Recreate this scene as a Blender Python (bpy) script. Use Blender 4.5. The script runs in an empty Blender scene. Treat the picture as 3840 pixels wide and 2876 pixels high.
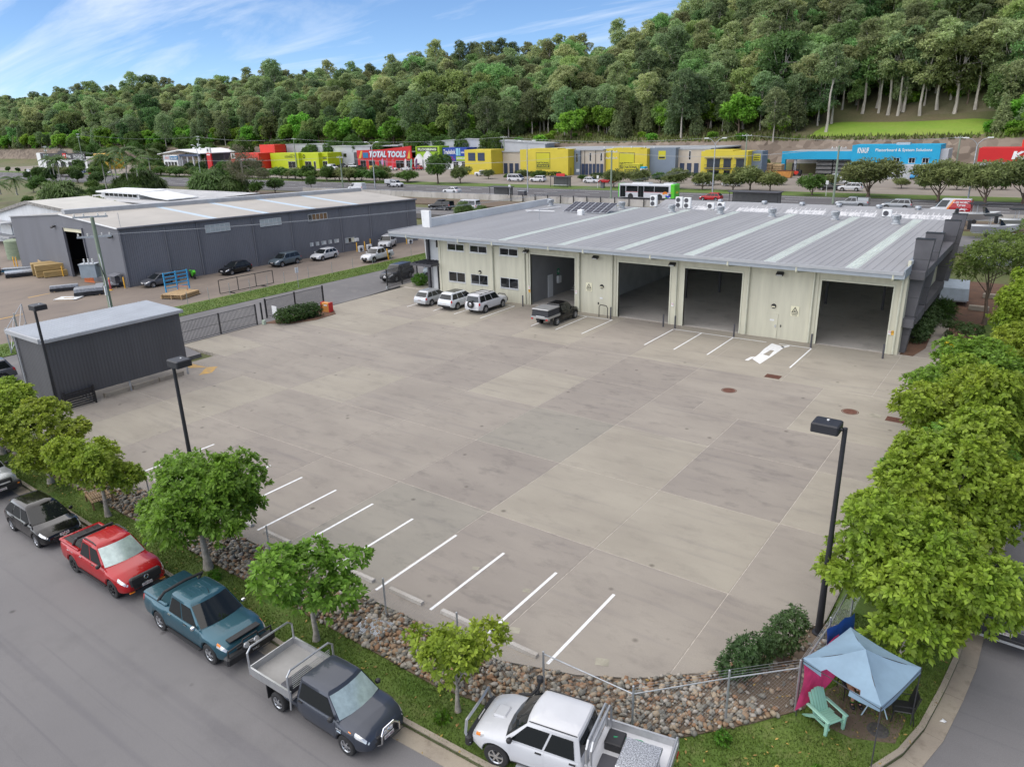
import bpy, math, random
from mathutils import Vector, Matrix
import numpy as np
R = math.radians
sc = bpy.context.scene
col = sc.collection
# ---------------------------------------------------------------- camera
cam_d = bpy.data.cameras.new("camera"); cam = bpy.data.objects.new("camera", cam_d); col.objects.link(cam)
cam_d.sensor_width = 36.0; cam_d.lens = 25.917; cam_d.clip_start = 0.5; cam_d.clip_end = 9000
def cam_axes(pitch, roll, yaw):
    f = Vector((math.sin(yaw)*math.cos(pitch), math.cos(yaw)*math.cos(pitch), -math.sin(pitch)))
    r = Vector((math.cos(yaw), -math.sin(yaw), 0)); u = r.cross(f)
    return math.cos(roll)*r+math.sin(roll)*u, -math.sin(roll)*r+math.cos(roll)*u, f
cr, cu, cf = cam_axes(R(19.2396), R(-1.6160), R(-36.3997))
cam.matrix_world = Matrix(((cr.x, cu.x, -cf.x, 7.669), (cr.y, cu.y, -cf.y, -23.893), (cr.z, cu.z, -cf.z, 17.0), (0, 0, 0, 1)))
sc.camera = cam
# ---------------------------------------------------------------- sky and sun
SUN_EL, SUN_AZ = R(56), R(222)      # azimuth clockwise from +Y
w = bpy.data.worlds.new("World"); sc.world = w; w.use_nodes = True
nt = w.node_tree; nt.nodes.clear(); N = nt.nodes.new; LK = nt.links.new
wo = N("ShaderNodeOutputWorld"); bg = N("ShaderNodeBackground"); bg.inputs[1].default_value = 0.08
sky = N("ShaderNodeTexSky"); sky.sky_type = 'NISHITA'; sky.sun_disc = False
sky.sun_elevation = SUN_EL; sky.sun_rotation = SUN_AZ; sky.altitude = 3200; sky.air_density = 1.0; sky.dust_density = 0.0; sky.ozone_density = 6.0
tc = N("ShaderNodeTexCoord"); sx = N("ShaderNodeSeparateXYZ"); LK(tc.outputs['Generated'], sx.inputs[0])
def wm(op, a, b=None, c=None):
    n = N("ShaderNodeMath"); n.operation = op
    for i, v in enumerate((a, b, c)):
        if v is None: continue
        if isinstance(v, (int, float)): n.inputs[i].default_value = v
        else: LK(v, n.inputs[i])
    return n.outputs[0]
den = wm('ADD', wm('MAXIMUM', sx.outputs[2], 0.0), 0.16)
cx = N("ShaderNodeCombineXYZ"); LK(wm('DIVIDE', sx.outputs[0], den), cx.inputs[0]); LK(wm('DIVIDE', sx.outputs[1], den), cx.inputs[1])
mp = N("ShaderNodeMapping"); mp.inputs['Rotation'].default_value = (0, 0, R(28)); mp.inputs['Scale'].default_value = (0.42, 1.5, 1); LK(cx.outputs[0], mp.inputs[0])
nz = N("ShaderNodeTexNoise"); nz.inputs['Scale'].default_value = 1.1; nz.inputs['Detail'].default_value = 9; nz.inputs['Roughness'].default_value = 0.62; nz.inputs['Distortion'].default_value = 0.7; LK(mp.outputs[0], nz.inputs[0])
rp = N("ShaderNodeValToRGB"); rp.color_ramp.elements[0].position = 0.46; rp.color_ramp.elements[1].position = 0.80; rp.color_ramp.elements[1].color = (0.75, 0.75, 0.75, 1); LK(nz.outputs[0], rp.inputs[0])
mx = N("ShaderNodeMix"); mx.data_type = 'RGBA'; LK(rp.outputs[0], mx.inputs[0]); LK(sky.outputs[0], mx.inputs[6]); mx.inputs[7].default_value = (7.0, 7.4, 7.9, 1)
LK(mx.outputs[2], bg.inputs[0]); LK(bg.outputs[0], wo.inputs[0])
sl = bpy.data.lights.new("sun", 'SUN'); sun = bpy.data.objects.new("sun", sl); col.objects.link(sun)
sl.energy = 2.6; sl.angle = R(120); sl.color = (1.0, 0.93, 0.83)
sd = Vector((math.sin(SUN_AZ)*math.cos(SUN_EL), math.cos(SUN_AZ)*math.cos(SUN_EL), math.sin(SUN_EL)))
sun.rotation_euler = sd.to_track_quat('Z', 'Y').to_euler()
vs = sc.view_settings; vs.view_transform = 'Standard'; vs.look = 'None'; vs.exposure = 0.95; vs.gamma = 1.0; vs.use_curve_mapping = False
sc.cycles.max_bounces = 6; sc.cycles.transparent_max_bounces = 6; sc.cycles.use_adaptive_sampling = True
# ---------------------------------------------------------------- materials
MATS = {}
def mat(name, c, rough=0.6, metal=0.0, var=0.12, scale=2.0, bump=0.0, bscale=30.0, coat=0.0, spec=0.5, stretch=(1, 1, 1), c2=None, emit=None, island=0.0, obj=0.0, trans=0.0, coord='Object', wear=0.5, detail=6):
    if name in MATS: return MATS[name]
    m = bpy.data.materials.new(name); m.use_nodes = True; t = m.node_tree; n = t.nodes; n.clear(); l = t.links.new
    o = n.new("ShaderNodeOutputMaterial"); b = n.new("ShaderNodeBsdfPrincipled")
    b.inputs['Roughness'].default_value = rough; b.inputs['Metallic'].default_value = metal
    b.inputs['Coat Weight'].default_value = coat; b.inputs['Coat Roughness'].default_value = 0.06
    b.inputs['Specular IOR Level'].default_value = spec
    tcn = n.new("ShaderNodeTexCoord"); mpn = n.new("ShaderNodeMapping"); mpn.inputs['Scale'].default_value = stretch; l(tcn.outputs[coord], mpn.inputs[0])
    last = None
    if var > 0 or c2:
        z = n.new("ShaderNodeTexNoise"); z.inputs['Scale'].default_value = scale; z.inputs['Detail'].default_value = detail; z.inputs['Roughness'].default_value = 0.62; l(mpn.outputs[0], z.inputs[0])
        r = n.new("ShaderNodeValToRGB"); r.color_ramp.elements[0].position = 0.5-0.5*wear*0.6; r.color_ramp.elements[1].position = 0.5+0.5*wear*0.6
        a = c2 if c2 else tuple(x*(1-var) for x in c[:3]); d = c[:3] if c2 else tuple(min(1, x*(1+var)) for x in c[:3])
        r.color_ramp.elements[0].color = (*a, 1); r.color_ramp.elements[1].color = (*d, 1); l(z.outputs[0], r.inputs[0]); last = r.outputs[0]
    if island or obj:
        h = n.new("ShaderNodeHueSaturation")
        if last is not None: l(last, h.inputs['Color'])
        else: h.inputs['Color'].default_value = (*c[:3], 1)
        src = n.new("ShaderNodeNewGeometry").outputs['Random Per Island'] if island else n.new("ShaderNodeObjectInfo").outputs['Random']
        k = island or obj
        mr = n.new("ShaderNodeMapRange"); mr.inputs[3].default_value = 1-k; mr.inputs[4].default_value = 1+k; l(src, mr.inputs[0]); l(mr.outputs[0], h.inputs['Value'])
        if island and obj:
            s2 = n.new("ShaderNodeObjectInfo").outputs['Random']; m2 = n.new("ShaderNodeMapRange"); m2.inputs[3].default_value = 0.5-obj*0.035; m2.inputs[4].default_value = 0.5+obj*0.05; l(s2, m2.inputs[0]); l(m2.outputs[0], h.inputs['Hue'])
            h2 = n.new("ShaderNodeHueSaturation"); m3 = n.new("ShaderNodeMapRange"); m3.inputs[3].default_value = 1-obj*0.5; m3.inputs[4].default_value = 1+obj*0.5
            f = n.new("ShaderNodeMath"); f.operation = 'MULTIPLY'; f.inputs[1].default_value = 7.31; g = n.new("ShaderNodeMath"); g.operation = 'FRACT'; l(s2, f.inputs[0]); l(f.outputs[0], g.inputs[0]); l(g.outputs[0], m3.inputs[0])
            l(m3.outputs[0], h2.inputs['Value']); l(h.outputs[0], h2.inputs['Color']); last = h2.outputs[0]
        else: last = h.outputs[0]
    if last is not None: l(last, b.inputs['Base Color'])
    else: b.inputs['Base Color'].default_value = (*c[:3], 1)
    if bump:
        z2 = n.new("ShaderNodeTexNoise"); z2.inputs['Scale'].default_value = bscale; z2.inputs['Detail'].default_value = 4; l(mpn.outputs[0], z2.inputs[0])
        bp = n.new("ShaderNodeBump"); bp.inputs['Strength'].default_value = bump; bp.inputs['Distance'].default_value = 0.02; l(z2.outputs[0], bp.inputs['Height']); l(bp.outputs[0], b.inputs['Normal'])
    if emit: b.inputs['Emission Color'].default_value = (*emit[:3], 1); b.inputs['Emission Strength'].default_value = emit[3]
    if trans:
        tr = n.new("ShaderNodeBsdfTranslucent"); ms = n.new("ShaderNodeMixShader"); ms.inputs[0].default_value = trans
        if last is not None: l(last, tr.inputs[0])
        else: tr.inputs[0].default_value = (*c[:3], 1)
        l(b.outputs[0], ms.inputs[1]); l(tr.outputs[0], ms.inputs[2]); l(ms.outputs[0], o.inputs[0])
    else: l(b.outputs[0], o.inputs[0])
    MATS[name] = m; return m
def srgb(r, g, b):
    f = lambda x: (x/255/12.92) if x/255 <= 0.04045 else ((x/255+0.055)/1.055)**2.4
    return (f(r), f(g), f(b))
# ---------------------------------------------------------------- mesh helpers
class MB:
    def __init__(s): s.v = []; s.f = []; s.m = []; s.k = 0
    def add(s, vs, fs):
        o = len(s.v); s.v += [tuple(p) for p in vs]; s.f += [tuple(i+o for i in f) for f in fs]; s.m += [s.k]*len(fs); return s
    def box(s, x0, x1, y0, y1, z0, z1):
        return s.add([(x0,y0,z0),(x1,y0,z0),(x1,y1,z0),(x0,y1,z0),(x0,y0,z1),(x1,y0,z1),(x1,y1,z1),(x0,y1,z1)], [(0,3,2,1),(4,5,6,7),(0,1,5,4),(1,2,6,5),(2,3,7,6),(3,0,4,7)])
    def obox(s, c, sz, rot=(0, 0, 0)):
        M = Matrix.Rotation(rot[2], 3, 'Z') @ Matrix.Rotation(rot[1], 3, 'Y') @ Matrix.Rotation(rot[0], 3, 'X'); hx, hy, hz = sz[0]/2, sz[1]/2, sz[2]/2
        P = [Vector(c)+M @ Vector((a*hx, b*hy, d*hz)) for d in (-1, 1) for a, b in ((-1,-1),(1,-1),(1,1),(-1,1))]
        return s.add(P, [(0,3,2,1),(4,5,6,7),(0,1,5,4),(1,2,6,5),(2,3,7,6),(3,0,4,7)])
    def bev(s, x0, x1, y0, y1, z0, z1, b):     # box with chamfered vertical and top edges
        o = [(x0+b,y0),(x1-b,y0),(x1,y0+b),(x1,y1-b),(x1-b,y1),(x0+b,y1),(x0,y1-b),(x0,y0+b)]
        cxx, cyy = (x0+x1)/2, (y0+y1)/2
        i = [(cxx+(x-cxx)*(1-2*b/(x1-x0)), cyy+(y-cyy)*(1-2*b/(y1-y0))) for x, y in o]
        vs = [(x,y,z0) for x,y in o]+[(x,y,z1-b) for x,y in o]+[(x,y,z1) for x,y in i]
        fs = [tuple(range(7,-1,-1)), tuple(range(16,24))]
        for k in range(8):
            j = (k+1) % 8; fs += [(k,j,j+8,k+8),(k+8,j+8,j+16,k+16)]
        return s.add(vs, fs)
    def quad(s, *p): return s.add(p, [tuple(range(len(p)))])
    def prism(s, poly, z0, z1):
        n = len(poly); vs = [(x,y,z0) for x,y in poly]+[(x,y,z1) for x,y in poly]
        return s.add(vs, [tuple(range(n-1,-1,-1)), tuple(range(n,2*n))]+[(i,(i+1)%n,(i+1)%n+n,i+n) for i in range(n)])
    def ext(s, poly, vec):
        n = len(poly); vec = Vector(vec); vs = [Vector(p) for p in poly]; vs += [p+vec for p in vs]
        return s.add(vs, [tuple(range(n-1,-1,-1)), tuple(range(n,2*n))]+[(i,(i+1)%n,(i+1)%n+n,i+n) for i in range(n)])
    def tube(s, pts, r, n=6, cap=True):
        pts = [Vector(p) for p in pts]; rs = r if isinstance(r, (list, tuple)) else [r]*len(pts); o = len(s.v); fs = []
        up = None; vs = []
        for i, p in enumerate(pts):
            d = (pts[min(i+1, len(pts)-1)]-pts[max(i-1, 0)])
            d = d.normalized() if d.length > 1e-9 else Vector((0,0,1))
            if up is None: up = d.orthogonal().normalized()
            a = (up-d*up.dot(d)); a = a.normalized() if a.length > 1e-6 else d.orthogonal().normalized(); up = a; b = d.cross(a)
            for k in range(n):
                t = 2*math.pi*k/n; vs.append(p+(a*math.cos(t)+b*math.sin(t))*rs[i])
        for i in range(len(pts)-1):
            for k in range(n): fs.append((i*n+k, i*n+(k+1)%n, (i+1)*n+(k+1)%n, (i+1)*n+k))
        if cap: fs += [tuple(range(n-1,-1,-1)), tuple((len(pts)-1)*n+k for k in range(n))]
        return s.add(vs, fs)
    def lathe(s, prof, n=16, c=(0,0,0), axis='Z'):
        vs = []; fs = []; m = len(prof)
        for k in range(n):
            t = 2*math.pi*k/n
            for r, z in prof:
                p = (r*math.cos(t), r*math.sin(t), z)
                if axis == 'Y': p = (p[0], p[2], p[1])
                if axis == 'X': p = (p[2], p[0], p[1])
                vs.append((p[0]+c[0], p[1]+c[1], p[2]+c[2]))
        for k in range(n):
            j = (k+1) % n
            for i in range(m-1):
                q = (k*m+i, j*m+i, j*m+i+1, k*m+i+1); fs.append(q if axis != 'Y' else q[::-1])
        return s.add(vs, fs)
    def mesh(s, name, smooth=0.0):
        me = bpy.data.meshes.new(name); me.from_pydata(s.v, [], s.f)
        if s.k or any(s.m): me.polygons.foreach_set('material_index', s.m)
        if smooth:
            me.shade_smooth(); me.set_sharp_from_angle(angle=smooth)
        me.update(); return me
    def build(s, name, mats, parent=None, smooth=0.0, kind=None, loc=None, label=None):
        return ob(name, s.mesh(name, smooth), mats, parent, kind, loc, label)
def ob(name, me, mats=None, parent=None, kind=None, loc=None, label=None):
    o = bpy.data.objects.new(name, me); col.objects.link(o)
    if mats is not None:
        if not isinstance(mats, (list, tuple)): mats = [mats]
        if len(me.materials) == 0:
            for m in mats: me.materials.append(m)
        else:
            for i, m in enumerate(mats):
                if me.materials[i] is not m: o.material_slots[i].link = 'OBJECT'; o.material_slots[i].material = m
    if parent is not None: o.parent = parent
    if kind: o['kind'] = kind
    if loc is not None: o.location = loc
    if label: o['label'] = label
    return o
def tag(o, label, cat, group=None):
    o['label'] = label; o['category'] = cat
    if group: o['group'] = group
    return o
def thing(name, label, cat, loc=(0,0,0), rz=0.0, group=None):
    o = bpy.data.objects.new(name, None); col.objects.link(o); o.empty_display_size = 0.2
    o.location = loc; o.rotation_euler = (0,0,rz); return tag(o, label, cat, group)
def dup(root, loc, rz, label, group=None, scale=None, paint=None):
    r = root.copy(); col.objects.link(r); r.location = loc; r.rotation_euler = (0,0,rz)
    if scale: r.scale = (scale,)*3 if isinstance(scale, (int, float)) else scale
    r['label'] = label
    if group: r['group'] = group
    def rec(a, b):
        for ch in list(a.children):
            c = ch.copy(); col.objects.link(c); c.parent = b; rec(ch, c)
    rec(root, r); return r
FONT_N = 0
def text(body, org, u, v, wd, ht, m, parent, name='lettering', bold=0.0, shear=0.0, ext=0.008, spacing=1.0, res=3):
    """flat lettering fitted to wd x ht, lower-left corner at org, along u (right) and v (up)"""
    cd = bpy.data.curves.new('txt', 'FONT'); cd.body = body; cd.size = 1; cd.offset = bold; cd.shear = shear; cd.resolution_u = res; cd.space_character = spacing; cd.space_line = 0.95
    to = bpy.data.objects.new('txt', cd); me = bpy.data.meshes.new_from_object(to); bpy.data.objects.remove(to); bpy.data.curves.remove(cd)
    co = np.zeros(len(me.vertices)*3); me.vertices.foreach_get('co', co); co = co.reshape(-1, 3)
    if len(co) == 0: return None
    lo = co.min(0); hi = co.max(0); u = Vector(u).normalized(); v = Vector(v).normalized(); nn = u.cross(v)
    a = (co[:, 0]-lo[0])/max(1e-6, hi[0]-lo[0])*wd; b = (co[:, 1]-lo[1])/max(1e-6, hi[1]-lo[1])*ht
    P = np.outer(a, np.array(u))+np.outer(b, np.array(v))+np.array(org)+np.array(nn)*ext
    me.vertices.foreach_set('co', P.ravel()); me.materials.clear(); me.name = name; me.update()
    return ob(name, me, m, parent)
rnd = random.Random(7)
# ---------------------------------------------------------------- surface materials
def surf2(name, c1, c2, c3, s1=0.25, s2=3.0, rough=0.85, bump=0.25, bscale=60, stretch=(1, 1, 1), stain=0.5, fine=0.12, marks=()):
    """two-scale procedural surface: broad blotches c1/c2, stains c3, fine grain"""
    m = bpy.data.materials.new(name); m.use_nodes = True; t = m.node_tree; n = t.nodes; l = t.links.new; b = n['Principled BSDF']
    b.inputs['Roughness'].default_value = rough; b.inputs['Specular IOR Level'].default_value = 0.3
    ge = n.new("ShaderNodeNewGeometry"); mp = n.new("ShaderNodeMapping"); mp.inputs['Scale'].default_value = stretch; l(ge.outputs['Position'], mp.inputs[0])
    def nz(s, d=5, r=0.6, src=None):
        z = n.new("ShaderNodeTexNoise"); z.inputs['Scale'].default_value = s; z.inputs['Detail'].default_value = d; z.inputs['Roughness'].default_value = r; l(src or mp.outputs[0], z.inputs[0]); return z.outputs[0]
    def ramp(f, a, b_, ca=(0,0,0,1), cb=(1,1,1,1)):
        r = n.new("ShaderNodeValToRGB"); r.color_ramp.elements[0].position = a; r.color_ramp.elements[1].position = b_; r.color_ramp.elements[0].color = ca; r.color_ramp.elements[1].color = cb; l(f, r.inputs[0]); return r.outputs[0]
    def mix(f, a, b_, mode='MIX'):
        x = n.new("ShaderNodeMix"); x.data_type = 'RGBA'; x.blend_type = mode
        if isinstance(f, float): x.inputs[0].default_value = f
        else: l(f, x.inputs[0])
        for i, v in ((6, a), (7, b_)):
            if isinstance(v, tuple): x.inputs[i].default_value = (*v[:3], 1)
            else: l(v, x.inputs[i])
        return x.outputs[2]
    base = mix(ramp(nz(s1), 0.36, 0.64), c1, c2)
    st = mix(ramp(nz(s2, 7, 0.7), 0.52, 0.78, (0,0,0,1), (stain, stain, stain, 1)), base, c3)
    mp2 = n.new("ShaderNodeMapping"); mp2.inputs['Scale'].default_value = (1, 1, 1); l(ge.outputs['Position'], mp2.inputs[0])
    g = ramp(nz(bscale*0.5, 3, 0.7, mp2.outputs[0]), 0.2, 0.8, (1-fine, 1-fine, 1-fine, 1), (1+fine, 1+fine, 1+fine, 1))
    out = mix(1.0, st, g, 'MULTIPLY')
    for ang, sx_, sy_, lo, dk in marks:      # rubber streaks
        mq = n.new("ShaderNodeMapping"); mq.inputs['Rotation'].default_value = (0, 0, R(ang)); mq.inputs['Scale'].default_value = (sx_, sy_, 1); l(ge.outputs['Position'], mq.inputs[0])
        out = mix(1.0, out, ramp(nz(1.0, 3, 0.55, mq.outputs[0]), lo, lo+0.07, (1, 1, 1, 1), (dk, dk, dk*1.02, 1)), 'MULTIPLY')
    if marks:                                  # oil drips
        vo = n.new("ShaderNodeTexVoronoi"); vo.inputs['Scale'].default_value = 0.55; l(mp2.outputs[0], vo.inputs[0])
        out = mix(1.0, out, ramp(vo.outputs['Distance'], 0.035, 0.085, (0.55, 0.54, 0.53, 1), (1, 1, 1, 1)), 'MULTIPLY')
    l(out, b.inputs['Base Color'])
    if bump:
        bp = n.new("ShaderNodeBump"); bp.inputs['Strength'].default_value = bump; bp.inputs['Distance'].default_value = 0.01; l(nz(bscale, 3, 0.7, mp2.outputs[0]), bp.inputs['Height']); l(bp.outputs[0], b.inputs['Normal'])
    MATS[name] = m; return m
ST = (0.55, 1.1, 1); MK = ((12, 0.09, 1.1, 0.60, 0.92), (-62, 0.10, 1.0, 0.60, 0.92), (82, 0.10, 1.3, 0.61, 0.92))
M_cA = surf2('concrete_beige', (0.335, 0.306, 0.252), (0.285, 0.258, 0.214), (0.200, 0.180, 0.154), 0.30, 0.9, stretch=ST, fine=0.2, stain=0.6, marks=MK)
M_cB = surf2('concrete_grey', (0.306, 0.276, 0.236), (0.258, 0.231, 0.200), (0.176, 0.157, 0.140), 0.30, 1.0, stretch=ST, stain=0.7, fine=0.2, marks=MK)
M_cC = surf2('concrete_dark', (0.282, 0.253, 0.219), (0.240, 0.214, 0.188), (0.140, 0.126, 0.115), 0.30, 1.1, stretch=ST, stain=0.85, fine=0.2, marks=MK)
M_cD = surf2('concrete_greenish', (0.282, 0.262, 0.222), (0.240, 0.224, 0.192), (0.148, 0.140, 0.124), 0.30, 1.1, stretch=ST, stain=0.8, fine=0.2, marks=MK)
M_joint = mat('joint_grout', (0.42, 0.38, 0.33), 0.9, var=0.25, scale=4)
M_asph = surf2('asphalt_street', (0.190, 0.184, 0.184), (0.168, 0.163, 0.165), (0.135, 0.131, 0.132), 0.09, 0.45, rough=0.9, bump=0.5, bscale=90, stain=0.6, fine=0.28, marks=((1, 0.02, 0.9, 0.56, 0.90), (3, 0.05, 2.5, 0.62, 0.88)))
M_asph2 = surf2('asphalt_driveway', (0.170, 0.165, 0.165), (0.135, 0.132, 0.135), (0.28, 0.26, 0.24), 0.12, 0.5, rough=0.85, stain=0.5)
M_asph3 = surf2('asphalt_highway', (0.125, 0.120, 0.122), (0.105, 0.102, 0.106), (0.08, 0.078, 0.08), 0.05, 0.2, stretch=(0.2, 1, 1), rough=0.9, stain=0.5)
M_nyard = surf2('old_concrete', (0.235, 0.195, 0.160), (0.180, 0.150, 0.128), (0.095, 0.085, 0.08), 0.12, 0.35, stretch=(1, 0.5, 1), stain=0.6)
M_fcourt = surf2('forecourt_concrete', (0.27, 0.24, 0.20), (0.21, 0.18, 0.155), (0.14, 0.12, 0.11), 0.08, 0.3)
M_kerb = surf2('kerb_concrete', (0.36, 0.315, 0.25), (0.285, 0.245, 0.20), (0.16, 0.13, 0.10), 0.5, 2.5, stain=0.7)
M_grassbed = surf2('grass_bed', (0.075, 0.135, 0.022), (0.115, 0.165, 0.035), (0.20, 0.17, 0.085), 0.45, 1.4, bump=1.0, bscale=35, stain=0.6, fine=0.35)
M_soil = surf2('soil', (0.16, 0.12, 0.085), (0.115, 0.088, 0.062), (0.21, 0.17, 0.13), 0.6, 2.2, bump=0.8, bscale=30)
M_mulch = surf2('red_mulch', (0.17, 0.095, 0.060), (0.12, 0.072, 0.050), (0.08, 0.05, 0.04), 0.8, 3.0, bump=1.0, bscale=25, fine=0.35)
M_white = mat('white_road_paint', (0.74, 0.75, 0.75), 0.7, var=0.10, scale=6)
M_yelp = mat('yellow_road_paint', (0.52, 0.30, 0.055), 0.75, c2=(0.33, 0.235, 0.12), scale=3)
# ---------------------------------------------------------------- terrain
RX = [-1600, -1005, -742, -590, -487, -396, -313, -245, -186, -161, -116, -27, 100, 300, 900]
RH = [48, 42, 42, 36, 36, 36, 39, 36, 40, 49, 68, 92, 122, 140, 150]
def smooth(a, b, x):
    t = min(1, max(0, (x-a)/(b-a))); return t*t*(3-2*t)
def hump(x, y): return math.sin(x*0.031+1.3)*math.cos(y*0.043+0.4)+0.6*math.sin(x*0.083+y*0.061)
def tz(x, y):
    if y < 192: return -0.32+2.70*smooth(66, 97, y)
    z = 2.38+2.2*smooth(192, 199, y)+6.6*smooth(199.5, 206, y)
    if y > 206:
        H = float(np.interp(x, RX, RH)); t = max(0.0, (y-236)/134.0)
        z += 0.15*(min(y, 240)-206)+(H-16.1)*min(1.0, t)
        z += hump(x, y)*min(1.0, (y-206)/40)*1.2
    return z
gx = list(np.arange(-1600, -400, 40))+list(np.arange(-400, 140, 9))+[160, 220, 320, 480, 700, 1200]
gy = [-500, -200, -60, 0, 60]+list(np.arange(66, 99, 3))+[110, 130, 150, 170, 185, 191]+list(np.arange(192, 207, 1.2))+list(np.arange(208, 300, 6))+list(np.arange(300, 420, 10))+[450, 520, 700, 1200, 2500, 5000]
b = MB(); nx = len(gx)
b.add([(x, y, tz(x, y)) for y in gy for x in gx], [(j*nx+i, j*nx+i+1, (j+1)*nx+i+1, (j+1)*nx+i) for j in range(len(gy)-1) for i in range(nx-1)])
mt = surf2('terrain', (0.085, 0.115, 0.035), (0.145, 0.125, 0.070), (0.17, 0.115, 0.075), 0.03, 0.16, bump=0.6, bscale=4, fine=0.25, stain=0.7)
t = mt.node_tree; n = t.nodes; l = t.links.new; pb = n['Principled BSDF']; src = pb.inputs['Base Color'].links[0].from_socket
ge = n.new("ShaderNodeNewGeometry"); sp = n.new("ShaderNodeSeparateXYZ"); l(ge.outputs['True Normal'], sp.inputs[0]); rr = n.new("ShaderNodeValToRGB"); rr.color_ramp.elements[0].position = 0.72; rr.color_ramp.elements[1].position = 0.86; l(sp.outputs[2], rr.inputs[0])
vo = n.new("ShaderNodeTexVoronoi"); vo.inputs['Scale'].default_value = 0.55; l(ge.outputs['Position'], vo.inputs[0]); r2 = n.new("ShaderNodeValToRGB"); r2.color_ramp.elements[0].color = (0.10, 0.075, 0.058, 1); r2.color_ramp.elements[1].color = (0.26, 0.21, 0.165, 1); l(vo.outputs['Color'], r2.inputs[0])
mm = n.new("ShaderNodeMix"); mm.data_type = 'RGBA'; l(rr.outputs[0], mm.inputs[0]); l(r2.outputs[0], mm.inputs[6]); l(src, mm.inputs[7]); l(mm.outputs[2], pb.inputs['Base Color'])
b.build('terrain', mt, kind='structure', smooth=0.7)
def sheet(name, poly, z, m, th=0.3, kind='structure', parent=None):
    return MB().prism(poly, z-th, z).build(name, m, parent, kind=kind)
def rect(x0, x1, y0, y1): return [(x0,y0),(x1,y0),(x1,y1),(x0,y1)]
# kerb line from the left along the street, round the corner, up the side street
KP = [(-300,-10.0),(-62,-10.75),(-34,-11.02),(-20,-11.35),(-12.5,-11.5),(-5.8,-11.66),(-2.6,-11.55),(0.5,-10.75),(3.0,-9.35),(4.9,-7.55),(6.1,-5.85),(6.75,-4.45),(7.1,-3.1),(7.38,-1.0),(7.56,0.8),(7.75,8),(7.85,20),(7.9,68)]
STREET_Z, VERGE_Z = -0.22, -0.08
sheet('street', [(-300,-90),(120,-90),(120,69),(7.0,69),(7.0,0.8),(5.5,-6),(0,-10.5),(-5,-11.3),(-300,-9.8)], STREET_Z, M_asph, 0.25)
def offset(path, d):
    out = []
    for i, p in enumerate(path):
        a = Vector(path[max(i-1, 0)]); c = Vector(path[min(i+1, len(path)-1)]); t = (c-a).normalized(); out.append((p[0]+t.y*d, p[1]-t.x*d))
    return out
# verge: from kerb to yard edge
VX0 = -50.5
kv = [p for p in KP if p[0] > VX0]
verge_poly = [(VX0,-10.85)]+kv+[(3.4,68),(3.4,0.6),(1.2,-4.2),(-0.9,-5.9),(-2.6,-6.9),(-5.2,-7.75),(VX0,-7.8)]
sheet('verge', verge_poly, VERGE_Z, M_grassbed, 0.3)
# kerb stones: two runs split into lengths, kerb + gutter apron
kb = MB(); gu = MB()
kroot = None
def kerb_run(path, name):
    root = None
    inner = offset(path, -0.16); outer = path; gut = offset(path, 0.52)
    bm = MB()
    for i in range(len(path)-1):
        bm.prism([outer[i], outer[i+1], inner[i+1], inner[i]], -0.3, VERGE_Z+0.045)
    root = bm.build('kerb', M_kerb, kind='structure')
    for i in range(len(path)-1):
        L = (Vector(path[i+1])-Vector(path[i])).length; k = max(1, int(L/2.6))
        for j in range(k):
            t0, t1 = j/k, (j+1)/k-0.006
            q = lambda A, t: (A[i][0]+(A[i+1][0]-A[i][0])*t, A[i][1]+(A[i+1][1]-A[i][1])*t)
            MB().prism([q(gut,t0), q(gut,t1), q(outer,t1), q(outer,t0)], -0.3, STREET_Z+0.018+0.004*rnd.random()).build('gutter_slab', M_kerb, root)
    return root
kerb_run([p for p in KP if -63 < p[0]], 'kerb')
# yard: sub-base with light joints, slabs on top
YB = MB().prism([(-51.4,8.6),(-51.4,60),(-0.2,60),(-0.2,36),(3.45,36),(3.45,0.4),(1.15,-4.35),(-0.9,-6.1),(-2.5,-7.0),(-5.0,-7.85),(-46,-7.85),(-46,8.6)], -0.5, -0.009)
yard = YB.build('concrete_yard', M_joint, kind='structure')
XA = [-51.4, -45.0, -39.45, -34.0, -28.6, -22.93, -17.27, -11.55, -5.80, 0.0, 3.45]
pal = {'a': M_cA, 'b': M_cB, 'c': M_cC, 'd': M_cD}
def slab(x0, x1, y0, y1, k, poly=None):
    g = 0.016; mb = MB()
    if poly: mb.prism(poly, -0.3, 0.0)
    else: mb.bev(x0+g, x1-g, y0+g, y1-g, -0.3, 0.001*rnd.random(), 0.008)
    return mb.build('slab', pal[k], yard)
rows_w = [(-7.85,0.0,'bbcbcbcb'), (0.0,6.26,'abbabbba'), (6.26,12.52,'abcbdbaa'), (12.52,19.0,'bbbacdc'), (19.0,25.28,'abbcbcb'), (25.28,35.6,'abbabaa')]
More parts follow.
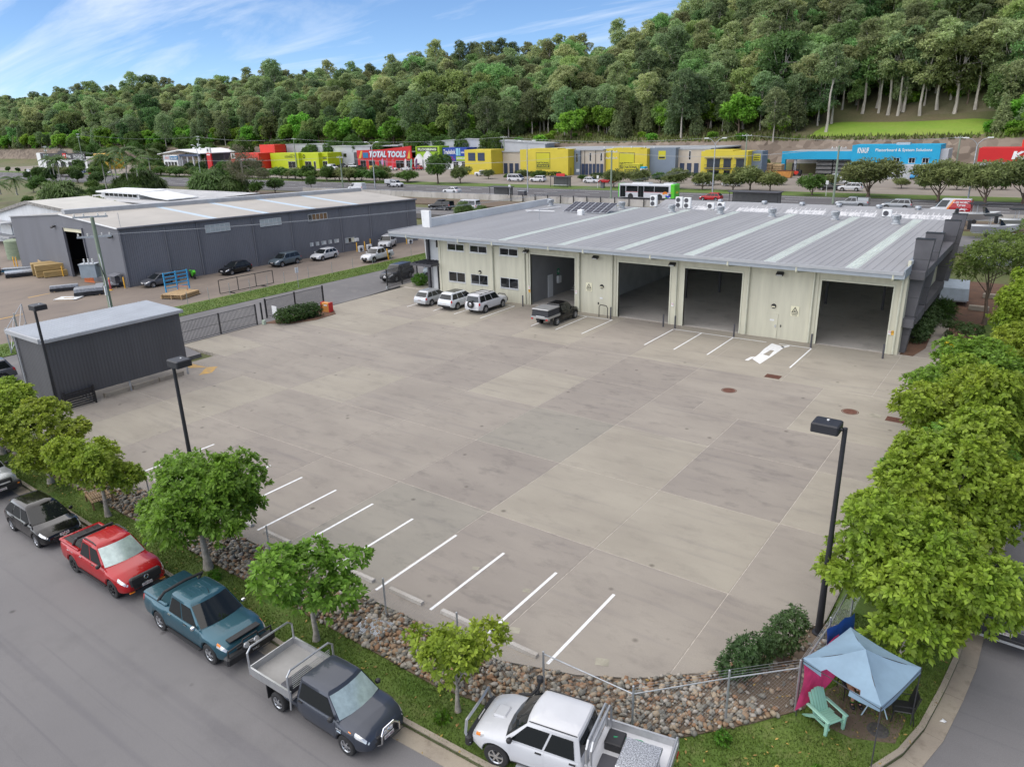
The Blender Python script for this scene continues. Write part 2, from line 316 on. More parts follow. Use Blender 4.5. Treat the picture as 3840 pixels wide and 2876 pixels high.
# columns counted from the left: 0:-51.4..-45 ... 9:0..3.45
COLS = {0: 'xbabcbdcbb', 1: 'bbabbbcaab', 2: 'abbabbdaca', 3: 'bbbbcacbcb', 4: 'aabbcbcb  ', 5: 'abababaa  '}
YR = [(-7.85,0.0),(0.0,6.26),(6.26,12.52),(12.52,19.0),(19.0,25.28),(25.28,35.65)]
for r, (y0, y1) in enumerate(YR):
    for c in range(10):
        x0, x1 = XA[c], XA[c+1]; k = COLS[r][c]
        if k not in 'abcd' or k == ' ': continue
        if c == 0 and y0 < 8:
            if r == 1: slab(-46, x1, y0, y1, k)
            elif r == 2: slab(x0, x1, 8.6, y1, k); slab(-46, x1, y0, 8.6, 'b')
            continue
        if c >= 7 and r == 3: slab(x0, x1, y0, 17.22, k); continue
        if r == 0:
            if c == 9: slab(0,0,0,0,'b', [(0.02,-0.02),(0.02,-5.35),(1.1,-4.35),(3.4,0.38),(3.4,0.38),(3.0,-0.02)][:5]); continue
            if c == 8: slab(0,0,0,0,'b', [(-5.78,-0.02),(-5.78,-7.6),(-5.0,-7.85),(-2.5,-7.0),(-0.9,-6.1),(-0.02,-5.4),(-0.02,-0.02)]); continue
            if c == 1: slab(-46, x1, y0, y1, k); continue
        slab(x0, x1, y0, y1, k)
for x0, x1, y0, y1, k in ((-11.55,-8.66,17.22,25.4,'c'),(-8.66,-2.93,17.22,25.4,'b'),(-2.93,3.45,17.22,25.4,'a'),(-11.55,-5.8,25.4,35.65,'a'),(-5.8,0.0,25.4,35.65,'a'),(0.0,3.45,25.4,31.7,'a'),(0.0,3.45,31.7,35.9,'a')): slab(x0, x1, y0, y1, k)
# painted markings on the yard
def line(x0, x1, y0, y1, z=0.006, m=M_white, name='parking_line'): return MB().box(x0, x1, y0, y1, z-0.003, z).build(name, m, yard)
for i in range(11):
    x = -3.57-2.62*i; line(x-0.06, x+0.06, -7.1 if i != 3 else -7.35, -2.45)
for x in (-44.16,-40.64,-37.94,-34.73): line(x-0.05, x+0.05, 28.85, 34.4)
line(-44.1,-34.8,34.42,34.52)
for x in (-28.96,-26.37,-23.71): line(x-0.05, x+0.05, 28.95, 34.35)
line(-28.9,-23.66,34.36,34.46)
for x in (-17.62,-15.07,-12.33,-6.1): line(x-0.055, x+0.055, 28.6, 34.2)
line(-17.56,-9.6,34.2,34.3)
line(-8.6,-6.15,34.25,34.35)
# bold painted zig-zag mark with an open diamond in front of the side door
zz = MB()
P = lambda x, y: (x, y, 0.006)
for q in ([(-9.45,28.75),(-9.18,28.75),(-9.05,29.95),(-9.32,29.75)], [(-9.05,29.3),(-8.2,28.4),(-8.05,30.6),(-9.05,30.9)], [(-9.05,30.9),(-8.75,30.85),(-8.62,32.3),(-9.15,32.2)], [(-8.25,30.7),(-8.05,30.6),(-7.98,32.3),(-8.35,32.3)], [(-9.15,32.2),(-7.98,32.3),(-7.95,33.6),(-9.12,34.15)], [(-7.95,33.3),(-7.7,33.9),(-7.75,34.3),(-8.3,33.6)]):
    zz.quad(*[P(*p) for p in q])
zz.build('painted_zigzag', M_white, yard)
for x, y, a, bb in ((-44.2,3.9,-41.7,4.1),):
    MB().quad((-46,5.2,0.006),(-44.6,5.2,0.006),(-43.7,6.0,0.006),(-46,5.9,0.006)).build('painted_mark', M_yelp, yard)
    MB().quad((-43.7,6.0,0.006),(-42.4,4.5,0.006),(-42.1,5.4,0.006),(-43.1,6.6,0.006)).build('painted_mark', M_yelp, yard)
M_rust = mat('rusty_iron', (0.115, 0.045, 0.028), 0.85, var=0.35, scale=6)
M_stain = mat('dark_patch', (0.30, 0.28, 0.22), 0.85, var=0.2)
for x, y in ((-8.05,21.75),(-0.53,21.9)):
    mb = MB().lathe([(0.0,0.014),(0.40,0.014),(0.41,0.004)], 24, (x,y,0)); mb.lathe([(0.44,0.004),(0.47,0.010),(0.50,0.004)], 24, (x,y,0)); mb.build('manhole_cover', M_rust, yard, smooth=0.5)
for x, y in ((-6.5,26.05),(2.0,21.9)):
    mb = MB(); mb.box(x-0.52,x+0.52,y-0.37,y+0.37,0.003,0.006)
    for i in range(13): mb.box(x-0.5+i*0.08, x-0.46+i*0.08, y-0.33, y+0.33, 0.006, 0.018)
    for s in (-1, 1): mb.box(x-0.52,x+0.52,y+s*0.35-0.03,y+s*0.35+0.03,0.006,0.018)
    mb.build('drain_grate', M_rust, yard)
MB().box(0.55,1.15,21.7,22.3,0.002,0.006).build('concrete_patch', M_stain, yard)
for x, y, s in ((-5.5,-6.3,0.4),(-2.1,-6.0,0.45),(-6.5,-4.1,0.3),(-9.1,-4.0,0.28)): MB().obox((x,y,0.004),(s,s*0.8,0.004),(0,0,0.4)).build('concrete_patch', M_stain, yard)
# wheel stops
M_stop = surf2('stop_concrete', (0.50, 0.48, 0.45), (0.40, 0.37, 0.33), (0.24, 0.21, 0.18), 0.8, 3, stain=0.5)
for i in range(11):
    xc = -3.57-1.31-2.62*i; y = -7.02
    if i in (1,): y = -6.95
    tag(MB().ext([(xc-0.85,y-0.11,0.003),(xc-0.85,y+0.11,0.003),(xc-0.85,y+0.08,0.12),(xc-0.85,y-0.08,0.12)], (1.7,0,0)).build('wheel_stop', M_stop), 'low concrete wheel stop at the street end of a parking bay', 'wheel stop', 'concrete wheel stops along the front edge of the yard')
# driveway, neighbour's yard, grass strip, back areas, highway
sheet('driveway', [(-61.2,-9.8),(-51.2,-9.8),(-47.6,-6),(-47.6,8.0),(-51.6,8.6),(-51.6,30),(-52.6,40),(-52.6,72),(-61.4,72)], -0.02, M_asph2, 0.3)
sheet('driveway_crossing', [(-64,-10.9),(-50.0,-10.9),(-51.2,-9.7),(-61.2,-9.7)], -0.10, M_kerb, 0.25)
sheet('neighbour_yard', [(-185,-9.5),(-66,-9.5),(-65.6,-4),(-65.2,72),(-185,72)], -0.04, M_nyard, 0.3)
sheet('grass_strip', [(-66,-9.6),(-61.35,-9.6),(-61.3,72),(-65.4,72)], 0.02, M_grassbed, 0.3)
sheet('planter_bed', [(-51.4,16.9),(-48.9,18.2),(-48.0,20.5),(-48.2,23.0),(-50.2,24.4),(-51.4,24.2)], 0.05, M_mulch, 0.2)
sheet('garden_bed', [(-0.2,36.3),(3.4,36.3),(5.6,68),(-0.2,68)], -0.03, M_mulch, 0.2)
sheet('garden_path', [(0.75,36.0),(3.3,36.0),(3.3,38.6),(2.3,38.6),(1.6,52),(0.6,52),(1.2,38.6)], 0.015, M_cB, 0.12)
sheet('entry_apron', [(-52.4,36.2),(-45.6,36.2),(-45.6,41),(-52.4,41)], -0.005, M_cA, 0.2)
sheet('back_road', [(-150,81),(60,79),(60,91),(-150,90)], tz(0, 86)+0.32, M_asph2, 0.9)
sheet('roadside_dirt', [(-190,91.2),(60,91.8),(60,101.2),(-190,101.2)], 2.42, M_soil, 0.6)
sheet('highway', [(-900,103.2),(400,103.2),(400,129),(-900,131)], 2.5, M_asph3, 0.3)
sheet('grass_median', [(-900,131.2),(400,129.2),(400,138.4),(-900,138.4)], 2.52, M_grassbed, 0.3)
sheet('service_road', [(-900,138.6),(400,138.6),(400,150),(-900,150)], 2.5, M_fcourt, 0.3)
sheet('forecourt', [(-480,150.2),(60,150.2),(60,200),(-480,200)], 2.47, M_fcourt, 0.3)
hw = bpy.data.objects['highway']
for y in (110.2, 127.2): MB().box(-420,60,y,y+0.14,2.5,2.506).build('edge_line', M_white, hw)
for y in (114.0, 119.0, 123.2):
    mb = MB()
    for i in range(44): mb.box(-420+i*11, -416.4+i*11, y, y+0.13, 2.5, 2.506)
    mb.build('lane_dashes', M_white, hw)
# hillside clearing
b = MB(); gxx = np.linspace(-60, -6, 30); gyy = np.linspace(206.5, 240, 16)
b.add([(x, y, tz(x, y)+0.5-1.2*max(abs((x+33)/27)**4, abs((y-223)/17)**4)) for y in gyy for x in gxx], [(j*30+i, j*30+i+1, (j+1)*30+i+1, (j+1)*30+i) for j in range(15) for i in range(29)])
b.build('grass_clearing', surf2('bright_grass', (0.15, 0.27, 0.025), (0.20, 0.28, 0.04), (0.24, 0.24, 0.08), 0.06, 0.25, bump=1, bscale=3, fine=0.2), kind='structure', smooth=0.8)
# ---------------------------------------------------------------- building materials
M_beige = mat('sage_cream_paint', (0.55, 0.535, 0.425), 0.75, var=0.09, scale=1.1, stretch=(1.5, 1.5, 0.16), bump=0.06, bscale=40)
M_pipe = mat('cream_pipe', (0.56, 0.56, 0.45), 0.55, var=0.06)
M_roof = mat('zinc_roof', (0.290, 0.292, 0.302), 0.6, metal=0.0, var=0.07, scale=0.35, stretch=(2, 0.2, 1))
M_fl = mat('translucent_sheet', (0.80, 0.85, 0.82), 0.45, var=0.06, scale=0.8, stretch=(2, 0.3, 1), trans=0.48)
M_gutter = mat('grey_gutter', (0.37, 0.38, 0.395), 0.5, metal=0.0, var=0.08, scale=1)
M_fasc = mat('blue_grey_fascia', (0.30, 0.335, 0.37), 0.5, var=0.06)
M_char = mat('charcoal_paint', (0.062, 0.062, 0.072), 0.6, var=0.12, scale=0.7)
M_char2 = mat('charcoal_render', (0.100, 0.098, 0.108), 0.8, var=0.14, scale=0.8, bump=0.1)
M_blk = mat('black_metal', (0.018, 0.018, 0.020), 0.45, var=0.2)
M_glass = mat('dark_window_glass', (0.012, 0.013, 0.015), 0.06, var=0.3, scale=0.7, spec=0.8)
M_alu = mat('aluminium', (0.62, 0.64, 0.66), 0.35, metal=0.6, var=0.06)
M_wht = mat('white_paint', (0.70, 0.71, 0.71), 0.6, var=0.06, scale=0.8)
M_offw = mat('off_white_wall', (0.60, 0.62, 0.63), 0.65, var=0.07, scale=0.5)
M_int = surf2('interior_floor', (0.48, 0.455, 0.42), (0.38, 0.355, 0.33), (0.17, 0.16, 0.15), 0.15, 0.5, rough=0.45, stain=0.8)
M_intw = mat('interior_block', (0.50, 0.49, 0.47), 0.85, var=0.12, scale=0.6)
M_intg = mat('interior_grey_wall', (0.26, 0.26, 0.26), 0.8, var=0.06, scale=0.5)
M_yel = mat('safety_yellow', (0.78, 0.42, 0.04), 0.5, var=0.12, scale=4)
M_galv = mat('galvanised_steel', (0.42, 0.44, 0.46), 0.45, metal=0.6, var=0.16, scale=5)
M_sgn = mat('sign_cream', (0.74, 0.71, 0.52), 0.6, var=0.05)
M_ink = mat('sign_black', (0.012, 0.012, 0.012), 0.6, var=0.0)
M_red = mat('sign_red', (0.55, 0.02, 0.02), 0.5, var=0.05)
M_grn = mat('sign_green', (0.02, 0.28, 0.12), 0.5, var=0.05)
M_wood = mat('raw_timber', (0.42, 0.29, 0.15), 0.75, var=0.22, scale=3, stretch=(1, 6, 1))
def wallx(name, y0, y1, x0, x1, z0, z1, holes, m, parent):
    """wall along X between y0,y1 with rectangular holes (xa,xb,za,zb)"""
    xs = sorted({x0, x1, *[h[0] for h in holes], *[h[1] for h in holes]}); mb = MB()
    for a, b in zip(xs, xs[1:]):
        hs = sorted([(h[2], h[3]) for h in holes if h[0] <= a+1e-6 and h[1] >= b-1e-6]); z = z0
        for za, zb in hs:
            if za > z+1e-6: mb.box(a, b, y0, y1, z, za)
            z = max(z, zb)
        if z < z1-1e-6: mb.box(a, b, y0, y1, z, z1)
    return mb.build(name, m, parent)
def window_x(parent, x0, x1, z0, z1, y, fm, panes=2, depth=0.10, fw=0.06, blind=0.0):
    mb = MB()
    mb.box(x0,x1,y-0.03,y+depth,z0,z0+fw); mb.box(x0,x1,y-0.03,y+depth,z1-fw,z1)
    n = panes
    for i in range(n+1):
        x = x0+(x1-x0-fw)*i/n; mb.box(x,x+fw,y-0.03,y+depth,z0+fw,z1-fw)
    f = mb.build('window', fm, parent)
    for i in range(n):
        a = x0+(x1-x0-fw)*i/n+fw; b = x0+(x1-x0-fw)*(i+1)/n
        MB().box(a,b,y+0.02,y+0.035,z0+fw,z1-fw).build('pane', M_glass, f)
    if blind: MB().box(x0+0.02,x1-0.02,y-0.05,y-0.032,z1-blind,z1).build('blind', M_offw, f)
    MB().box(x0-0.04,x1+0.04,y-0.08,y,z0-0.07,z0-0.01).build('sill', fm, f)
    return f
def ribbed(x0, x1, y0, y1, zf, pitch=0.55, rw=0.06, rh=0.028, th=0.05):
    """roof sheet, ribs along Y; zf(y) height"""
    mb = MB(); za, zb = zf(y0), zf(y1)
    mb.add([(x0,y0,za),(x1,y0,za),(x1,y1,zb),(x0,y1,zb),(x0,y0,za-th),(x1,y0,za-th),(x1,y1,zb-th),(x0,y1,zb-th)], [(0,1,2,3),(7,6,5,4),(4,5,1,0),(5,6,2,1),(6,7,3,2),(7,4,0,3)])
    n = max(1, int((x1-x0)/pitch))
    for i in range(n):
        x = x0+(i+0.5)*(x1-x0)/n; e = 0.012
        mb.add([(x-rw,y0-e,za+0.001),(x+rw,y0-e,za+0.001),(x+rw*0.5,y0-e,za+rh),(x-rw*0.5,y0-e,za+rh),(x-rw,y1,zb+0.001),(x+rw,y1,zb+0.001),(x+rw*0.5,y1,zb+rh),(x-rw*0.5,y1,zb+rh)], [(0,1,2,3),(0,3,7,4),(3,2,6,7),(2,1,5,6)])
    return mb
# ---------------------------------------------------------------- main warehouse
wh = thing('warehouse', 'cream warehouse with four big roller openings and a long grey ribbed roof', 'warehouse', (0,0,0))
D_ = [(-33.6,-28.5),(-23.85,-18.8),(-17.45,-12.43),(-6.2,-1.17)]
WIN = [(-44.3,-42.0),(-41.25,-38.98),(-37.38,-35.1)]
holes = [(a,b,-0.02,5.1) for a, b in D_]+[(a,b,1.40,2.47) for a, b in WIN]+[(a,b,4.72,5.95) for a, b in WIN]
wallx('front_wall', 35.7, 35.9, -45.6, -0.3, -0.02, 6.3, holes, M_beige, wh)
for a, b in WIN:
    window_x(wh, a, b, 1.40, 2.47, 35.72, M_alu, 2); window_x(wh, a, b, 4.72, 5.95, 35.72, M_alu, 2, blind=0.55)
for i, (a, b) in enumerate(D_):
    mb = MB(); mb.box(a-0.12,a,35.66,35.92,0,5.1); mb.box(b,b+0.12,35.66,35.92,0,5.1); mb.box(a-0.12,b+0.12,35.66,35.92,5.1,5.24)
    mb.build('door_frame', M_pipe, wh)
    MB().lathe([(0.0,a+0.02),(0.22,a+0.02),(0.22,b-0.02),(0.0,b-0.02)], 12, (0,36.3,5.38), 'X').build('roller_drum', M_galv, wh, smooth=0.6)
# thin expressed column bands on the front wall
for x in (-45.45,-33.95,-28.15,-24.2,-18.1,-12.1,-6.55,-0.45):
    MB().box(x-0.14,x+0.14,35.64,35.70,0,6.2).build('pilaster', M_beige, wh)
MB().box(-45.6,-45.4,35.9,63.0,0,6.3).build('office_side_wall', M_beige, wh)
MB().box(-0.5,-0.3,35.9,63.0,0,7.0).build('side_wall', M_beige, wh)
MB().box(-45.4,-0.5,62.75,63.0,0,6.6).build('back_wall', M_intw, wh)
# inside
MB().box(-45.3,-0.5,35.95,62.7,-0.12,0.012).build('interior_floor', M_int, wh)
MB().box(-34.05,-33.9,36.0,62.7,0.012,6.2).build('partition_wall', M_intg, wh)
MB().box(-28.1,-28.0,38.5,62.7,0.012,6.2).build('partition_wall', M_intw, wh)
MB().box(-12.3,-12.2,50.0,62.7,0.012,6.2).build('partition_wall', M_intw, wh)
for x, y in ((-21.6,46),(-19.6,50),(-15,48),(-9,50),(-4,50)): MB().box(x-0.1,x+0.1,y-0.1,y+0.1,0.012,6.2).build('column', M_char, wh)
MB().box(-33.88,-33.82,39.2,40.1,0.012,2.35).build('inner_door', M_wht, wh)
st = None
for i in range(12):
    MB().box(-33.6,-32.5,43.2+i*0.27,43.2+i*0.27+0.29,0.10+i*0.19,0.14+i*0.19).build('stair_tread', M_wht, wh)
MB().tube([(-32.45,43.2,0.9),(-32.45,46.4,3.2)], 0.03).build('handrail', M_wht, wh)
MB().box(-33.88,-33.66,40.9,41.5,1.25,2.0).build('wall_cabinet', M_wht, wh)
fs = MB().box(-33.88,-33.85,41.0,41.4,2.15,2.75).build('first_aid_sign', M_grn, wh)
mb = MB(); mb.box(-33.85,-33.84,41.15,41.25,2.3,2.6); mb.box(-33.85,-33.84,41.05,41.35,2.4,2.5); mb.build('white_cross', M_wht, fs)
# roof
zf = lambda y: 6.60+(y-33.7)*0.0085
SK = [(-36.0,-35.05),(-29.25,-28.3),(-23.2,-22.25),(-16.85,-15.9),(-10.22,-9.3),(-4.28,-3.36)]
edges = [-50.7]+[v for s in SK for v in s]+[-0.35]
for i in range(0, len(edges), 2): ribbed(edges[i], edges[i+1], 33.7, 62.6, zf).build('roof_sheet', M_roof, wh)
for i, (a, b) in enumerate(SK):
    ribbed(a+0.003, b-0.003, 33.7, 62.6, lambda y: zf(y)-0.004, pitch=0.3, rw=0.05).build('skylight_strip', M_fl, wh)
mb = MB()
for j in range(44):
    y = 34.5+j*0.62; mb.box(-4.15,-3.5,y,y+0.05,zf(y)+0.03,zf(y)+0.055)
mb.build('safety_mesh', M_fl, wh)['kind'] = 'stuff'
MB().box(-50.75,-0.30,33.50,33.70,6.36,6.585).build('gutter', M_gutter, wh)
MB().box(-50.70,-0.34,33.58,33.72,6.08,6.36).build('fascia', M_fasc, wh)
MB().box(-50.6,-0.5,33.72,35.69,6.28,6.33).build('soffit', M_gutter, wh)
MB().box(-0.345,-0.25,33.5,36.2,6.1,6.75).build('barge_board', M_fasc, wh)
MB().box(-50.78,-50.70,33.5,39,6.1,6.70).build('barge_board', M_gutter, wh)
MB().box(-0.5,-0.22,36.2,63.0,6.75,7.02).build('wall_capping', M_fasc, wh)
for x, px in ((-48.24,None),(-41.06,-38.2),(-36.73,-34.2),(-30.13,-27.95),(-26.39,-24.43),(-19.77,-18.13),(-13.01,-11.85),(-7.67,-6.75),(-1.0,-0.62)):
    pts = [(x,33.62,6.35),(x,33.62,6.05),(x,33.75,5.93),(x+0.5 if px else x,35.0,5.85)]
    if px: pts += [(px,35.55,5.75),(px,35.57,5.5),(px,35.57,0.05)]
    MB().tube(pts, 0.085, 8).build('downpipe', M_pipe, wh, smooth=0.7)
for x in (-34.0,-26.18,-18.57,-9.39):
    f = MB().obox((x,35.5,5.36),(0.55,0.35,0.16),(0.5,0,0)).build('wall_light', M_blk, wh); MB().obox((x,35.38,5.30),(0.42,0.20,0.05),(0.5,0,0)).build('lens', M_wht, f)
    MB().box(x-0.04,x+0.04,35.55,35.69,5.3,5.42).build('bracket', M_blk, f)
for x, z in ((-25.56,2.68),(-9.7,2.67),(-40.0,2.74)):
    f = MB().lathe([(0.0,-0.05),(0.17,-0.05),(0.20,0.0),(0.20,0.05)], 20, (x,35.66,z), 'Y').build('bulkhead_light', M_blk, wh, smooth=0.6); MB().box(x-0.14,x+0.14,35.585,35.60,z-0.09,z+0.01).build('lens', M_sgn, f)
def tri_sign(x, z):
    f = MB().box(x-0.32,x+0.32,35.665,35.69,z-0.42,z+0.40).build('warning_sign', M_sgn, wh)
    y = 35.66; o = [(x-0.27,y,z-0.12),(x+0.27,y,z-0.12),(x,y,z+0.35)]; i = [(x-0.17,y,z-0.065),(x+0.17,y,z-0.065),(x,y,z+0.235)]
    mb = MB().add(o+i, [(0,1,4,3),(1,2,5,4),(2,0,3,5)]); mb.add([(x-0.08,y,z-0.04),(x+0.08,y,z-0.04),(x,y,z+0.12)], [(0,1,2)]); mb.build('triangle', M_ink, f)
    mb = MB(); mb.box(x-0.26,x+0.26,y,y+0.004,z-0.24,z-0.19)
    for k in range(2): mb.box(x-0.2,x+0.2,y,y+0.004,z-0.31-k*0.06,z-0.285-k*0.06)
    mb.build('printed_lines', M_ink, f)
tri_sign(-26.93, 2.5); tri_sign(-8.0, 2.45)
for x, z, m in ((-1.0,1.66,M_wht),(-0.80,1.67,M_yel),(-33.73,1.75,M_wht),(-33.73,1.45,M_yel),(-18.44,1.79,M_wht),(-28.3,1.87,M_wht)):
    f = MB().box(x-0.11,x+0.11,35.615,35.635,z-0.16,z+0.16).build('safety_notice', m, wh)
    MB().lathe([(0.05,-0.003),(0.075,-0.003)], 14, (x,35.612,z+0.05), 'Y').build('symbol', M_red if m is M_wht else M_ink, f)
pd = MB().box(-10.2,-9.28,35.655,35.69,0.02,2.05).build('personnel_door', M_beige, wh)
MB().box(-9.48,-9.36,35.60,35.65,0.95,1.15).build('door_handle', M_alu, pd); MB().box(-9.05,-8.97,35.66,35.69,1.0,1.18).build('keypad', M_blk, pd); MB().box(-9.9,-9.55,35.645,35.653,1.45,1.6).build('notice', M_wht, pd)
MB().box(-25.95,-25.85,35.64,35.69,0.95,1.15).build('door_handle', M_blk, wh); MB().box(-25.75,-25.45,35.67,35.69,1.5,1.65).build('notice', M_wht, wh)
# entry corner
MB().box(-47.9,-45.6,36.9,37.1,3.25,6.3).build('entry_panel', M_offw, wh); f = window_x(wh, -47.0,-45.75,4.6,5.9,36.86,M_alu,2)
MB().box(-47.6,-47.0,36.9,37.1,0,3.2).build('entry_panel', M_offw, wh)
dr = MB().box(-46.95,-45.65,36.92,37.05,0.02,2.6).build('entry_door', M_glass, wh)
for x in (-46.42,-46.22): MB().tube([(x,36.86,0.8),(x,36.86,1.75)], 0.025).build('pull_handle', M_alu, dr)
MB().box(-48.6,-45.55,34.3,36.9,3.0,3.22).build('awning', M_char, wh)
mb = MB()
for i in range(6): mb.box(-48.4+i*0.5,-48.3+i*0.5,34.4,36.8,3.22,3.30)
mb.build('awning_batten', M_char, wh)
MB().box(-48.2,-47.9,36.6,36.9,0,6.3).build('entry_column', M_char, wh)
MB().ext([(-49.0,37.6,0),(-48.35,37.6,0),(-48.35,37.6,8.45),(-49.55,37.6,8.45)], (0,0.35,0)).build('white_blade_wall', M_wht, wh)
MB().box(-48.75,-48.5,37.95,62.4,0,7.6).build('parapet_wall', M_offw, wh)
MB().box(-48.5,-45.6,37.1,37.3,0,6.3).build('entry_back_wall', M_offw, wh)
# raised back roof with flaking coating
zb = lambda y: 6.86+(y-62.6)*0.19
fk = bpy.data.materials.new('flaking_coating'); fk.use_nodes = True; t = fk.node_tree; n = t.nodes; l = t.links.new; pb = n['Principled BSDF']; pb.inputs['Roughness'].default_value = 0.6
ge = n.new("ShaderNodeNewGeometry"); mp_ = n.new("ShaderNodeMapping"); mp_.inputs['Scale'].default_value = (2.4, 0.5, 0.5); l(ge.outputs['Position'], mp_.inputs[0]); z_ = n.new("ShaderNodeTexNoise"); z_.inputs['Scale'].default_value = 1.6; z_.inputs['Detail'].default_value = 8; z_.inputs['Roughness'].default_value = 0.75; l(mp_.outputs[0], z_.inputs[0]); r_ = n.new("ShaderNodeValToRGB"); r_.color_ramp.elements[0].position = 0.44; r_.color_ramp.elements[1].position = 0.50; r_.color_ramp.elements[0].color = (0.34, 0.345, 0.36, 1); r_.color_ramp.elements[1].color = (0.58, 0.58, 0.585, 1); l(z_.outputs[0], r_.inputs[0]); l(r_.outputs[0], pb.inputs['Base Color'])
e2 = [-33.4,-31.6,-24.2,-23.0,-18.6,-17.4,-13.2,-12.0,-8.0,-7.0,-1.0]
for i in range(len(e2)-1): ribbed(e2[i], e2[i+1], 62.62, 66.0, zb, pitch=0.5).build('upper_roof_sheet', M_roof if i % 2 == 0 else fk, wh)
MB().ext([(-1.0,62.6,6.8),(-1.0,66.1,6.8),(-1.0,66.1,7.6)], (-32.4,0,0)).build('upper_roof_gable', M_roof, wh)
MB().box(-33.4,-1.0,65.95,66.15,7.5,7.6).build('ridge_cap', M_gutter, wh); MB().box(-50.6,-0.4,62.45,62.62,6.84,6.9).build('ridge_cap', M_gutter, wh)
for x, y in ((-47.0,60.0),(-36.6,60.3),(-29.5,59.4),(-23.7,59.75),(-17.76,59.6),(-11.2,59.55),(-5.17,58.3)):
    v = MB().lathe([(0.5,0),(0.42,0.06),(0.36,0.1),(0.36,0.42),(0.40,0.46)], 14, (x,y,zf(y)+0.02)).build('roof_vent', M_galv, wh, smooth=0.5)
    mb = MB()
    for k in range(18):
        a = k*math.pi/9; mb.obox((x+0.40*math.cos(a), y+0.40*math.sin(a), zf(y)+0.66), (0.03,0.10,0.36), (0,0,a+0.5))
    mb.lathe([(0,0.92),(0.28,0.91),(0.42,0.84),(0.43,0.82)], 14, (x,y,zf(y))); mb.lathe([(0.28,0.5),(0.28,0.8)], 10, (x,y,zf(y))); mb.build('turbine', M_galv, v)
for x in (-30.6,-26,-20.63,-16.3,-12.3,-8.2,-4.4):
    MB().lathe([(0.16,-0.1),(0.16,0.2),(0.34,0.2),(0.30,0.36),(0.0,0.42)], 12, (x,65.7,7.5)).build('roof_cowl', M_galv, wh, smooth=0.5)
def ac_unit(x, y, z, parent, h=0.7, two=False, face=-1, nm='air_conditioner'):
    a = MB().bev(x-0.45,x+0.45,y-0.17,y+0.17,z,z+h,0.03).build(nm, M_wht, parent)
    for k in range(2 if two else 1):
        zc = z+0.33+k*0.62; MB().lathe([(0.0,face*0.02),(0.08,face*0.02),(0.08,0),(0.2,0),(0.27,face*0.015),(0.27,0)], 16, (x-0.1,y+face*0.18,zc), 'Y').build('fan_grille', M_char, a)
    return a
for x, y, tw in ((-30.1,62.9,1),(-29.0,62.8,1),(-26.1,63.0,0),(-25.0,63.4,0),(-33.6,63.1,1),(-6.84,62.9,0)): ac_unit(x, y, zb(y)+0.06, wh, 1.3 if tw else 0.7, bool(tw))
sp_ = None
for i in range(6):
    x = -41.9+i*1.02; p = [(x,54.9,6.85),(x+0.98,54.9,6.85),(x+0.98,57.9,7.75),(x,57.9,7.75)]
    s = MB().ext(p, (0,-0.01,0.04)).build('solar_panel', M_alu, wh)
    cells = MB()
    for a in range(2):
        for c in range(4):
            u0, u1, v0, v1 = 0.05+a*0.46, 0.48+a*0.46, 0.02+c*0.245, 0.255+c*0.245
            g = lambda u, v: (x+0.98*u, 54.9+3.0*v-0.012, 6.85+0.9*v+0.046)
            cells.quad(g(u0,v0), g(u1,v0), g(u1,v1), g(u0,v1))
    cells.build('solar_cells', mat('solar_cell', (0.055, 0.050, 0.052), 0.25, var=0.2, scale=6), s)
mb = MB()
for x in (-41.8,-36.0): mb.tube([(x,57.8,6.8),(x,57.8,7.7)], 0.03); mb.tube([(x,56.4,6.8),(x,57.8,7.7)], 0.02)
mb.build('solar_frame', M_alu, wh)
MB().tube([(-40.4,47.5,6.7),(-40.4,47.5,8.0)], 0.03).build('antenna_mast', M_galv, wh)
mb = MB(); mb.tube([(-40.5,47.5,7.95),(-39.3,47.8,7.95)], 0.02)
for i in range(6): mb.tube([(-40.3+i*0.18,47.3+i*0.04,7.95),(-40.3+i*0.18,47.8+i*0.04,7.95)], 0.012)
mb.build('antenna', M_galv, wh)
mb = MB(); mb.tube([(-45.6,52.5,6.95),(-44.5,58.5,7.0)], 0.06); mb.tube([(-46.5,53.5,6.95),(-42.5,54.0,6.95)], 0.06); mb.build('roof_rail', M_wht, wh)
MB().bev(-38.7,-38.0,53.0,53.6,6.75,7.4,0.06).build('roof_box', M_wht, wh)
# leaning charcoal fins on the side wall
FIN = [(36.55,8.5,1.2,0.38),(41.2,8.35,1.25,0.38),(52.0,8.1,1.25,0.36),(57.2,8.1,1.2,0.36)]
for y, h, wt, wb_ in FIN:
    f = MB().ext([(-0.32,y,0),(-0.32+wb_,y,0),(-0.32+wt,y,h),(-0.32,y,h)], (0,0.7,0)).build('fin_wall', M_char2, wh)
    mb = MB()
    for k in range(1, 6):
        z = h*k/6; x1 = -0.32+wb_+(wt-wb_)*z/h; mb.box(-0.32,x1+0.003,y-0.006,y,z-0.012,z+0.012)
    mb.build('joint_line', M_blk, f); MB().box(-0.34,-0.30+wt,y-0.02,y+0.72,h,h+0.04).build('capping', M_blk, f)
for z0, z1, w0 in ((2.1,2.75,0.75),(5.7,6.3,1.0)):
    MB().box(-0.30,-0.32+w0,35.95,36.54,z0,z1).build('spandrel_beam', M_char2, wh)
    MB().box(-0.30,-0.32+w0,37.26,41.19,z0+0.02,z1).build('spandrel_beam', M_char2, wh)
    MB().box(-0.30,-0.32+w0,41.91,51.99,z0+0.02,z1).build('spandrel_beam', M_char2, wh)
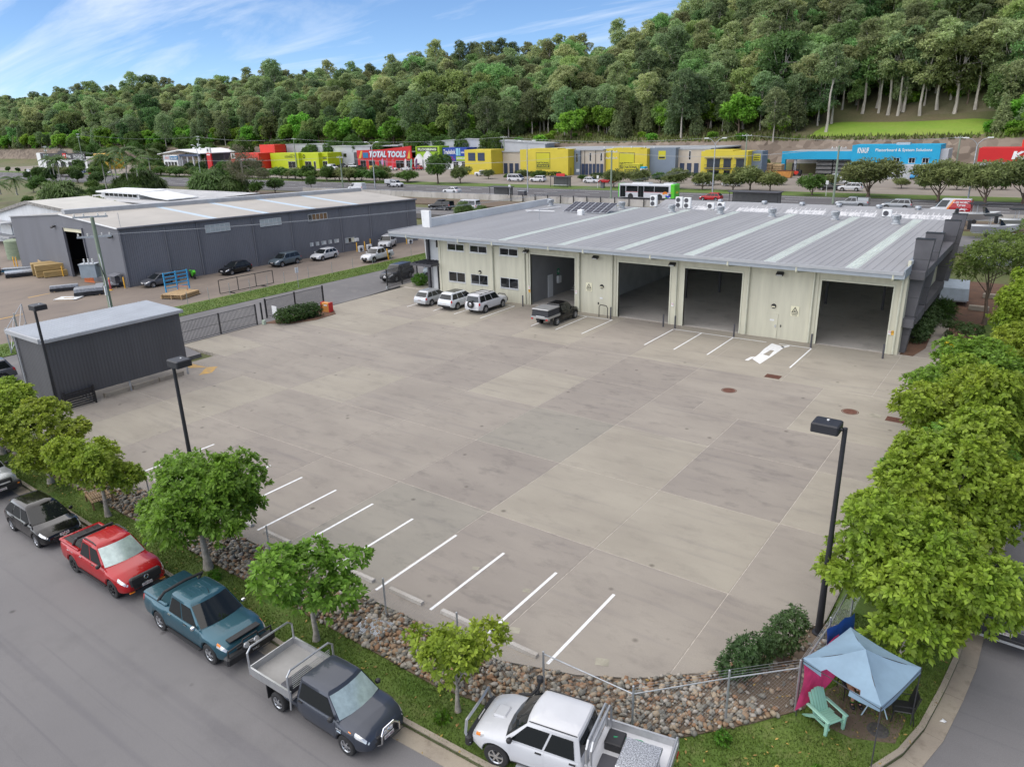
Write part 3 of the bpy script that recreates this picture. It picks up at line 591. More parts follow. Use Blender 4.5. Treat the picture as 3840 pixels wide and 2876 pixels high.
# ---------------------------------------------------------------- bollards, hoop
for i, (x, y) in enumerate(((-33.94,34.74),(-24.0,34.62),(-18.72,34.5),(-17.63,34.52),(-12.37,34.44),(-6.21,34.44),(-1.02,34.25))):
    o = MB().lathe([(0.07,0.0),(0.07,1.08),(0.055,1.12),(0.0,1.13)], 12).build('bollard', M_char, smooth=0.6, loc=(x,y,0.002))
    tag(o, ['dark steel bollard between the office windows and the stair opening','dark steel bollard beside the bent hoop','dark bollard at the right jamb of the second opening','dark bollard at the left jamb of the third opening','dark bollard at the right jamb of the third opening','dark bollard at the left jamb of the rightmost opening','dark bollard at the right jamb of the rightmost opening'][i], 'bollard', 'dark bollards guarding the openings')
tag(MB().tube([(-25.35,34.85,0),(-25.35,34.85,0.95),(-25.2,34.85,1.15),(-24.55,34.75,1.15),(-24.4,34.75,0.95),(-24.4,34.75,0)], 0.04, 8).build('bike_hoop', M_blk, smooth=0.6), 'black bent-tube hoop in front of the cream wall', 'hoop')
# ---------------------------------------------------------------- grey neighbouring warehouse
M_wgrey = mat('grey_cladding', (0.150, 0.155, 0.176), 0.55, var=0.08, scale=0.4, stretch=(1, 1, 0.2))
M_wroof = mat('beige_roof', (0.40, 0.375, 0.335), 0.6, var=0.08, scale=0.25)
M_skyb = mat('blue_skylight', (0.46, 0.56, 0.64), 0.5, var=0.06)
gw = thing('grey_warehouse', 'long grey clad warehouse with beige roof and a row of cars along it', 'warehouse', (0,0,0))
A, Dd = Vector((-81.0,19.6)), Vector((-75.6,64.5)); Bc, Cc = Vector((-110.4,19.7)), Vector((-105,64.5))
ud = (Dd-A).normalized(); nd = Vector((ud.y, -ud.x)); LN = (Dd-A).length
def corr(p0, p1, z0a, z1a, z0b, z1b, nout, pitch=0.25, d=0.02):
    """corrugated wall sheet from p0 to p1 (2D), top heights vary linearly"""
    p0, p1 = Vector(p0), Vector(p1); L = (p1-p0).length; n = int(L/pitch); mb = MB(); vs = []
    for i in range(n*4+1):
        t = i/(n*4); ph = i % 4; off = (0, 0, d, d)[ph]; q = p0+(p1-p0)*t+Vector(nout)*off
        vs += [(q.x,q.y,z0a+(z0b-z0a)*t),(q.x,q.y,z1a+(z1b-z1a)*t)]
    return mb.add(vs, [(2*i,2*i+2,2*i+3,2*i+1) for i in range(n*4)])
EA, ED = 6.85, 6.35
corr(A, Dd, -0.04, EA, -0.04, ED, nd).build('long_wall', M_wgrey, gw)
RF = Vector((-95.2,19.7)); RB = Vector((-87.6,64.0)); ZR0, ZR1 = 7.85, 7.35
DX0, DX1 = -94.9, -89.9
corr(Bc, (DX0,19.7), -0.04, 6.95, -0.04, 7.83, (0,-1)).build('front_wall', M_wgrey, gw)
corr((DX1,19.68), A, -0.04, 7.50, -0.04, 6.87, (0,-1)).build('front_wall', M_wgrey, gw)
MB().add([(DX0,19.7,6.3),(DX1,19.68,6.3),(DX1,19.68,7.49),(DX0,19.7,7.82)], [(0,1,2,3)]).build('front_wall', M_wgrey, gw)
mb = MB(); mb.box(DX0-0.15,DX0,19.5,19.8,0,6.3); mb.box(DX1,DX1+0.15,19.5,19.8,0,6.3); mb.box(DX0-0.15,DX1+0.15,19.5,19.8,6.3,6.5); mb.build('door_frame', M_wgrey, gw)
MB().box(DX0,DX1,19.66,19.75,5.85,6.3).build('rolled_door', M_sgn, gw)
MB().box(-109,-84,20,60,-0.02,0.0).build('interior_floor', M_int, gw); MB().box(-108,-84,34,34.2,0,6.5).build('interior_wall', M_intg, gw)
for x in (-93.9,-92.4,-91.0): MB().box(x-0.06,x+0.06,24,26,0,5).build('rack_upright', M_alu, gw)
for k in range(3): MB().box(-94.5,-90.2,24,26,1.4+k*1.3,1.5+k*1.3).build('rack_shelf', M_wood, gw)
mb = MB().add([(Bc.x,Bc.y,-0.04),(Cc.x,Cc.y,-0.04),(Cc.x,Cc.y,6.4),(Bc.x,Bc.y,6.95)], [(0,1,2,3)]); mb.add([(Cc.x,Cc.y,0),(Dd.x,Dd.y,0),(Dd.x,Dd.y,ED),(RB.x,RB.y,ZR1),(Cc.x,Cc.y,6.4)], [(0,1,2,3,4)]); mb.build('rear_walls', M_wgrey, gw)
def rp_(s, t):   # roof right plane: s along (0..1), t eave->ridge
    e = A+(Dd-A)*s+nd*0.18; r = RF+(RB-RF)*s; return (e.x+(r.x-e.x)*t, e.y+(r.y-e.y)*t-0.15*(1-s), (EA+(ED-EA)*s)+((ZR0+(ZR1-ZR0)*s)-(EA+(ED-EA)*s))*t+0.06)
cuts = [0, 0.262, 0.281, 0.425, 0.445, 0.585, 0.606, 0.748, 0.769, 1.0]
for i in range(9):
    a, c = cuts[i], cuts[i+1]; MB().ext([rp_(a,0), rp_(c,0), rp_(c,1), rp_(a,1)], (0,0,-0.05)).build('roof_sheet' if i % 2 == 0 else 'skylight_strip', M_wroof if i % 2 == 0 else M_skyb, gw)
lf = [(Bc.x,Bc.y-0.15,6.98),(RF.x,RF.y-0.15,ZR0+0.05),(RB.x,RB.y,ZR1+0.05),(Cc.x,Cc.y,6.45)]; MB().ext(lf, (0,0,-0.05)).build('roof_sheet', M_wroof, gw)
MB().ext([(RF.x-0.45,RF.y+0.5,ZR0+0.05),(RF.x+0.35,RF.y+0.5,ZR0+0.0),(RF.x+0.35,RF.y+0.5,ZR0+0.55),(RF.x-0.45,RF.y+0.5,ZR0+0.6)], (RB.x-RF.x,RB.y-RF.y-0.5,ZR1-ZR0)).build('ridge_vent', M_gutter, gw)
e0, e1 = rp_(0,-0.005), rp_(1,-0.005)
MB().tube([e0, e1], 0.13, 6).build('gutter', M_wgrey, gw)
MB().tube([(Bc.x,Bc.y-0.12,6.98),(RF.x,RF.y-0.12,ZR0+0.08)], 0.09, 4).build('barge_flashing', M_gutter, gw); MB().tube([(RF.x,RF.y-0.12,ZR0+0.08),(e0[0],e0[1],e0[2])], 0.09, 4).build('barge_flashing', M_wht, gw)
def wp(s, off=0.0): q = A+ud*s+nd*off; return q.x, q.y
for s in (0.1,5.3,9.4,16.9,22.6,30.8,36.1,43.4):
    x, y = wp(s, 0.1); MB().tube([(x,y,EA-0.2-0.5*s/LN),(x,y,0)], 0.09, 6).build('downpipe', M_wgrey, gw)
def win_w(s0, s1, z0, z1, n, pm, fm=M_alu):
    mb = MB(); p = lambda s, z, o=0.05: (*wp(s, o), z)
    f = 0.07
    for a, b, c, d in ((s0,s1,z0,z0+f),(s0,s1,z1-f,z1)): mb.ext([p(a,c),p(b,c),p(b,d),p(a,d)], (nd.x*0.05,nd.y*0.05,0))
    for i in range(n+1):
        a = s0+(s1-s0-f)*i/n; mb.ext([p(a,z0+f),p(a+f,z0+f),p(a+f,z1-f),p(a,z1-f)], (nd.x*0.05,nd.y*0.05,0))
    w_ = mb.build('window', fm, gw)
    for i in range(n):
        a = s0+(s1-s0-f)*i/n+f; b = s0+(s1-s0-f)*(i+1)/n; MB().ext([p(a,z0+f),p(b,z0+f),p(b,z1-f),p(a,z1-f)], (nd.x*0.012,nd.y*0.012,0)).build('pane', pm[i % len(pm)], w_)
M_fg = mat('frosted_glass', (0.42, 0.47, 0.48), 0.3, var=0.12); M_cur = mat('brown_curtain', (0.22, 0.135, 0.07), 0.8, var=0.2, scale=4)
win_w(10.4,13.75,5.15,6.15,5,[M_fg]); win_w(18.0,21.2,5.08,6.05,5,[M_fg]); win_w(25.4,28.6,5.0,6.0,5,[M_glass,M_cur,M_cur,M_cur,M_cur])
for a, b in ((25.25,25.8),(26.2,26.75),(27.15,27.95),(28.35,28.9),(29.35,30.15)): win_w(a,b,1.5,2.05,2,[M_fg,M_wht])
win_w(31.2,32.9,1.22,1.97,3,[M_fg,M_glass,M_sgn])
x, y = wp(33.2, 0.2); MB().bev(x-0.2,x+0.2,y-0.3,y+0.3,1.3,1.75,0.03).build('window_air_conditioner', M_wht, gw)
for x, z in ((-97.2,6.3),(-82.6,5.9)): f = MB().obox((x,19.4,z),(0.5,0.5,0.15),(0.4,0,0)).build('wall_light', M_blk, gw); MB().box(x-0.04,x+0.04,19.5,19.66,z-0.05,z+0.05).build('bracket', M_blk, f)
MB().tube([(-82.0,20.5,6.9),(-82.0,20.5,8.6)], 0.03).build('roof_antenna', M_galv, gw)
# ---------------------------------------------------------------- white sheds behind it
ws = thing('white_shed', 'white gabled shed with weathered fascia at the left edge', 'shed', (0,0,0))
M_wcl = mat('white_cladding', (0.62, 0.64, 0.66), 0.55, var=0.08, scale=0.4, stretch=(3, 3, 0.3)); M_wrf = mat('cream_roof', (0.48, 0.465, 0.42), 0.6, var=0.08, scale=0.3)
Y0 = 30.0; DP = 10.0
MB().ext([(-152,Y0,-0.04),(-112.5,Y0,-0.04),(-112.5,Y0,6.2),(-130.2,Y0,7.25),(-152,Y0,3.6)], (0,DP-1,0)).build('walls', M_wcl, ws)
MB().ext([(-152.5,Y0-0.3,3.62),(-130.2,Y0-0.3,7.30),(-130.2,Y0-0.3,7.45),(-152.5,Y0-0.3,3.77)], (0,DP,0)).build('roof', M_wrf, ws); MB().ext([(-130.2,Y0-0.3,7.30),(-112,Y0-0.3,6.22),(-112,Y0-0.3,6.37),(-130.2,Y0-0.3,7.45)], (0,DP,0)).build('roof', M_wrf, ws)
M_wfas = mat('weathered_fascia', (0.36, 0.35, 0.33), 0.8, c2=(0.13, 0.12, 0.11), scale=2.5)
MB().ext([(-152.5,Y0-0.42,3.35),(-130.2,Y0-0.42,7.0),(-130.2,Y0-0.42,7.5),(-152.5,Y0-0.42,3.8)], (0,0.1,0)).build('fascia', M_wfas, ws); MB().ext([(-130.2,Y0-0.42,7.0),(-112,Y0-0.42,5.95),(-112,Y0-0.42,6.42),(-130.2,Y0-0.42,7.5)], (0,0.1,0)).build('fascia', M_wfas, ws)
MB().box(-148,-136.0,27.5,29.9,3.55,3.8).build('lean_to_roof', M_gutter, ws); MB().box(-146,-135.5,28.0,29.9,1.2,1.5).build('lean_to_beam', M_gutter, ws)
MB().box(-143,-138.6,29.85,29.95,1.5,3.3).build('roller_door', M_wht, ws); MB().box(-138.0,-136.4,29.9,29.96,0.2,3.2).build('side_door', M_wht, ws)
cl = thing('clerestory_house', 'low white-roofed building with a clerestory strip of dark windows', 'building', (0,0,0))
MB().box(-178,-146,62,80,0,3.8).build('walls', M_wcl, cl)
ribbed(-182,-140,58,82,lambda y: 3.9+(y-58)*0.01, pitch=1.2).build('roof', mat('pale_roof', (0.50,0.50,0.50), 0.6, var=0.15, scale=0.3), cl)
MB().box(-173.6,-157.0,63.0,68,3.9,5.0).build('clerestory_wall', M_wht, cl); MB().ext([(-174.4,62.2,5.0),(-156.4,62.2,5.0),(-156.4,62.2,5.35),(-174.4,62.2,5.35)], (0,7,0.2)).build('clerestory_roof', M_wht, cl)
MB().ext([(-156.4,62.2,5.15),(-150,62.2,4.5),(-144,62.2,4.15),(-144,62.2,4.35),(-150,62.2,4.75),(-156.4,62.2,5.35)], (0,7,0)).build('swept_roof', M_wht, cl)
for i in range(7):
    x = -171.8+i*2.05; f = MB().box(x,x+1.95,62.9,62.97,4.15,4.95).build('window', M_wht, cl); MB().box(x+0.12,x+1.83,62.88,62.895,4.22,4.88).build('pane', M_glass, f)
# ---------------------------------------------------------------- dark carport shed at the yard edge
sh = thing('carport_shed', 'tall charcoal ribbed carport shed with pale skillion roof beside the yard', 'shed', (0,0,0))
M_cor = mat('charcoal_cladding', (0.078, 0.079, 0.086), 0.5, var=0.10, scale=0.5, stretch=(2, 2, 0.3))
XF, XK, SY0, SY1 = -43.35, -47.9, -5.0, 4.35
corr((XF,SY1), (XF,SY0), 0.75, 4.8, 0.75, 4.8, (1,0), 0.22, 0.011).build('front_wall', M_cor, sh)
corr((XF,SY0), (XK,SY0), 0.6, 4.8, 0.6, 4.95, (0,-1), 0.22, 0.011).build('side_wall', M_cor, sh)
mb = MB(); mb.box(XK,XF-0.01,SY1-0.08,SY1,2.9,4.85); mb.build('rear_panel', M_cor, sh)
rb = ribbed(SY0-0.2, SY1+0.25, 0, 4.9, lambda y: 4.93+y*0.03, pitch=0.25, rw=0.035, rh=0.015)
rb.v = [(XF+0.15-y, x, z) for x, y, z in rb.v]; rb.f = [f for f in rb.f]
rb.build('roof', mat('pale_zinc', (0.29, 0.32, 0.36), 0.55, metal=0.0, var=0.08, scale=0.6), sh)
MB().box(XF+0.05,XF+0.22,SY0-0.2,SY1+0.25,4.72,4.9).build('gutter', M_gutter, sh); MB().box(XK-0.2,XF+0.2,SY0-0.32,SY0-0.18,4.78,5.06).build('barge_board', M_gutter, sh)
for x, y in ((XF-0.08,SY1-0.08),(XF-0.08,-0.1),(XF-0.08,SY0+0.1),(XK+0.1,SY1-0.08),(XK+0.1,SY0+0.1),(XK+0.1,0)): MB().box(x-0.05,x+0.05,y-0.05,y+0.05,0,4.75).build('post', M_galv, sh)
MB().tube([(XK+0.6,SY0-0.1,4.7),(XK+0.6,SY0-0.1,0)], 0.06).build('downpipe', M_gutter, sh)
for j in range(3):
    for q in range(2): MB().box(XF-0.38,XF-0.08,-1.9+j*2.0,-0.02+j*2.0,0.003+q*0.16,0.155+q*0.16).build('sleeper', M_kerb, sh)
bn = thing('slatted_bin_enclosure', 'low black slatted enclosure at the front corner of the carport shed', 'enclosure', (0,0,0))
for k in range(7):
    z = 0.12+k*0.16; MB().box(-46.4,-43.1,-2.72,-2.68,z,z+0.09).build('slat', M_blk, bn); MB().box(-43.12,-43.08,-4.6,-2.72,z,z+0.09).build('slat', M_blk, bn); MB().box(-46.42,-46.38,-4.6,-2.72,z,z+0.09).build('slat', M_blk, bn)
for x, y in ((-46.4,-2.7),(-43.1,-2.7),(-43.1,-4.6),(-46.4,-4.6)): MB().box(x-0.05,x+0.05,y-0.05,y+0.05,0,1.3).build('post', M_blk, bn)
# ---------------------------------------------------------------- vehicles
M_tyre = mat('tyre_rubber', (0.022, 0.022, 0.023), 0.85, var=0.15, scale=6)
M_rim = mat('alloy_rim', (0.52, 0.53, 0.55), 0.3, metal=0.8, var=0.05); M_rimb = mat('black_rim', (0.03, 0.03, 0.032), 0.35, metal=0.4, var=0.1)
M_plast = mat('black_plastic', (0.022, 0.022, 0.024), 0.55, var=0.1); M_cg = mat('car_glass', (0.010, 0.013, 0.014), 0.03, var=0.0, spec=0.5)
M_hl = mat('headlight', (0.62, 0.63, 0.64), 0.12, metal=0.3, var=0.25, scale=9, coat=1.0); M_tl = mat('tail_light', (0.42, 0.012, 0.012), 0.2, var=0.15, coat=1.0); M_amb = mat('amber_lens', (0.75, 0.22, 0.02), 0.25, var=0.1, coat=0.6)
M_chr = mat('chrome', (0.72, 0.73, 0.74), 0.12, metal=1.0, var=0.04); M_plate = mat('number_plate', (0.68, 0.66, 0.64), 0.5, var=0.05); M_plt = mat('plate_ink', (0.16, 0.02, 0.05), 0.5, var=0)
M_shade = mat('sun_shade', (0.42, 0.52, 0.52), 0.25, metal=0.35, var=0.14, scale=5, coat=0.8)
def paint(name, c, metal=0.0, rough=0.38): return mat('paint_'+name, c, rough, metal, var=0.03, scale=1.2, coat=0.55, spec=0.25)
PT = {k: paint(k, *v) for k, v in {'white': ((0.55,0.56,0.58),), 'silver': ((0.46,0.48,0.50),0.5), 'grey': ((0.10,0.105,0.12),0.3), 'slate': ((0.046,0.054,0.072),0.3), 'black': ((0.006,0.006,0.007),0.0,0.16), 'red': ((0.36,0.006,0.010),0.1), 'teal': ((0.030,0.095,0.130),0.45), 'blue': ((0.02,0.06,0.30),0.2), 'sky': ((0.03,0.25,0.50),0.2), 'dgrey': ((0.040,0.042,0.047),0.3), 'pearl': ((0.62,0.65,0.67),0.1), 'bluegrey': ((0.115,0.150,0.175),0.4), 'green': ((0.08,0.60,0.02),), 'yellow': ((0.72,0.58,0.02),), 'gmet': ((0.26,0.275,0.29),0.5), 'lime': ((0.10,0.55,0.03),)}.items()}
def lerp(tab, x):
    xs = [p[0] for p in tab]; return float(np.interp(x, xs, [p[1] for p in tab]))
class Car:
    def __init__(s, L, W, wb, r, top, gh, sill=0.26, xo=0.0, endw=0.80, arch=1.16, kind='suv', bed=None, crown=0.03, rear_w=None):
        s.L, s.W, s.wb, s.r, s.top, s.gh, s.sill, s.kind, s.bed, s.crown = L, W, wb, r, top, gh, sill, kind, bed, crown
        h = L/2; s.h = h; s.ax = (xo+wb/2, xo-wb/2); s.ra = r*arch; w_ = W/2
        s.wt = [(-h, w_*(rear_w or endw+0.08)),(-h+0.07, w_*0.93),(-h+0.28, w_*0.985),(-h*0.4, w_),(h*0.35, w_),(h-0.62, w_*0.985),(h-0.26, w_*0.93),(h-0.09, w_*0.85),(h, w_*endw*0.90)]
        s.parts = []; s.make()
    def bot(s, x):
        z = s.sill+0.10*max(0, (abs(x)-(s.h-0.35))/0.35)
        for a in s.ax:
            if abs(x-a) < s.ra: z = max(z, s.r+math.sqrt(max(0, s.ra**2-(x-a)**2))*0.97)
        return z
    def sect(s, x):
        w_ = lerp(s.wt, x); zt = lerp(s.top, x); zb = s.bot(x); h = zt-zb; fl = 0.0
        for a in s.ax:
            d = abs(x-a)/(s.ra*1.25)
            if d < 1: fl = max(fl, 0.035*(1-d**4))
        return [(w_*0.95+fl, zb), (w_+fl, zb+0.16*h), (w_*1.0+fl*0.8, zb+0.52*h), (w_*0.985+fl*0.2, zb+0.74*h), (w_*0.935, zt-0.045), (w_*0.86, zt), (w_*0.45, zt+s.crown*0.8), (0.0, zt+s.crown)]
    def surf(s, x, t, o=0.006):
        p = s.sect(x); i = min(int(t), 6); f = t-i; y = p[i][0]+(p[i+1][0]-p[i][0])*f; z = p[i][1]+(p[i+1][1]-p[i][1])*f
        dy, dz = p[i+1][0]-p[i][0], p[i+1][1]-p[i][1]; n = math.hypot(dy, dz) or 1; return (x, y+o*dz/n, z-o*dy/n)
    def patch(s, x0, x1, t0, t1, nx=4, nt_=4, o=0.006, sides=(1, -1)):
        out = []
        for sg in sides:
            mb = MB(); P = []
            for i in range(nx+1):
                for j in range(nt_+1):
                    q = s.surf(x0+(x1-x0)*i/nx, t0+(t1-t0)*j/nt_, o); P.append((q[0], q[1]*sg, q[2]))
            F = [(i*(nt_+1)+j, (i+1)*(nt_+1)+j, (i+1)*(nt_+1)+j+1, i*(nt_+1)+j+1) for i in range(nx) for j in range(nt_)]
            mb.add(P, [f if sg > 0 else f[::-1] for f in F]); out.append(mb)
        return out
    def part(s, name, mb, key, parent=None, smooth=0.6):
        s.parts.append((name, mb.mesh(name, smooth), key, parent)); return len(s.parts)-1
    def ring(s, lvl):
        g = s.gh; xf, xr, w_, z, bf, br = g[lvl]
        return [(xf+bf,0,z),(xf+bf*0.72,w_*0.52,z),(xf,w_*0.965,z),(xf-0.10,w_,z),((xf+xr)/2,w_*1.01,z),(xr+0.12,w_*0.99,z),(xr,w_*0.93,z),(xr-br*0.7,w_*0.5,z),(xr-br,0,z)]
    def make(s):
        h = s.h; xs = set(np.round(np.linspace(-h+0.3, h-0.3, 22), 3)) | {-h,-h+0.035,-h+0.09,-h+0.18,h-0.18,h-0.09,h-0.035,h}
        for a in s.ax:
            for k in range(0, 13): xs.add(round(a+s.ra*math.cos(math.pi*k/12)*0.999, 3))
            xs |= {round(a+s.ra*1.02, 3), round(a-s.ra*1.02, 3)}
        if s.bed: xs |= {round(s.bed[0], 3), round(s.bed[1], 3)}
        xs = sorted(xs); mb = MB(); n = 8; V = []
        for x in xs:
            p = s.sect(x)
            V += [(x,y,z) for y, z in p]+[(x,-y,z) for y, z in p[-2::-1]]
        m = 2*n-1; F = []; MI = []
        for i in range(len(xs)-1):
            for j in range(m-1): F.append((i*m+j, (i+1)*m+j, (i+1)*m+j+1, i*m+j+1)); MI.append(0)
            F.append((i*m+m-1, (i+1)*m+m-1, (i+1)*m, i*m)); MI.append(1)
        F.append(tuple(range(m-1, -1, -1))); MI.append(0); F.append(tuple((len(xs)-1)*m+j for j in range(m))); MI.append(0)
        mb.v = V; mb.f = [f[::-1] for f in F]; mb.m = MI; mb.k = 1
        s.part('body', mb, ('paint', 'plast'), smooth=0.75)
        g = s.gh
        if g:
            r0, r1 = s.ring(0), s.ring(1); z1 = g[1][3]
            r2 = [(x*0.93+0.07*(g[1][0]+g[1][1])/2, y*0.90, z1+0.045) for x, y, z in r1]; r3 = [(x*0.6+0.4*(g[1][0]+g[1][1])/2, y*0.55, z1+0.068) for x, y, z in r1]
            full = lambda r: r+[(x,-y,z) for x, y, z in r[-2:0:-1]]
            V = []; 
            for r in (r0, r1, r2, r3): V += full(r)
            k = len(full(r0)); F = [(l*k+i, l*k+(i+1) % k, (l+1)*k+(i+1) % k, (l+1)*k+i) for l in range(3) for i in range(k)]+[tuple(3*k+i for i in range(k))]
            mb = MB().add(V, F); s.part('cabin', mb, ('paint',), smooth=0.6)
            def gp(i0, i1, a0, a1, t0, t1, o=0.006, sg=1, nn=1):
                """glass patch between ring points i0..i1"""
                idx = list(range(i0, i1+1)) if i1 > i0 else [i0]
                pts = []
                for t_ in (t0, t1):
                    row = []
                    for q, i in enumerate(idx):
                        b, tp = Vector(r0[i]), Vector(r1[i]); row.append(b+(tp-b)*t_)
                    row[0] = row[0]+(row[1]-row[0])*a0; row[-1] = row[-1]+(row[-2]-row[-1])*a1; pts.append(row)
                return pts
            # windscreen / rear glass (symmetric)
            def screen(i0, i1, key, nm, t0, t1, a):
                pts = gp(i0, i1, 0 if i0 == 0 else a, a if i0 == 0 else 0, t0, t1)
                rows = []
                for row in pts:
                    rr = row if i0 == 0 else row[::-1]      # centre first
                    rows.append([(v.x, -v.y, v.z) for v in rr[::-1]]+[(v.x, v.y, v.z) for v in rr[1:]])
                nr = (Vector(rows[0][1])-Vector(rows[0][0])).cross(Vector(rows[1][0])-Vector(rows[0][0])).normalized(); sgn = 1 if i0 == 0 else -1
                nrm = Vector((abs(nr.x)*sgn, 0, abs(nr.z))); o = 0.007; mbq = MB(); w_ = len(rows[0])
                mbq.add([tuple(Vector(p)+nrm*o) for row in rows for p in row], [(i, i+1, w_+i+1, w_+i) if i0 == 0 else (i+1, i, w_+i, w_+i+1) for i in range(w_-1)])
                s.part(nm, mbq, (key,), smooth=0.8)
            screen(0, 2, 'screen', 'windscreen', 0.04, 0.93, 0.06)
            if s.kind != 'panel': screen(6, 8, 'glass', 'rear_window', 0.10 if s.kind != 'ute' else 0.15, 0.86, 0.10)
            # side glass
            def side(xa0, xb0, xa1, xb1, t0, t1, nm='side_window'):
                for sg in (1, -1):
                    def Pt(x, t_):
                        w_ = g[0][2]+(g[1][2]-g[0][2])*t_; z = g[0][3]+(g[1][3]-g[0][3])*t_; return (x, sg*(w_*1.0+0.012), z)
                    P = [Pt(xa0,t0), Pt(xb0,t0), Pt(xb1,t1), Pt(xa1,t1)]; mbq = MB().add(P, [(0,1,2,3) if sg < 0 else (3,2,1,0)]); s.part(nm, mbq, ('glass',), smooth=0)
            f0, rr0, f1, rr1 = g[0][0]-0.10, g[0][1]+0.12, g[1][0]-0.02, g[1][1]+0.10
            nw = {'hatch': 3, 'suv': 3, 'ute': 2, 'single': 1, 'van': 3, 'panel': 1, 'sedan': 2}[s.kind]
            fr = {3: [0, 0.36, 0.70, 1.0], 2: [0, 0.52, 1.0], 1: [0, 1.0]}[nw]
            if s.kind == 'panel': fr = [0, 0.30]
            if s.kind == 'van': fr = [0, 0.24, 0.60, 0.97]
            for a, b in zip(fr, fr[1:]):
                t0, t1 = 0.06, 0.88
                lo = lambda q: f0+(rr0-f0)*q; hi = lambda q: f1+(rr1-f1)*q
                g_ = 0.03
                xa = lo(a)+(hi(a)-lo(a))*t0-g_; xb = lo(b)+(hi(b)-lo(b))*t0+g_; xc = lo(a)+(hi(a)-lo(a))*t1-g_; xd = lo(b)+(hi(b)-lo(b))*t1+g_
                side(xa, xb, xc, xd, t0, t1)
        # wheels
        r = s.r; tw = 0.115
        for a in s.ax:
            for sg in (1, -1):
                y = sg*(s.W/2-tw*0.92); mb = MB().lathe([(r*0.60,-tw),(r*0.90,-tw),(r*0.985,-tw*0.75),(r,-tw*0.4),(r,tw*0.4),(r*0.985,tw*0.75),(r*0.90,tw),(r*0.60,tw)], 22, (a,y,r), 'Y')
                i = s.part('wheel', mb, ('tyre',), smooth=0.7)
                yo = y+sg*tw*0.80; mb = MB().lathe([(0.0,sg*0.0),(r*0.16,sg*0.0),(r*0.18,-sg*0.03),(r*0.52,-sg*0.05),(r*0.60,sg*0.018),(r*0.66,sg*0.012)], 20, (a,yo,r), 'Y')
                if sg < 0: pass
                mb2 = MB()
                for k in range(6):
                    t = k*math.pi/3; mb2.obox((a+math.cos(t)*r*0.36, yo+sg*0.0, r+math.sin(t)*r*0.36), (r*0.56,0.035,r*0.13), (0,-t,0))
                s.parts.append(('rim', (lambda A, B: (A.add(B.v, B.f), A)[1])(mb2, MB().lathe([(r*0.52,sg*0.0),(r*0.60,sg*0.02),(r*0.66,sg*0.012)], 20, (a,yo,r), 'Y').lathe([(0,sg*0.02),(r*0.15,sg*0.02),(r*0.17,0)], 10, (a,yo,r), 'Y')).mesh('rim', 0.5), ('rim',), i))
                s.parts.append(('hub_disc', MB().lathe([(0.0,-sg*0.03),(r*0.6,-sg*0.03)], 14, (a,yo,r), 'Y').mesh('hub_disc', 0), ('plast',), i))
        # lamps, grille, bumper strips
        for mbq in s.patch(h-0.48, h-0.05, 3.05, 4.35, 6, 3): s.part('headlight', mbq, ('hl',))
        tall = s.kind in ('suv', 'hatch', 'van', 'panel', 'ute', 'single')
        if s.ax[1] > -h:
         for mbq in s.patch(-h+0.02, -h+0.22, 2.6, 4.6 if s.kind != 'ute' else 4.2, 4, 4): s.part('tail_light', mbq, ('tl',))
        zt = lerp(s.top, h-0.12); we = lerp(s.wt, h); zl = s.bot(h-0.02)
        mb = MB(); mb.bev(h-0.10,h+0.012,-we*0.66,we*0.66,zt-0.36,zt-0.10,0.02); i = s.part('grille', mb, ('plast',))
        for k in range(3): s.part('grille_bar', MB().box(h+0.012,h+0.022,-we*0.6,we*0.6,zt-0.31+k*0.075,zt-0.285+k*0.075), ('gbar',), i)
        s.part('badge', MB().lathe([(0.0,0.012),(0.07,0.010),(0.085,0.0)], 14, (h+0.018,0,zt-0.18), 'X'), ('chrome',))
        s.part('lower_intake', MB().bev(h-0.10,h+0.008,-we*0.8,we*0.8,zl+0.03,zl+0.17,0.02), ('plast',))
        s.part('number_plate', MB().box(h+0.010,h+0.026,-0.19,0.19,zl+0.19,zl+0.31), ('plate',))
        zr = s.bot(-h+0.02)
        if s.ax[1] > -h: s.part('rear_bumper', MB().bev(-h-0.02,-h+0.10,-lerp(s.wt,-h)*0.97,lerp(s.wt,-h)*0.97,zr-0.02,zr+0.16,0.03), ('bump',)); s.part('rear_plate', MB().box(-h-0.012,-h+0.002,-0.19,0.19,zr+0.25,zr+0.37), ('plate',))
        # doors and handles, mirrors, sill
        if g:
            xf0, xr0 = g[0][0]-0.05, g[0][1]+0.05; nd_ = 1 if s.kind in ('single', 'panel') else 2
            xb_ = max(xr0, s.ax[1]+s.ra*0.55) if s.kind not in ('ute', 'single') else xr0
            if s.kind in ('panel', 'van'): xb_ = xf0-1.1*nd_
            xa_ = min(xf0, s.ax[0]-s.ra*1.02)
            for k in range(nd_):
                a = xa_+(xb_-xa_)*k/nd_; c = xa_+(xb_-xa_)*(k+1)/nd_
                for q, mbq in enumerate(s.patch(a-0.008, c+0.008, 0.35, 4.6, 6, 6, 0.005)):
                    i = s.part('door', mbq, ('paint',)); sg = 1 if q == 0 else -1
                    p = s.surf(c+0.16, 3.5, 0.02); s.part('door_handle', MB().box(p[0]-0.09,p[0]+0.09,p[1]*sg-0.018,p[1]*sg+0.018,p[2]-0.016,p[2]+0.016), ('handle',), i, 0)
            for sg in (1, -1):
                x, y, z = g[0][0]-0.20, sg*(g[0][2]+0.12), g[0][3]+0.10
                s.part('mirror', MB().lathe([(0.0,-0.085),(0.06,-0.075),(0.085,-0.02),(0.085,0.03),(0.05,0.075),(0.0,0.08)], 10, (x,y,z), 'Y'), ('mirror',))
        for mbq in s.patch(max(-h+0.1, s.ax[1]+s.ra*1.05), s.ax[0]-s.ra*1.05, 0.0, 0.45, 6, 2, 0.012): s.part('sill', mbq, ('sill',))
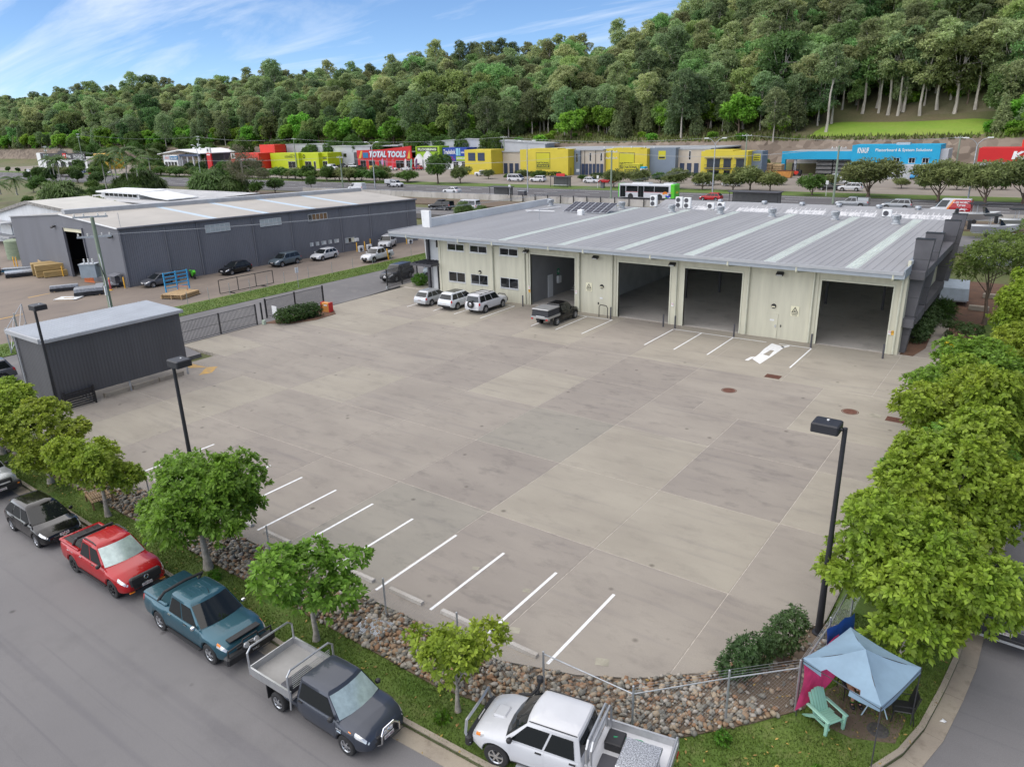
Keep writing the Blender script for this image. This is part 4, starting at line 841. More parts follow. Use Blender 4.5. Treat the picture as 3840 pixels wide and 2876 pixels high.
KEYS = {'paint': None, 'plast': M_plast, 'tyre': M_tyre, 'rim': M_rim, 'hl': M_hl, 'tl': M_tl, 'glass': M_cg, 'screen': M_cg, 'plate': M_plate, 'chrome': M_chr, 'gbar': M_plast, 'bump': None, 'handle': None, 'mirror': None, 'sill': M_plast}
SKIP = {'grille_bar', 'badge', 'lower_intake', 'number_plate', 'rear_plate', 'door', 'door_handle', 'sill', 'hub_disc', 'mirror', 'rear_bumper'}
def place(c, name, label, cat, loc, rz, pk, group=None, detail=True, over=None):
    root = thing(name, label, cat, loc, rz, group); objs = []
    ks = dict(KEYS); p = PT[pk]; ks['paint'] = p
    for k in ('bump', 'handle', 'mirror'): ks[k] = p
    ks.update(over or {})
    for nm, me, key, par in c.parts:
        if not detail and nm in SKIP: objs.append(None); continue
        pr = root if par is None else objs[par]
        o = ob(nm, me, [ks[k] for k in key], pr) if pr is not None else None
        objs.append(o)
    return root
# template bodies (x forward)
HATCH = Car(4.28, 1.80, 2.58, 0.33, [(-2.14,0.60),(-2.10,0.86),(-1.95,0.96),(-1.0,0.97),(0.85,0.94),(1.55,0.86),(1.95,0.74),(2.10,0.64),(2.14,0.52)], [(0.98,-1.98,0.84,0.93,0.16,0.10),(0.12,-1.50,0.62,1.44,0.10,0.08)], kind='hatch')
SUV = Car(4.66, 1.88, 2.72, 0.36, [(-2.33,0.66),(-2.29,0.98),(-2.1,1.08),(-1.0,1.09),(0.95,1.05),(1.75,0.99),(2.12,0.87),(2.28,0.74),(2.33,0.58)], [(1.05,-2.16,0.87,1.04,0.16,0.08),(0.28,-1.86,0.66,1.63,0.10,0.06)], sill=0.30, kind='suv')
WAGON = Car(4.80, 1.89, 2.80, 0.39, [(-2.40,0.72),(-2.36,1.06),(-2.2,1.16),(-1.0,1.17),(1.0,1.14),(1.85,1.10),(2.22,1.00),(2.36,0.84),(2.40,0.64)], [(1.02,-2.26,0.88,1.12,0.12,0.04),(0.42,-2.12,0.70,1.80,0.08,0.04)], sill=0.36, kind='suv')
UTE = Car(5.30, 1.88, 3.20, 0.39, [(-2.65,0.70),(-2.61,1.12),(-2.5,1.17),(-0.80,1.17),(-0.6,1.13),(1.15,1.10),(2.05,1.06),(2.42,0.95),(2.60,0.80),(2.65,0.62)], [(1.22,-0.88,0.88,1.10,0.14,0.02),(0.50,-0.70,0.70,1.74,0.09,0.02)], sill=0.38, xo=0.10, kind='ute', bed=(-2.45,-0.92), crown=0.035)
SEDAN = Car(4.62, 1.80, 2.70, 0.32, [(-2.31,0.60),(-2.27,0.88),(-2.1,0.95),(-1.2,0.97),(0.9,0.91),(1.7,0.82),(2.1,0.72),(2.27,0.62),(2.31,0.5)], [(1.00,-1.72,0.83,0.91,0.16,0.14),(0.12,-0.98,0.60,1.38,0.10,0.10)], sill=0.22, kind='sedan')
VAN = Car(5.00, 1.90, 2.90, 0.34, [(-2.50,0.62),(-2.46,1.02),(-2.3,1.08),(1.5,1.06),(2.1,1.00),(2.38,0.88),(2.46,0.76),(2.50,0.55)], [(2.05,-2.38,0.90,1.04,0.12,0.03),(1.20,-2.30,0.76,1.92,0.08,0.03)], sill=0.28, kind='van')
PANEL = Car(4.95, 1.92, 2.90, 0.34, [(-2.47,0.62),(-2.43,1.02),(-2.3,1.08),(1.35,1.07),(1.95,0.99),(2.30,0.86),(2.43,0.74),(2.47,0.55)], [(1.65,-2.38,0.90,1.04,0.14,0.03),(0.85,-2.32,0.78,1.88,0.09,0.03)], sill=0.26, kind='panel')
TRAY = Car(3.10, 1.78, 3.085, 0.34, [(-1.55,0.70),(-1.50,1.04),(0.4,1.03),(1.0,0.99),(1.32,0.90),(1.49,0.76),(1.55,0.58)], [(0.45,-1.46,0.84,1.02,0.13,0.02),(-0.13,-1.36,0.67,1.60,0.08,0.02)], sill=0.34, xo=-0.8425, kind='single')
DCAB = Car(3.45, 1.84, 3.085, 0.39, [(-1.725,0.76),(-1.67,1.13),(0.5,1.12),(1.12,1.08),(1.48,0.97),(1.66,0.82),(1.725,0.64)], [(0.58,-1.64,0.86,1.11,0.13,0.02),(-0.08,-1.52,0.69,1.73,0.08,0.02)], sill=0.40, xo=-0.6925, kind='ute')
def plate_text(root, body, x, z, back=False):
    if back: text(body, (x, 0.165, z), (0,-1,0), (0,0,1), 0.33, 0.075, M_plt, root, 'plate_number', bold=0.01)
    else: text(body, (x, -0.165, z), (0,1,0), (0,0,1), 0.33, 0.075, M_plt, root, 'plate_number', bold=0.01)
SZ = STREET_Z
# silver ute at the left edge
r = place(UTE, 'silver_ute', 'silver ute with black bull bar, cut off by the left edge of the street', 'ute', (-36.0,-12.15,SZ), 0.0, 'silver', over={'bump': M_plast, 'handle': M_plast, 'mirror': M_plast})
mb = MB(); mb.bev(2.55,2.80,-0.92,0.92,0.42,0.74,0.05); mb.build('bull_bar', M_plast, r); mb = MB(); mb.bev(2.60,2.74,-0.55,0.55,0.74,1.02,0.05); mb.build('bull_bar_top', M_plast, r)
MB().box(2.75,2.81,-0.42,0.42,0.80,0.86).build('light_bar', M_hl, r); MB().box(2.80,2.815,-0.20,0.20,0.50,0.62).build('front_plate', M_plate, r); plate_text(r, '874 YTW', 2.815, 0.52)
for s in (-1, 1): MB().box(2.78,2.82,s*0.76-0.05,s*0.76+0.05,0.60,0.66).build('indicator', M_amb, r)
MB().bev(0.55,0.95,-0.16,0.16,1.12,1.20,0.03).build('bonnet_scoop', PT['silver'], r)
# black hatch
r = place(HATCH, 'black_hatchback', 'glossy black hatchback parked behind the red ute', 'hatchback', (-28.0,-12.42,SZ), R(-0.5), 'black', over={'gbar': M_plast})
plate_text(r, '70', 2.168, 0.60)
# red ute
r = place(UTE, 'red_ute', 'bright red dual-cab ute with black sports bar and silver sun shade', 'ute', (-21.7,-12.38,SZ), 0.0, 'red', over={'screen': M_shade, 'rim': M_rimb, 'handle': M_chr, 'mirror': M_plast})
MB().box(-2.46,-1.00,-0.72,0.72,1.17,1.215).build('bed_liner', M_plast, r)
mb = MB(); mb.bev(-2.52,-0.95,0.72,0.86,1.15,1.24,0.03); mb.bev(-2.52,-0.95,-0.86,-0.72,1.15,1.24,0.03); mb.bev(-2.60,-2.46,-0.86,0.86,1.15,1.24,0.03); mb.build('bed_rail', PT['red'], r)
mb = MB()
for y in (-0.45,-0.15,0.15,0.45): mb.box(-2.44,-1.02,y-0.03,y+0.03,1.215,1.235)
mb.build('liner_rib', M_blk, r)
for s in (-1, 1): MB().tube([(-1.55,s*0.76,1.2),(-1.15,s*0.74,1.62),(-1.0,s*0.70,1.70)], 0.06, 8).build('sports_bar_leg', M_plast, r)
MB().tube([(-1.05,-0.72,1.70),(-1.05,0.72,1.70)], 0.06, 8).build('sports_bar', M_plast, r); MB().tube([(-1.22,-0.72,1.58),(-1.22,0.72,1.58)], 0.04, 8).build('sports_bar', M_plast, r)
for s in (-1, 1): MB().tube([(0.40,s*0.66,1.80),(0.2,s*0.66,1.86),(-0.4,s*0.66,1.86),(-0.62,s*0.66,1.80)], 0.025, 6).build('roof_rail', M_plast, r)
for y in (-0.3,-0.1,0.1,0.3): MB().box(-0.45,0.05,y-0.012,y+0.012,1.80,1.822).build('roof_rib', PT['red'], r)
MB().bev(2.50,2.69,-0.62,0.62,0.66,1.00,0.05).build('grille_surround', M_plast, r); MB().lathe([(0.055,0.0),(0.085,0.012),(0.10,0.0)], 16, (2.70,0,0.86), 'X').build('front_badge', M_chr, r)
MB().box(2.66,2.685,-0.20,0.20,0.50,0.62).build('front_plate', M_plate, r); plate_text(r, '653 OL9', 2.686, 0.525)
for s in (-1, 1): MB().box(2.60,2.675,s*0.62-0.1,s*0.62+0.1,0.40,0.43).build('orange_accent', M_amb, r); MB().box(-1.0,1.2,s*0.90-0.08,s*0.90+0.08,0.34,0.39).build('side_step', M_plast, r)
text('PRO-4X', (-1.75,-0.945,0.98), (1,0,0), (0,0,1), 0.5, 0.09, M_wht, r, 'side_lettering', bold=0.02)
# teal ute
r = place(UTE, 'teal_ute', 'metallic teal dual-cab ute with hard bed cover and black bull bar', 'ute', (-15.0,-12.42,SZ), R(-0.4), 'teal', over={'handle': M_chr, 'mirror': M_chr})
MB().bev(-2.55,-0.98,-0.84,0.84,1.16,1.27,0.05).build('bed_cover', PT['teal'], r)
MB().tube([(-1.55,-0.80,1.2),(-1.05,-0.74,1.72),(-1.0,0.0,1.80),(-1.05,0.74,1.72),(-1.55,0.80,1.2)], 0.055, 8).build('sports_bar', M_plast, r, smooth=0.6)
for y in (-0.4,-0.2,0.0,0.2,0.4): MB().box(-0.45,0.12,y-0.012,y+0.012,1.80,1.822).build('roof_rib', PT['teal'], r)
for y in (-0.4,-0.1,0.2): MB().box(-2.2,-1.7,y-0.012,y+0.012,1.27,1.285).build('cover_rib', PT['teal'], r)
MB().bev(2.55,2.85,-0.95,0.95,0.40,0.68,0.06).build('bull_bar', M_plast, r)
mb = MB(); mb.tube([(2.75,-0.85,0.68),(2.78,-0.85,0.92),(2.78,-0.3,0.95),(2.80,-0.28,1.06),(2.80,0.28,1.06),(2.78,0.3,0.95),(2.78,0.85,0.92),(2.75,0.85,0.68)], 0.035, 8); mb.tube([(2.78,-0.3,0.68),(2.78,-0.3,0.95)], 0.03); mb.tube([(2.78,0.3,0.68),(2.78,0.3,0.95)], 0.03); mb.build('bull_bar_hoop', M_plast, r, smooth=0.6)
for s in (-1, 1): MB().lathe([(0,0.06),(0.10,0.05),(0.11,0.0),(0.05,-0.05)], 16, (2.84,s*0.2,0.83), 'X').build('spot_light', M_hl, r, smooth=0.6)
MB().box(2.85,2.865,-0.05,0.33,0.46,0.57).build('front_plate', M_blk, r); text('10AC', (2.866,0.0,0.48), (0,1,0), (0,0,1), 0.26, 0.075, M_wht, r, 'plate_number')
for mbq in UTE.patch(2.17, 2.33, 3.6, 4.35, 3, 2, 0.012): mbq.build('indicator', M_amb, r)
MB().box(2.30,2.55,-0.60,0.60,1.01,1.05).build('bonnet_protector', M_plast, r)
for s in (-1, 1): MB().box(-0.9,1.2,s*0.92-0.09,s*0.92+0.09,0.34,0.39).build('side_step', M_plast, r)
MB().tube([(0.45,0.1,1.80),(0.38,0.1,1.95)], 0.012).build('aerial', M_blk, r)
# slate tray-back ute
M_dtray = mat('tray_floor', (0.36,0.35,0.34), 0.6, metal=0.2, var=0.08); M_trim = mat('tray_aluminium', (0.50,0.51,0.52), 0.35, metal=0.7, var=0.08, scale=4)
def tray(r, x0, x1, w_, z, bh=0.24, floor=M_dtray, sides=True):
    MB().box(x0,x1,-w_,w_,z-0.07,z).build('tray_floor', floor, r)
    if sides:
        for s in (-1, 1): MB().box(x0,x1,s*w_-0.02,s*w_+0.02,z-0.03,z+bh).build('side_board', M_trim, r); MB().box(x0,x1,s*w_-0.03,s*w_+0.03,z+bh,z+bh+0.03).build('board_rail', M_trim, r)
        MB().box(x0-0.02,x0+0.02,-w_+0.03,w_-0.03,z-0.03,z+bh).build('tail_board', M_trim, r)
    for s in (-1, 1): MB().box(x0-0.05,x0-0.02,s*w_*0.84-0.1,s*w_*0.84+0.1,z-0.16,z-0.07).build('tail_light', M_tl, r)
    for s in (-1, 1): MB().box(x0+0.1,x1,s*0.40-0.05,s*0.40+0.05,z-0.27,z-0.08).build('chassis_rail', M_plast, r); MB().box(-2.385-0.55,-2.385-0.52,s*0.72-0.14,s*0.72+0.14,0.22,z-0.1).build('mud_flap', M_plast, r)
def hoop(r, x, w_, z, h_, nm='hoop', m=M_trim, rr=0.035): MB().tube([(x,-w_,z),(x,-w_,z+h_-0.15),(x,-w_+0.15,z+h_),(x,w_-0.15,z+h_),(x,w_,z+h_-0.15),(x,w_,z)], rr, 8).build(nm, m, r, smooth=0.6)
r = place(TRAY, 'tray_ute', 'slate single-cab ute with empty aluminium tray and two hoops', 'ute', (-7.15,-12.52,SZ), R(0.6), 'slate', over={'screen': M_shade, 'handle': M_plast, 'mirror': M_plast})
tray(r, -3.68, -1.62, 0.88, 0.86); hoop(r, -3.65, 0.88, 0.85, 0.95, 'rear_hoop'); hoop(r, -1.68, 0.90, 0.80, 1.02, 'front_hoop')
mb = MB()
for k in range(7): mb.tube([(-1.66,-0.75,1.15+k*0.07),(-1.66,0.75,1.15+k*0.07)], 0.012, 4)
mb.build('rear_screen_guard', M_trim, r)
for s in (-1, 1): MB().tube([(-1.68,s*0.88,0.86),(-1.68,s*0.92,0.45)], 0.03).build('hoop_foot', M_trim, r)
MB().bev(-2.15,-1.78,-0.85,0.2,0.86,1.18,0.03).build('tool_box', M_char, r)
MB().tube([(1.52,-0.38,0.40),(1.66,-0.36,0.52),(1.68,-0.34,0.78),(1.62,-0.20,0.90),(1.62,0.20,0.90),(1.68,0.34,0.78),(1.66,0.36,0.52),(1.52,0.38,0.40)], 0.038, 8).build('nudge_bar', M_chr, r, smooth=0.6)
MB().box(1.60,1.615,-0.19,0.19,0.50,0.61).build('front_plate', M_plate, r); plate_text(r, '931 XR5', 1.617, 0.52)
mb = MB().lathe([(0.07,0.0),(0.085,0.012),(0.10,0.0)], 16, (1.58,0,0.80), 'X'); mb.lathe([(0.02,0.0),(0.035,0.012),(0.05,0.0)], 12, (1.58,0,0.82), 'X'); mb.build('front_badge', M_chr, r)
for mbq in TRAY.patch(0.86, 0.96, 3.1, 3.5, 2, 2, 0.012, sides=(-1,)): mbq.build('side_repeater', M_amb, r)
text('HILUX', (0.42,-0.935,0.87), (1,0,0), (0,0,1), 0.22, 0.05, M_wht, r, 'side_lettering', bold=0.02); MB().box(0.44,0.60,-0.94,-0.935,0.78,0.83).build('side_badge', M_skyb, r)
# white ute on the verge
hd = R(190.8)
r = place(DCAB, 'white_ute', 'white dual-cab ute with aluminium rack and tool box parked on the grass verge', 'ute', (-1.86,-10.28,-0.13), hd, 'white', over={'handle': M_plast, 'mirror': M_plast, 'bump': M_plast})
tray(r, -3.85, -1.78, 0.90, 0.93, 0.22, mat('white_tray', (0.62,0.63,0.66), 0.5, var=0.06))
hoop(r, -1.82, 0.86, 0.9, 0.95, 'ladder_rack'); hoop(r, -1.95, 0.86, 0.9, 0.93, 'ladder_rack'); hoop(r, -3.85, 0.86, 0.9, 0.55, 'rear_hoop')
mb = MB()
for k in range(9): mb.tube([(-1.84,-0.7,1.2+k*0.055),(-1.84,0.7,1.2+k*0.055)], 0.01, 4)
mb.build('rear_screen_guard', M_trim, r)
M_chk = mat('checker_plate', (0.48,0.49,0.50), 0.3, metal=0.85, var=0.5, scale=28, wear=0.3)
tb = MB().bev(-3.55,-2.65,-0.15,0.86,0.93,1.45,0.04).build('tool_box', M_chk, r); MB().bev(-3.60,-2.60,-0.18,0.89,1.45,1.50,0.02).build('lid', M_chk, tb)
MB().bev(-2.5,-2.0,-0.6,-0.05,0.93,1.2,0.03).build('pump', M_plast, r); MB().tube([(-2.2,-0.3,1.2),(-2.6,-0.5,1.1),(-2.9,-0.6,1.05),(-3.3,-0.5,0.99)], 0.03).build('hose', M_grn, r)
MB().bev(-2.6,-2.05,0.2,0.8,0.93,1.08,0.03).build('tool_tub', M_char, r)
MB().tube([(1.70,-0.85,0.5),(1.86,-0.80,0.75),(1.86,-0.70,1.12),(1.80,-0.40,1.22),(1.80,0.40,1.22),(1.86,0.70,1.12),(1.86,0.80,0.75),(1.70,0.85,0.5)], 0.045, 8).build('bull_bar', M_trim, r, smooth=0.6); MB().bev(1.66,1.86,-0.90,0.90,0.42,0.72,0.05).build('bull_bar_base', M_plast, r)
MB().tube([(0.95,-0.93,1.0),(0.55,-0.95,1.12),(0.30,-0.90,1.5),(0.22,-0.86,1.80)], 0.045, 8).build('snorkel', M_plast, r, smooth=0.6); MB().bev(0.13,0.33,-0.95,-0.79,1.78,1.98,0.05).build('snorkel_head', M_plast, r)
MB().bev(0.85,1.25,-0.24,0.24,1.10,1.17,0.04).build('bonnet_scoop', PT['white'], r)
for s in (-1, 1): MB().box(-1.3,0.2,s*0.93-0.07,s*0.93+0.07,0.36,0.40).build('side_step', M_trim, r); MB().box(-1.5,-0.1,s*0.66-0.012,s*0.66+0.012,1.775,1.79).build('roof_gutter', M_plast, r)
for mbq in DCAB.patch(1.35, 1.50, 3.3, 4.2, 3, 2, 0.012): mbq.build('indicator', M_amb, r)
# dark wagon at the right edge
r = place(WAGON, 'grey_wagon', 'dark grey four-wheel-drive parked on the side street under the right-hand trees', 'car', (8.75,4.55,SZ), R(88), 'dgrey', over={'bump': M_plast, 'handle': M_chr})
plate_text(r, '43 WCR', -2.416, 0.74, True); MB().box(-2.45,-2.38,-0.8,0.8,0.42,0.5).build('scuff_plate', M_alu, r); MB().box(-2.425,-2.40,-0.5,0.5,0.94,0.98).build('tail_trim', M_chr, r)
place(SUV, 'blue_grey_car', 'dark blue-grey car on the driveway behind the carport shed, half out of frame', 'car', (-54.6,-5.6,-0.02), R(-95), 'grey')
# yard
r = place(HATCH, 'silver_hatchback', 'silver-blue hatchback nearest the entry door', 'hatchback', (-43.05,31.65,0.0), R(91), 'silver'); plate_text(r, '284', -2.16, 0.64, True)
r = place(SUV, 'pearl_suv', 'pale silver SUV with dark glass roof between hatchback and white wagon', 'car', (-39.70,31.75,0.0), R(91), 'pearl', over={'bump': M_plast}); MB().bev(-1.4,0.1,-0.52,0.52,1.685,1.71,0.01).build('glass_roof', M_cg, r)
r = place(WAGON, 'white_wagon', 'white four-wheel-drive with spare wheel on the tailgate and roof bars', 'car', (-36.38,32.05,0.0), R(90.5), 'white', over={'sill': M_plast})
sw = MB().lathe([(0.20,-0.10),(0.33,-0.11),(0.36,-0.05),(0.36,0.05),(0.33,0.11),(0.20,0.10)], 20, (-2.50,0.05,0.98), 'X').build('spare_wheel', M_tyre, r, smooth=0.6); MB().lathe([(0,-0.09),(0.10,-0.09),(0.20,-0.05)], 14, (-2.52,0.05,0.98), 'X').build('rim', M_rim, sw)
for s in (-1, 1): MB().tube([(0.2,s*0.62,1.86),(-1.9,s*0.62,1.86)], 0.025).build('roof_rail', M_plast, r)
for x in (-0.1,-0.8,-1.5): MB().tube([(x,-0.64,1.90),(x,0.64,1.90)], 0.025).build('roof_bar', M_plast, r)
MB().tube([(2.36,-0.8,0.5),(2.52,-0.7,0.72),(2.52,-0.35,1.08),(2.52,0.35,1.08),(2.52,0.7,0.72),(2.36,0.8,0.5)], 0.05, 8).build('bull_bar', M_char, r, smooth=0.6)
r = place(DCAB, 'black_canopy_ute', 'black dual-cab ute with dark canvas canopy on its tray', 'ute', (-27.85,32.40,0.0), R(90), 'black', over={'bump': M_plast})
tray(r, -3.75, -1.80, 0.92, 0.92, 0.12); cn = MB().ext([(-3.70,-0.88,0.98),(-3.70,0.88,0.98),(-3.62,0.82,1.62),(-3.62,-0.82,1.62)], (1.85,0,0)).build('canopy', mat('canopy_canvas', (0.028,0.030,0.036), 0.7, var=0.15), r)
MB().bev(-3.68,-1.76,-0.86,0.86,1.62,1.70,0.03).build('canopy_roof', M_trim, cn); MB().box(-3.73,-3.70,-0.5,0.4,1.05,1.09).build('reflective_strip', M_wht, cn)
for s in (-1, 1): MB().box(-3.78,-3.74,s*0.78-0.1,s*0.78+0.1,0.80,0.88).build('tail_lamp', M_tl, r)
# neighbour's row
nb = [(HATCH,'grey_hatchback','dark grey hatchback nearest the corner of the grey warehouse','hatchback',(-78.85,22.35),-92,'grey'),
 (HATCH,'black_small_suv','black small SUV halfway along the grey warehouse wall','car',(-77.35,31.8),-84,'black'),
 (SUV,'blue_grey_suv','blue-grey SUV parked between the black and the white car by the grey wall','car',(-76.4,38.9),-84,'bluegrey'),
 (HATCH,'white_small_suv','small white SUV under the row of little windows','car',(-75.2,44.75),-83,'white'),
 (UTE,'white_tub_ute','white dual-cab ute with open tub beside a yellow post','ute',(-67.45,47.5),-85,'white'),
 (WAGON,'white_large_suv','large white SUV at the far end of the grey warehouse','car',(-74.6,56.6),-60,'white'),
 (WAGON,'dark_driveway_suv','dark SUV waiting on the driveway behind the black gate','car',(-55.2,38.8),-82,'dgrey'),
 (SUV,'pale_blue_car','pale blue car behind the dark SUV near the entry','car',(-53.4,43.3),-60,'bluegrey')]
for c, n_, lb, ct, (x, y), rz, pk in nb:
    r = place(c, n_, lb, ct, (x,y,0.0 if x > -62 else -0.04), R(rz), pk)
    if n_ == 'white_tub_ute': MB().box(-2.46,-1.0,-0.72,0.72,1.17,1.215).build('bed_liner', M_plast, r)
# green motorbike
mk_ = thing('motorbike', 'bright green sports motorbike by the grey wall', 'motorbike', (-79.1,26.85,-0.04), R(-15))
for x in (-0.68,0.70):
    w_ = MB().lathe([(0.20,-0.06),(0.28,-0.07),(0.31,0),(0.28,0.07),(0.20,0.06)], 18, (x,0,0.31), 'Y').build('wheel', M_tyre, mk_, smooth=0.6); MB().lathe([(0.0,-0.02),(0.2,-0.03),(0.2,0.03),(0.0,0.02)], 12, (x,0,0.31), 'Y').build('rim', M_rimb, w_)
MB().ext([(0.80,-0.16,0.75),(0.95,-0.16,0.92),(0.55,-0.16,1.12),(0.30,-0.16,0.92),(0.0,-0.16,0.92),(-0.05,-0.16,0.55),(0.25,-0.16,0.32),(0.55,-0.16,0.42)], (0,0.32,0)).build('fairing', PT['lime'], mk_)
MB().ext([(-0.1,-0.11,0.78),(-0.85,-0.11,0.98),(-0.95,-0.11,0.88),(-0.3,-0.11,0.62)], (0,0.22,0)).build('tail', PT['lime'], mk_); MB().bev(-0.65,-0.02,-0.13,0.13,0.78,0.90,0.04).build('seat', M_plast, mk_)
MB().bev(-0.35,0.3,-0.15,0.15,0.28,0.65,0.05).build('engine', M_blk, mk_); MB().tube([(0.45,-0.36,1.02),(0.5,0,1.08),(0.45,0.36,1.02)], 0.018).build('handlebar', M_blk, mk_); MB().tube([(0.62,0.12,0.95),(0.70,0.12,0.31)], 0.03).build('fork', M_blk, mk_); MB().tube([(0.1,-0.2,0.4),(-0.6,-0.22,0.55)], 0.06).build('exhaust', M_blk, mk_)
# ---------------------------------------------------------------- far traffic and parked cars
far = [(SEDAN,'white_sedan','white sedan on the near lane of the highway above the barrier','car',(-108.1,111.6),180,'white'),
 (PANEL,'white_van','white van at the left end of the barrier, seen from behind','van',(-137.7,109.3),185,'white'),
 (HATCH,'red_hatchback','red car on the highway right of the bus','car',(-46.5,115.2),180,'red'),
 (SEDAN,'dark_sedan','dark car on the highway behind the long shelter roof','car',(-37.9,116.8),180,'black'),
 (UTE,'silver_canopy_ute','silver ute with canopy on the highway left of the grey SUV','ute',(-20.6,112.1),180,'gmet'),
 (SUV,'grey_highway_suv','grey SUV on the highway between silver ute and red van','car',(-13.8,112.0),180,'gmet'),
 (VAN,'white_minibus','white minibus outside the yellow storage wall','van',(-115.2,147.2),0,'white'),
 (SUV,'white_compact_suv','white SUV parked right of the white minibus','car',(-107.7,147),180,'white'),
 (HATCH,'white_hatchback','white hatchback by the exit sign of the storage yard','car',(-91.4,147.5),0,'white'),
 (SEDAN,'red_sedan','red car half hidden by shrubs behind the bus','car',(-87.2,148),180,'red'),
 (UTE,'white_work_ute','white ute in front of the small yellow building','ute',(-139.2,163),0,'white'),
 (HATCH,'white_shop_car','white car left of the feather flags at the red tool shop','car',(-196.1,181.3),0,'white'),
 (SEDAN,'white_shop_sedan','white sedan among the feather flags at the red tool shop','car',(-190.2,182.3),180,'white'),
 (SUV,'red_shop_car','dark red car right of the feather flags','car',(-187.0,184.9),180,'red'),
 (PANEL,'white_delivery_van','white panel van outside the lime green shop','van',(-231.6,183.3),0,'white'),
 (UTE,'dark_ute','dark ute parked right of the white panel van','ute',(-234.4,191.2),0,'dgrey'),
 (WAGON,'silver_wagon','silver wagon behind the utility pole near the red tool shop','car',(-227.2,190.5),0,'silver'),
 (UTE,'black_tub_ute','black ute at the left corner of the red tool shop','ute',(-213.9,181.5),60,'black'),
 (SUV,'silver_verge_suv','silver SUV under the shrubs below the yellow balconies, left one','car',(-61.0,147.4),180,'silver'),
 (SUV,'white_verge_suv','white SUV under the shrubs below the yellow balconies, right one','car',(-54.4,148),0,'white'),
 (SEDAN,'black_service_car','black sedan on the service road right of the round bush','car',(-32.1,144),0,'black'),
 (SUV,'dappled_white_suv','white SUV in front of the blue building behind spreading trees','car',(-27.8,143.2),180,'white'),
 (UTE,'silver_yard_ute','silver ute inside the blue plasterboard yard','ute',(-36.6,167),180,'silver'),
 (SUV,'white_yard_car','white car behind the light green pole at the blue yard','car',(-32.8,156.4),180,'white'),
 (SUV,'blue_suv','bright blue SUV at the white office of the blue building','car',(-21.4,179.8),90,'sky'),
 (SUV,'white_print_suv','white SUV at the left end of the print shop','car',(-376.3,130.5),0,'white'),
 (SUV,'white_palm_suv','white SUV left of the red car below the print shop','car',(-326.2,128.8),0,'white'),
 (HATCH,'red_palm_car','red hatchback between two white cars below the print shop','car',(-318.0,130.5),0,'red'),
 (WAGON,'white_palm_wagon','white wagon among the palm trunks','car',(-316.3,135.7),0,'white'),
 (SUV,'blue_palm_car','dark blue car behind the white SUV below the print shop','car',(-339,137),0,'blue'),
 (SUV,'light_blue_car','light blue car behind the red hatchback','car',(-350.9,148),0,'sky'),
 (SEDAN,'white_verge_sedan','white sedan below the red pylon sign','car',(-259.1,146.3),180,'white'),
 (VAN,'white_parked_van','white van just right of the red pylon sign','van',(-272.6,159),180,'white'),
 (UTE,'white_shop_ute','white ute behind the clipped hedges of the white shop','ute',(-299.9,164),180,'white'),
 (SUV,'white_edge_car','white car right of the white sedan, partly behind the grey-leaved tree','car',(-252.8,147.6),180,'white'),
 (PANEL,'white_service_van','white van on the road behind the palms','van',(-200.9,92),0,'white'),
 (UTE,'black_back_ute','black ute with canopy on the back road beyond the grey warehouse','ute',(-89.9,86.8),185,'black'),
 (VAN,'white_back_van','white van parked by the leafy palms behind the main warehouse','van',(-84.6,88.6),185,'white')]
for c, n_, lb, ct, (x, y), rz, pk in far:
    z = 2.52 if y > 100 else (2.46 if x < -150 else tz(0, 86)+0.33)
    r = place(c, n_, lb, ct, (x,y,z), R(rz), pk, 'cars seen across the far roads', detail=False)
    if n_ in ('silver_canopy_ute', 'black_back_ute'): MB().ext([(-2.6,-0.86,1.17),(-2.6,0.86,1.17),(-2.55,0.74,1.72),(-2.55,-0.74,1.72)], (1.65,0,0)).build('canopy', PT['gmet' if n_[0] == 's' else 'black'], r)
    if n_ == 'black_back_ute': MB().bev(-0.9,0.5,-0.7,0.7,1.86,1.94,0.03).build('roof_rack', M_blk, r)
r = place(DCAB, 'white_box_ute', 'white ute with square service body on the far side of the highway', 'ute', (-135.4,121.5,2.5), R(0), 'white', 'cars seen across the far roads', detail=False)
tray(r, -3.8, -1.8, 0.92, 0.92, 0.1); MB().bev(-3.8,-1.75,-0.94,0.94,0.92,1.95,0.05).build('service_body', PT['white'], r)
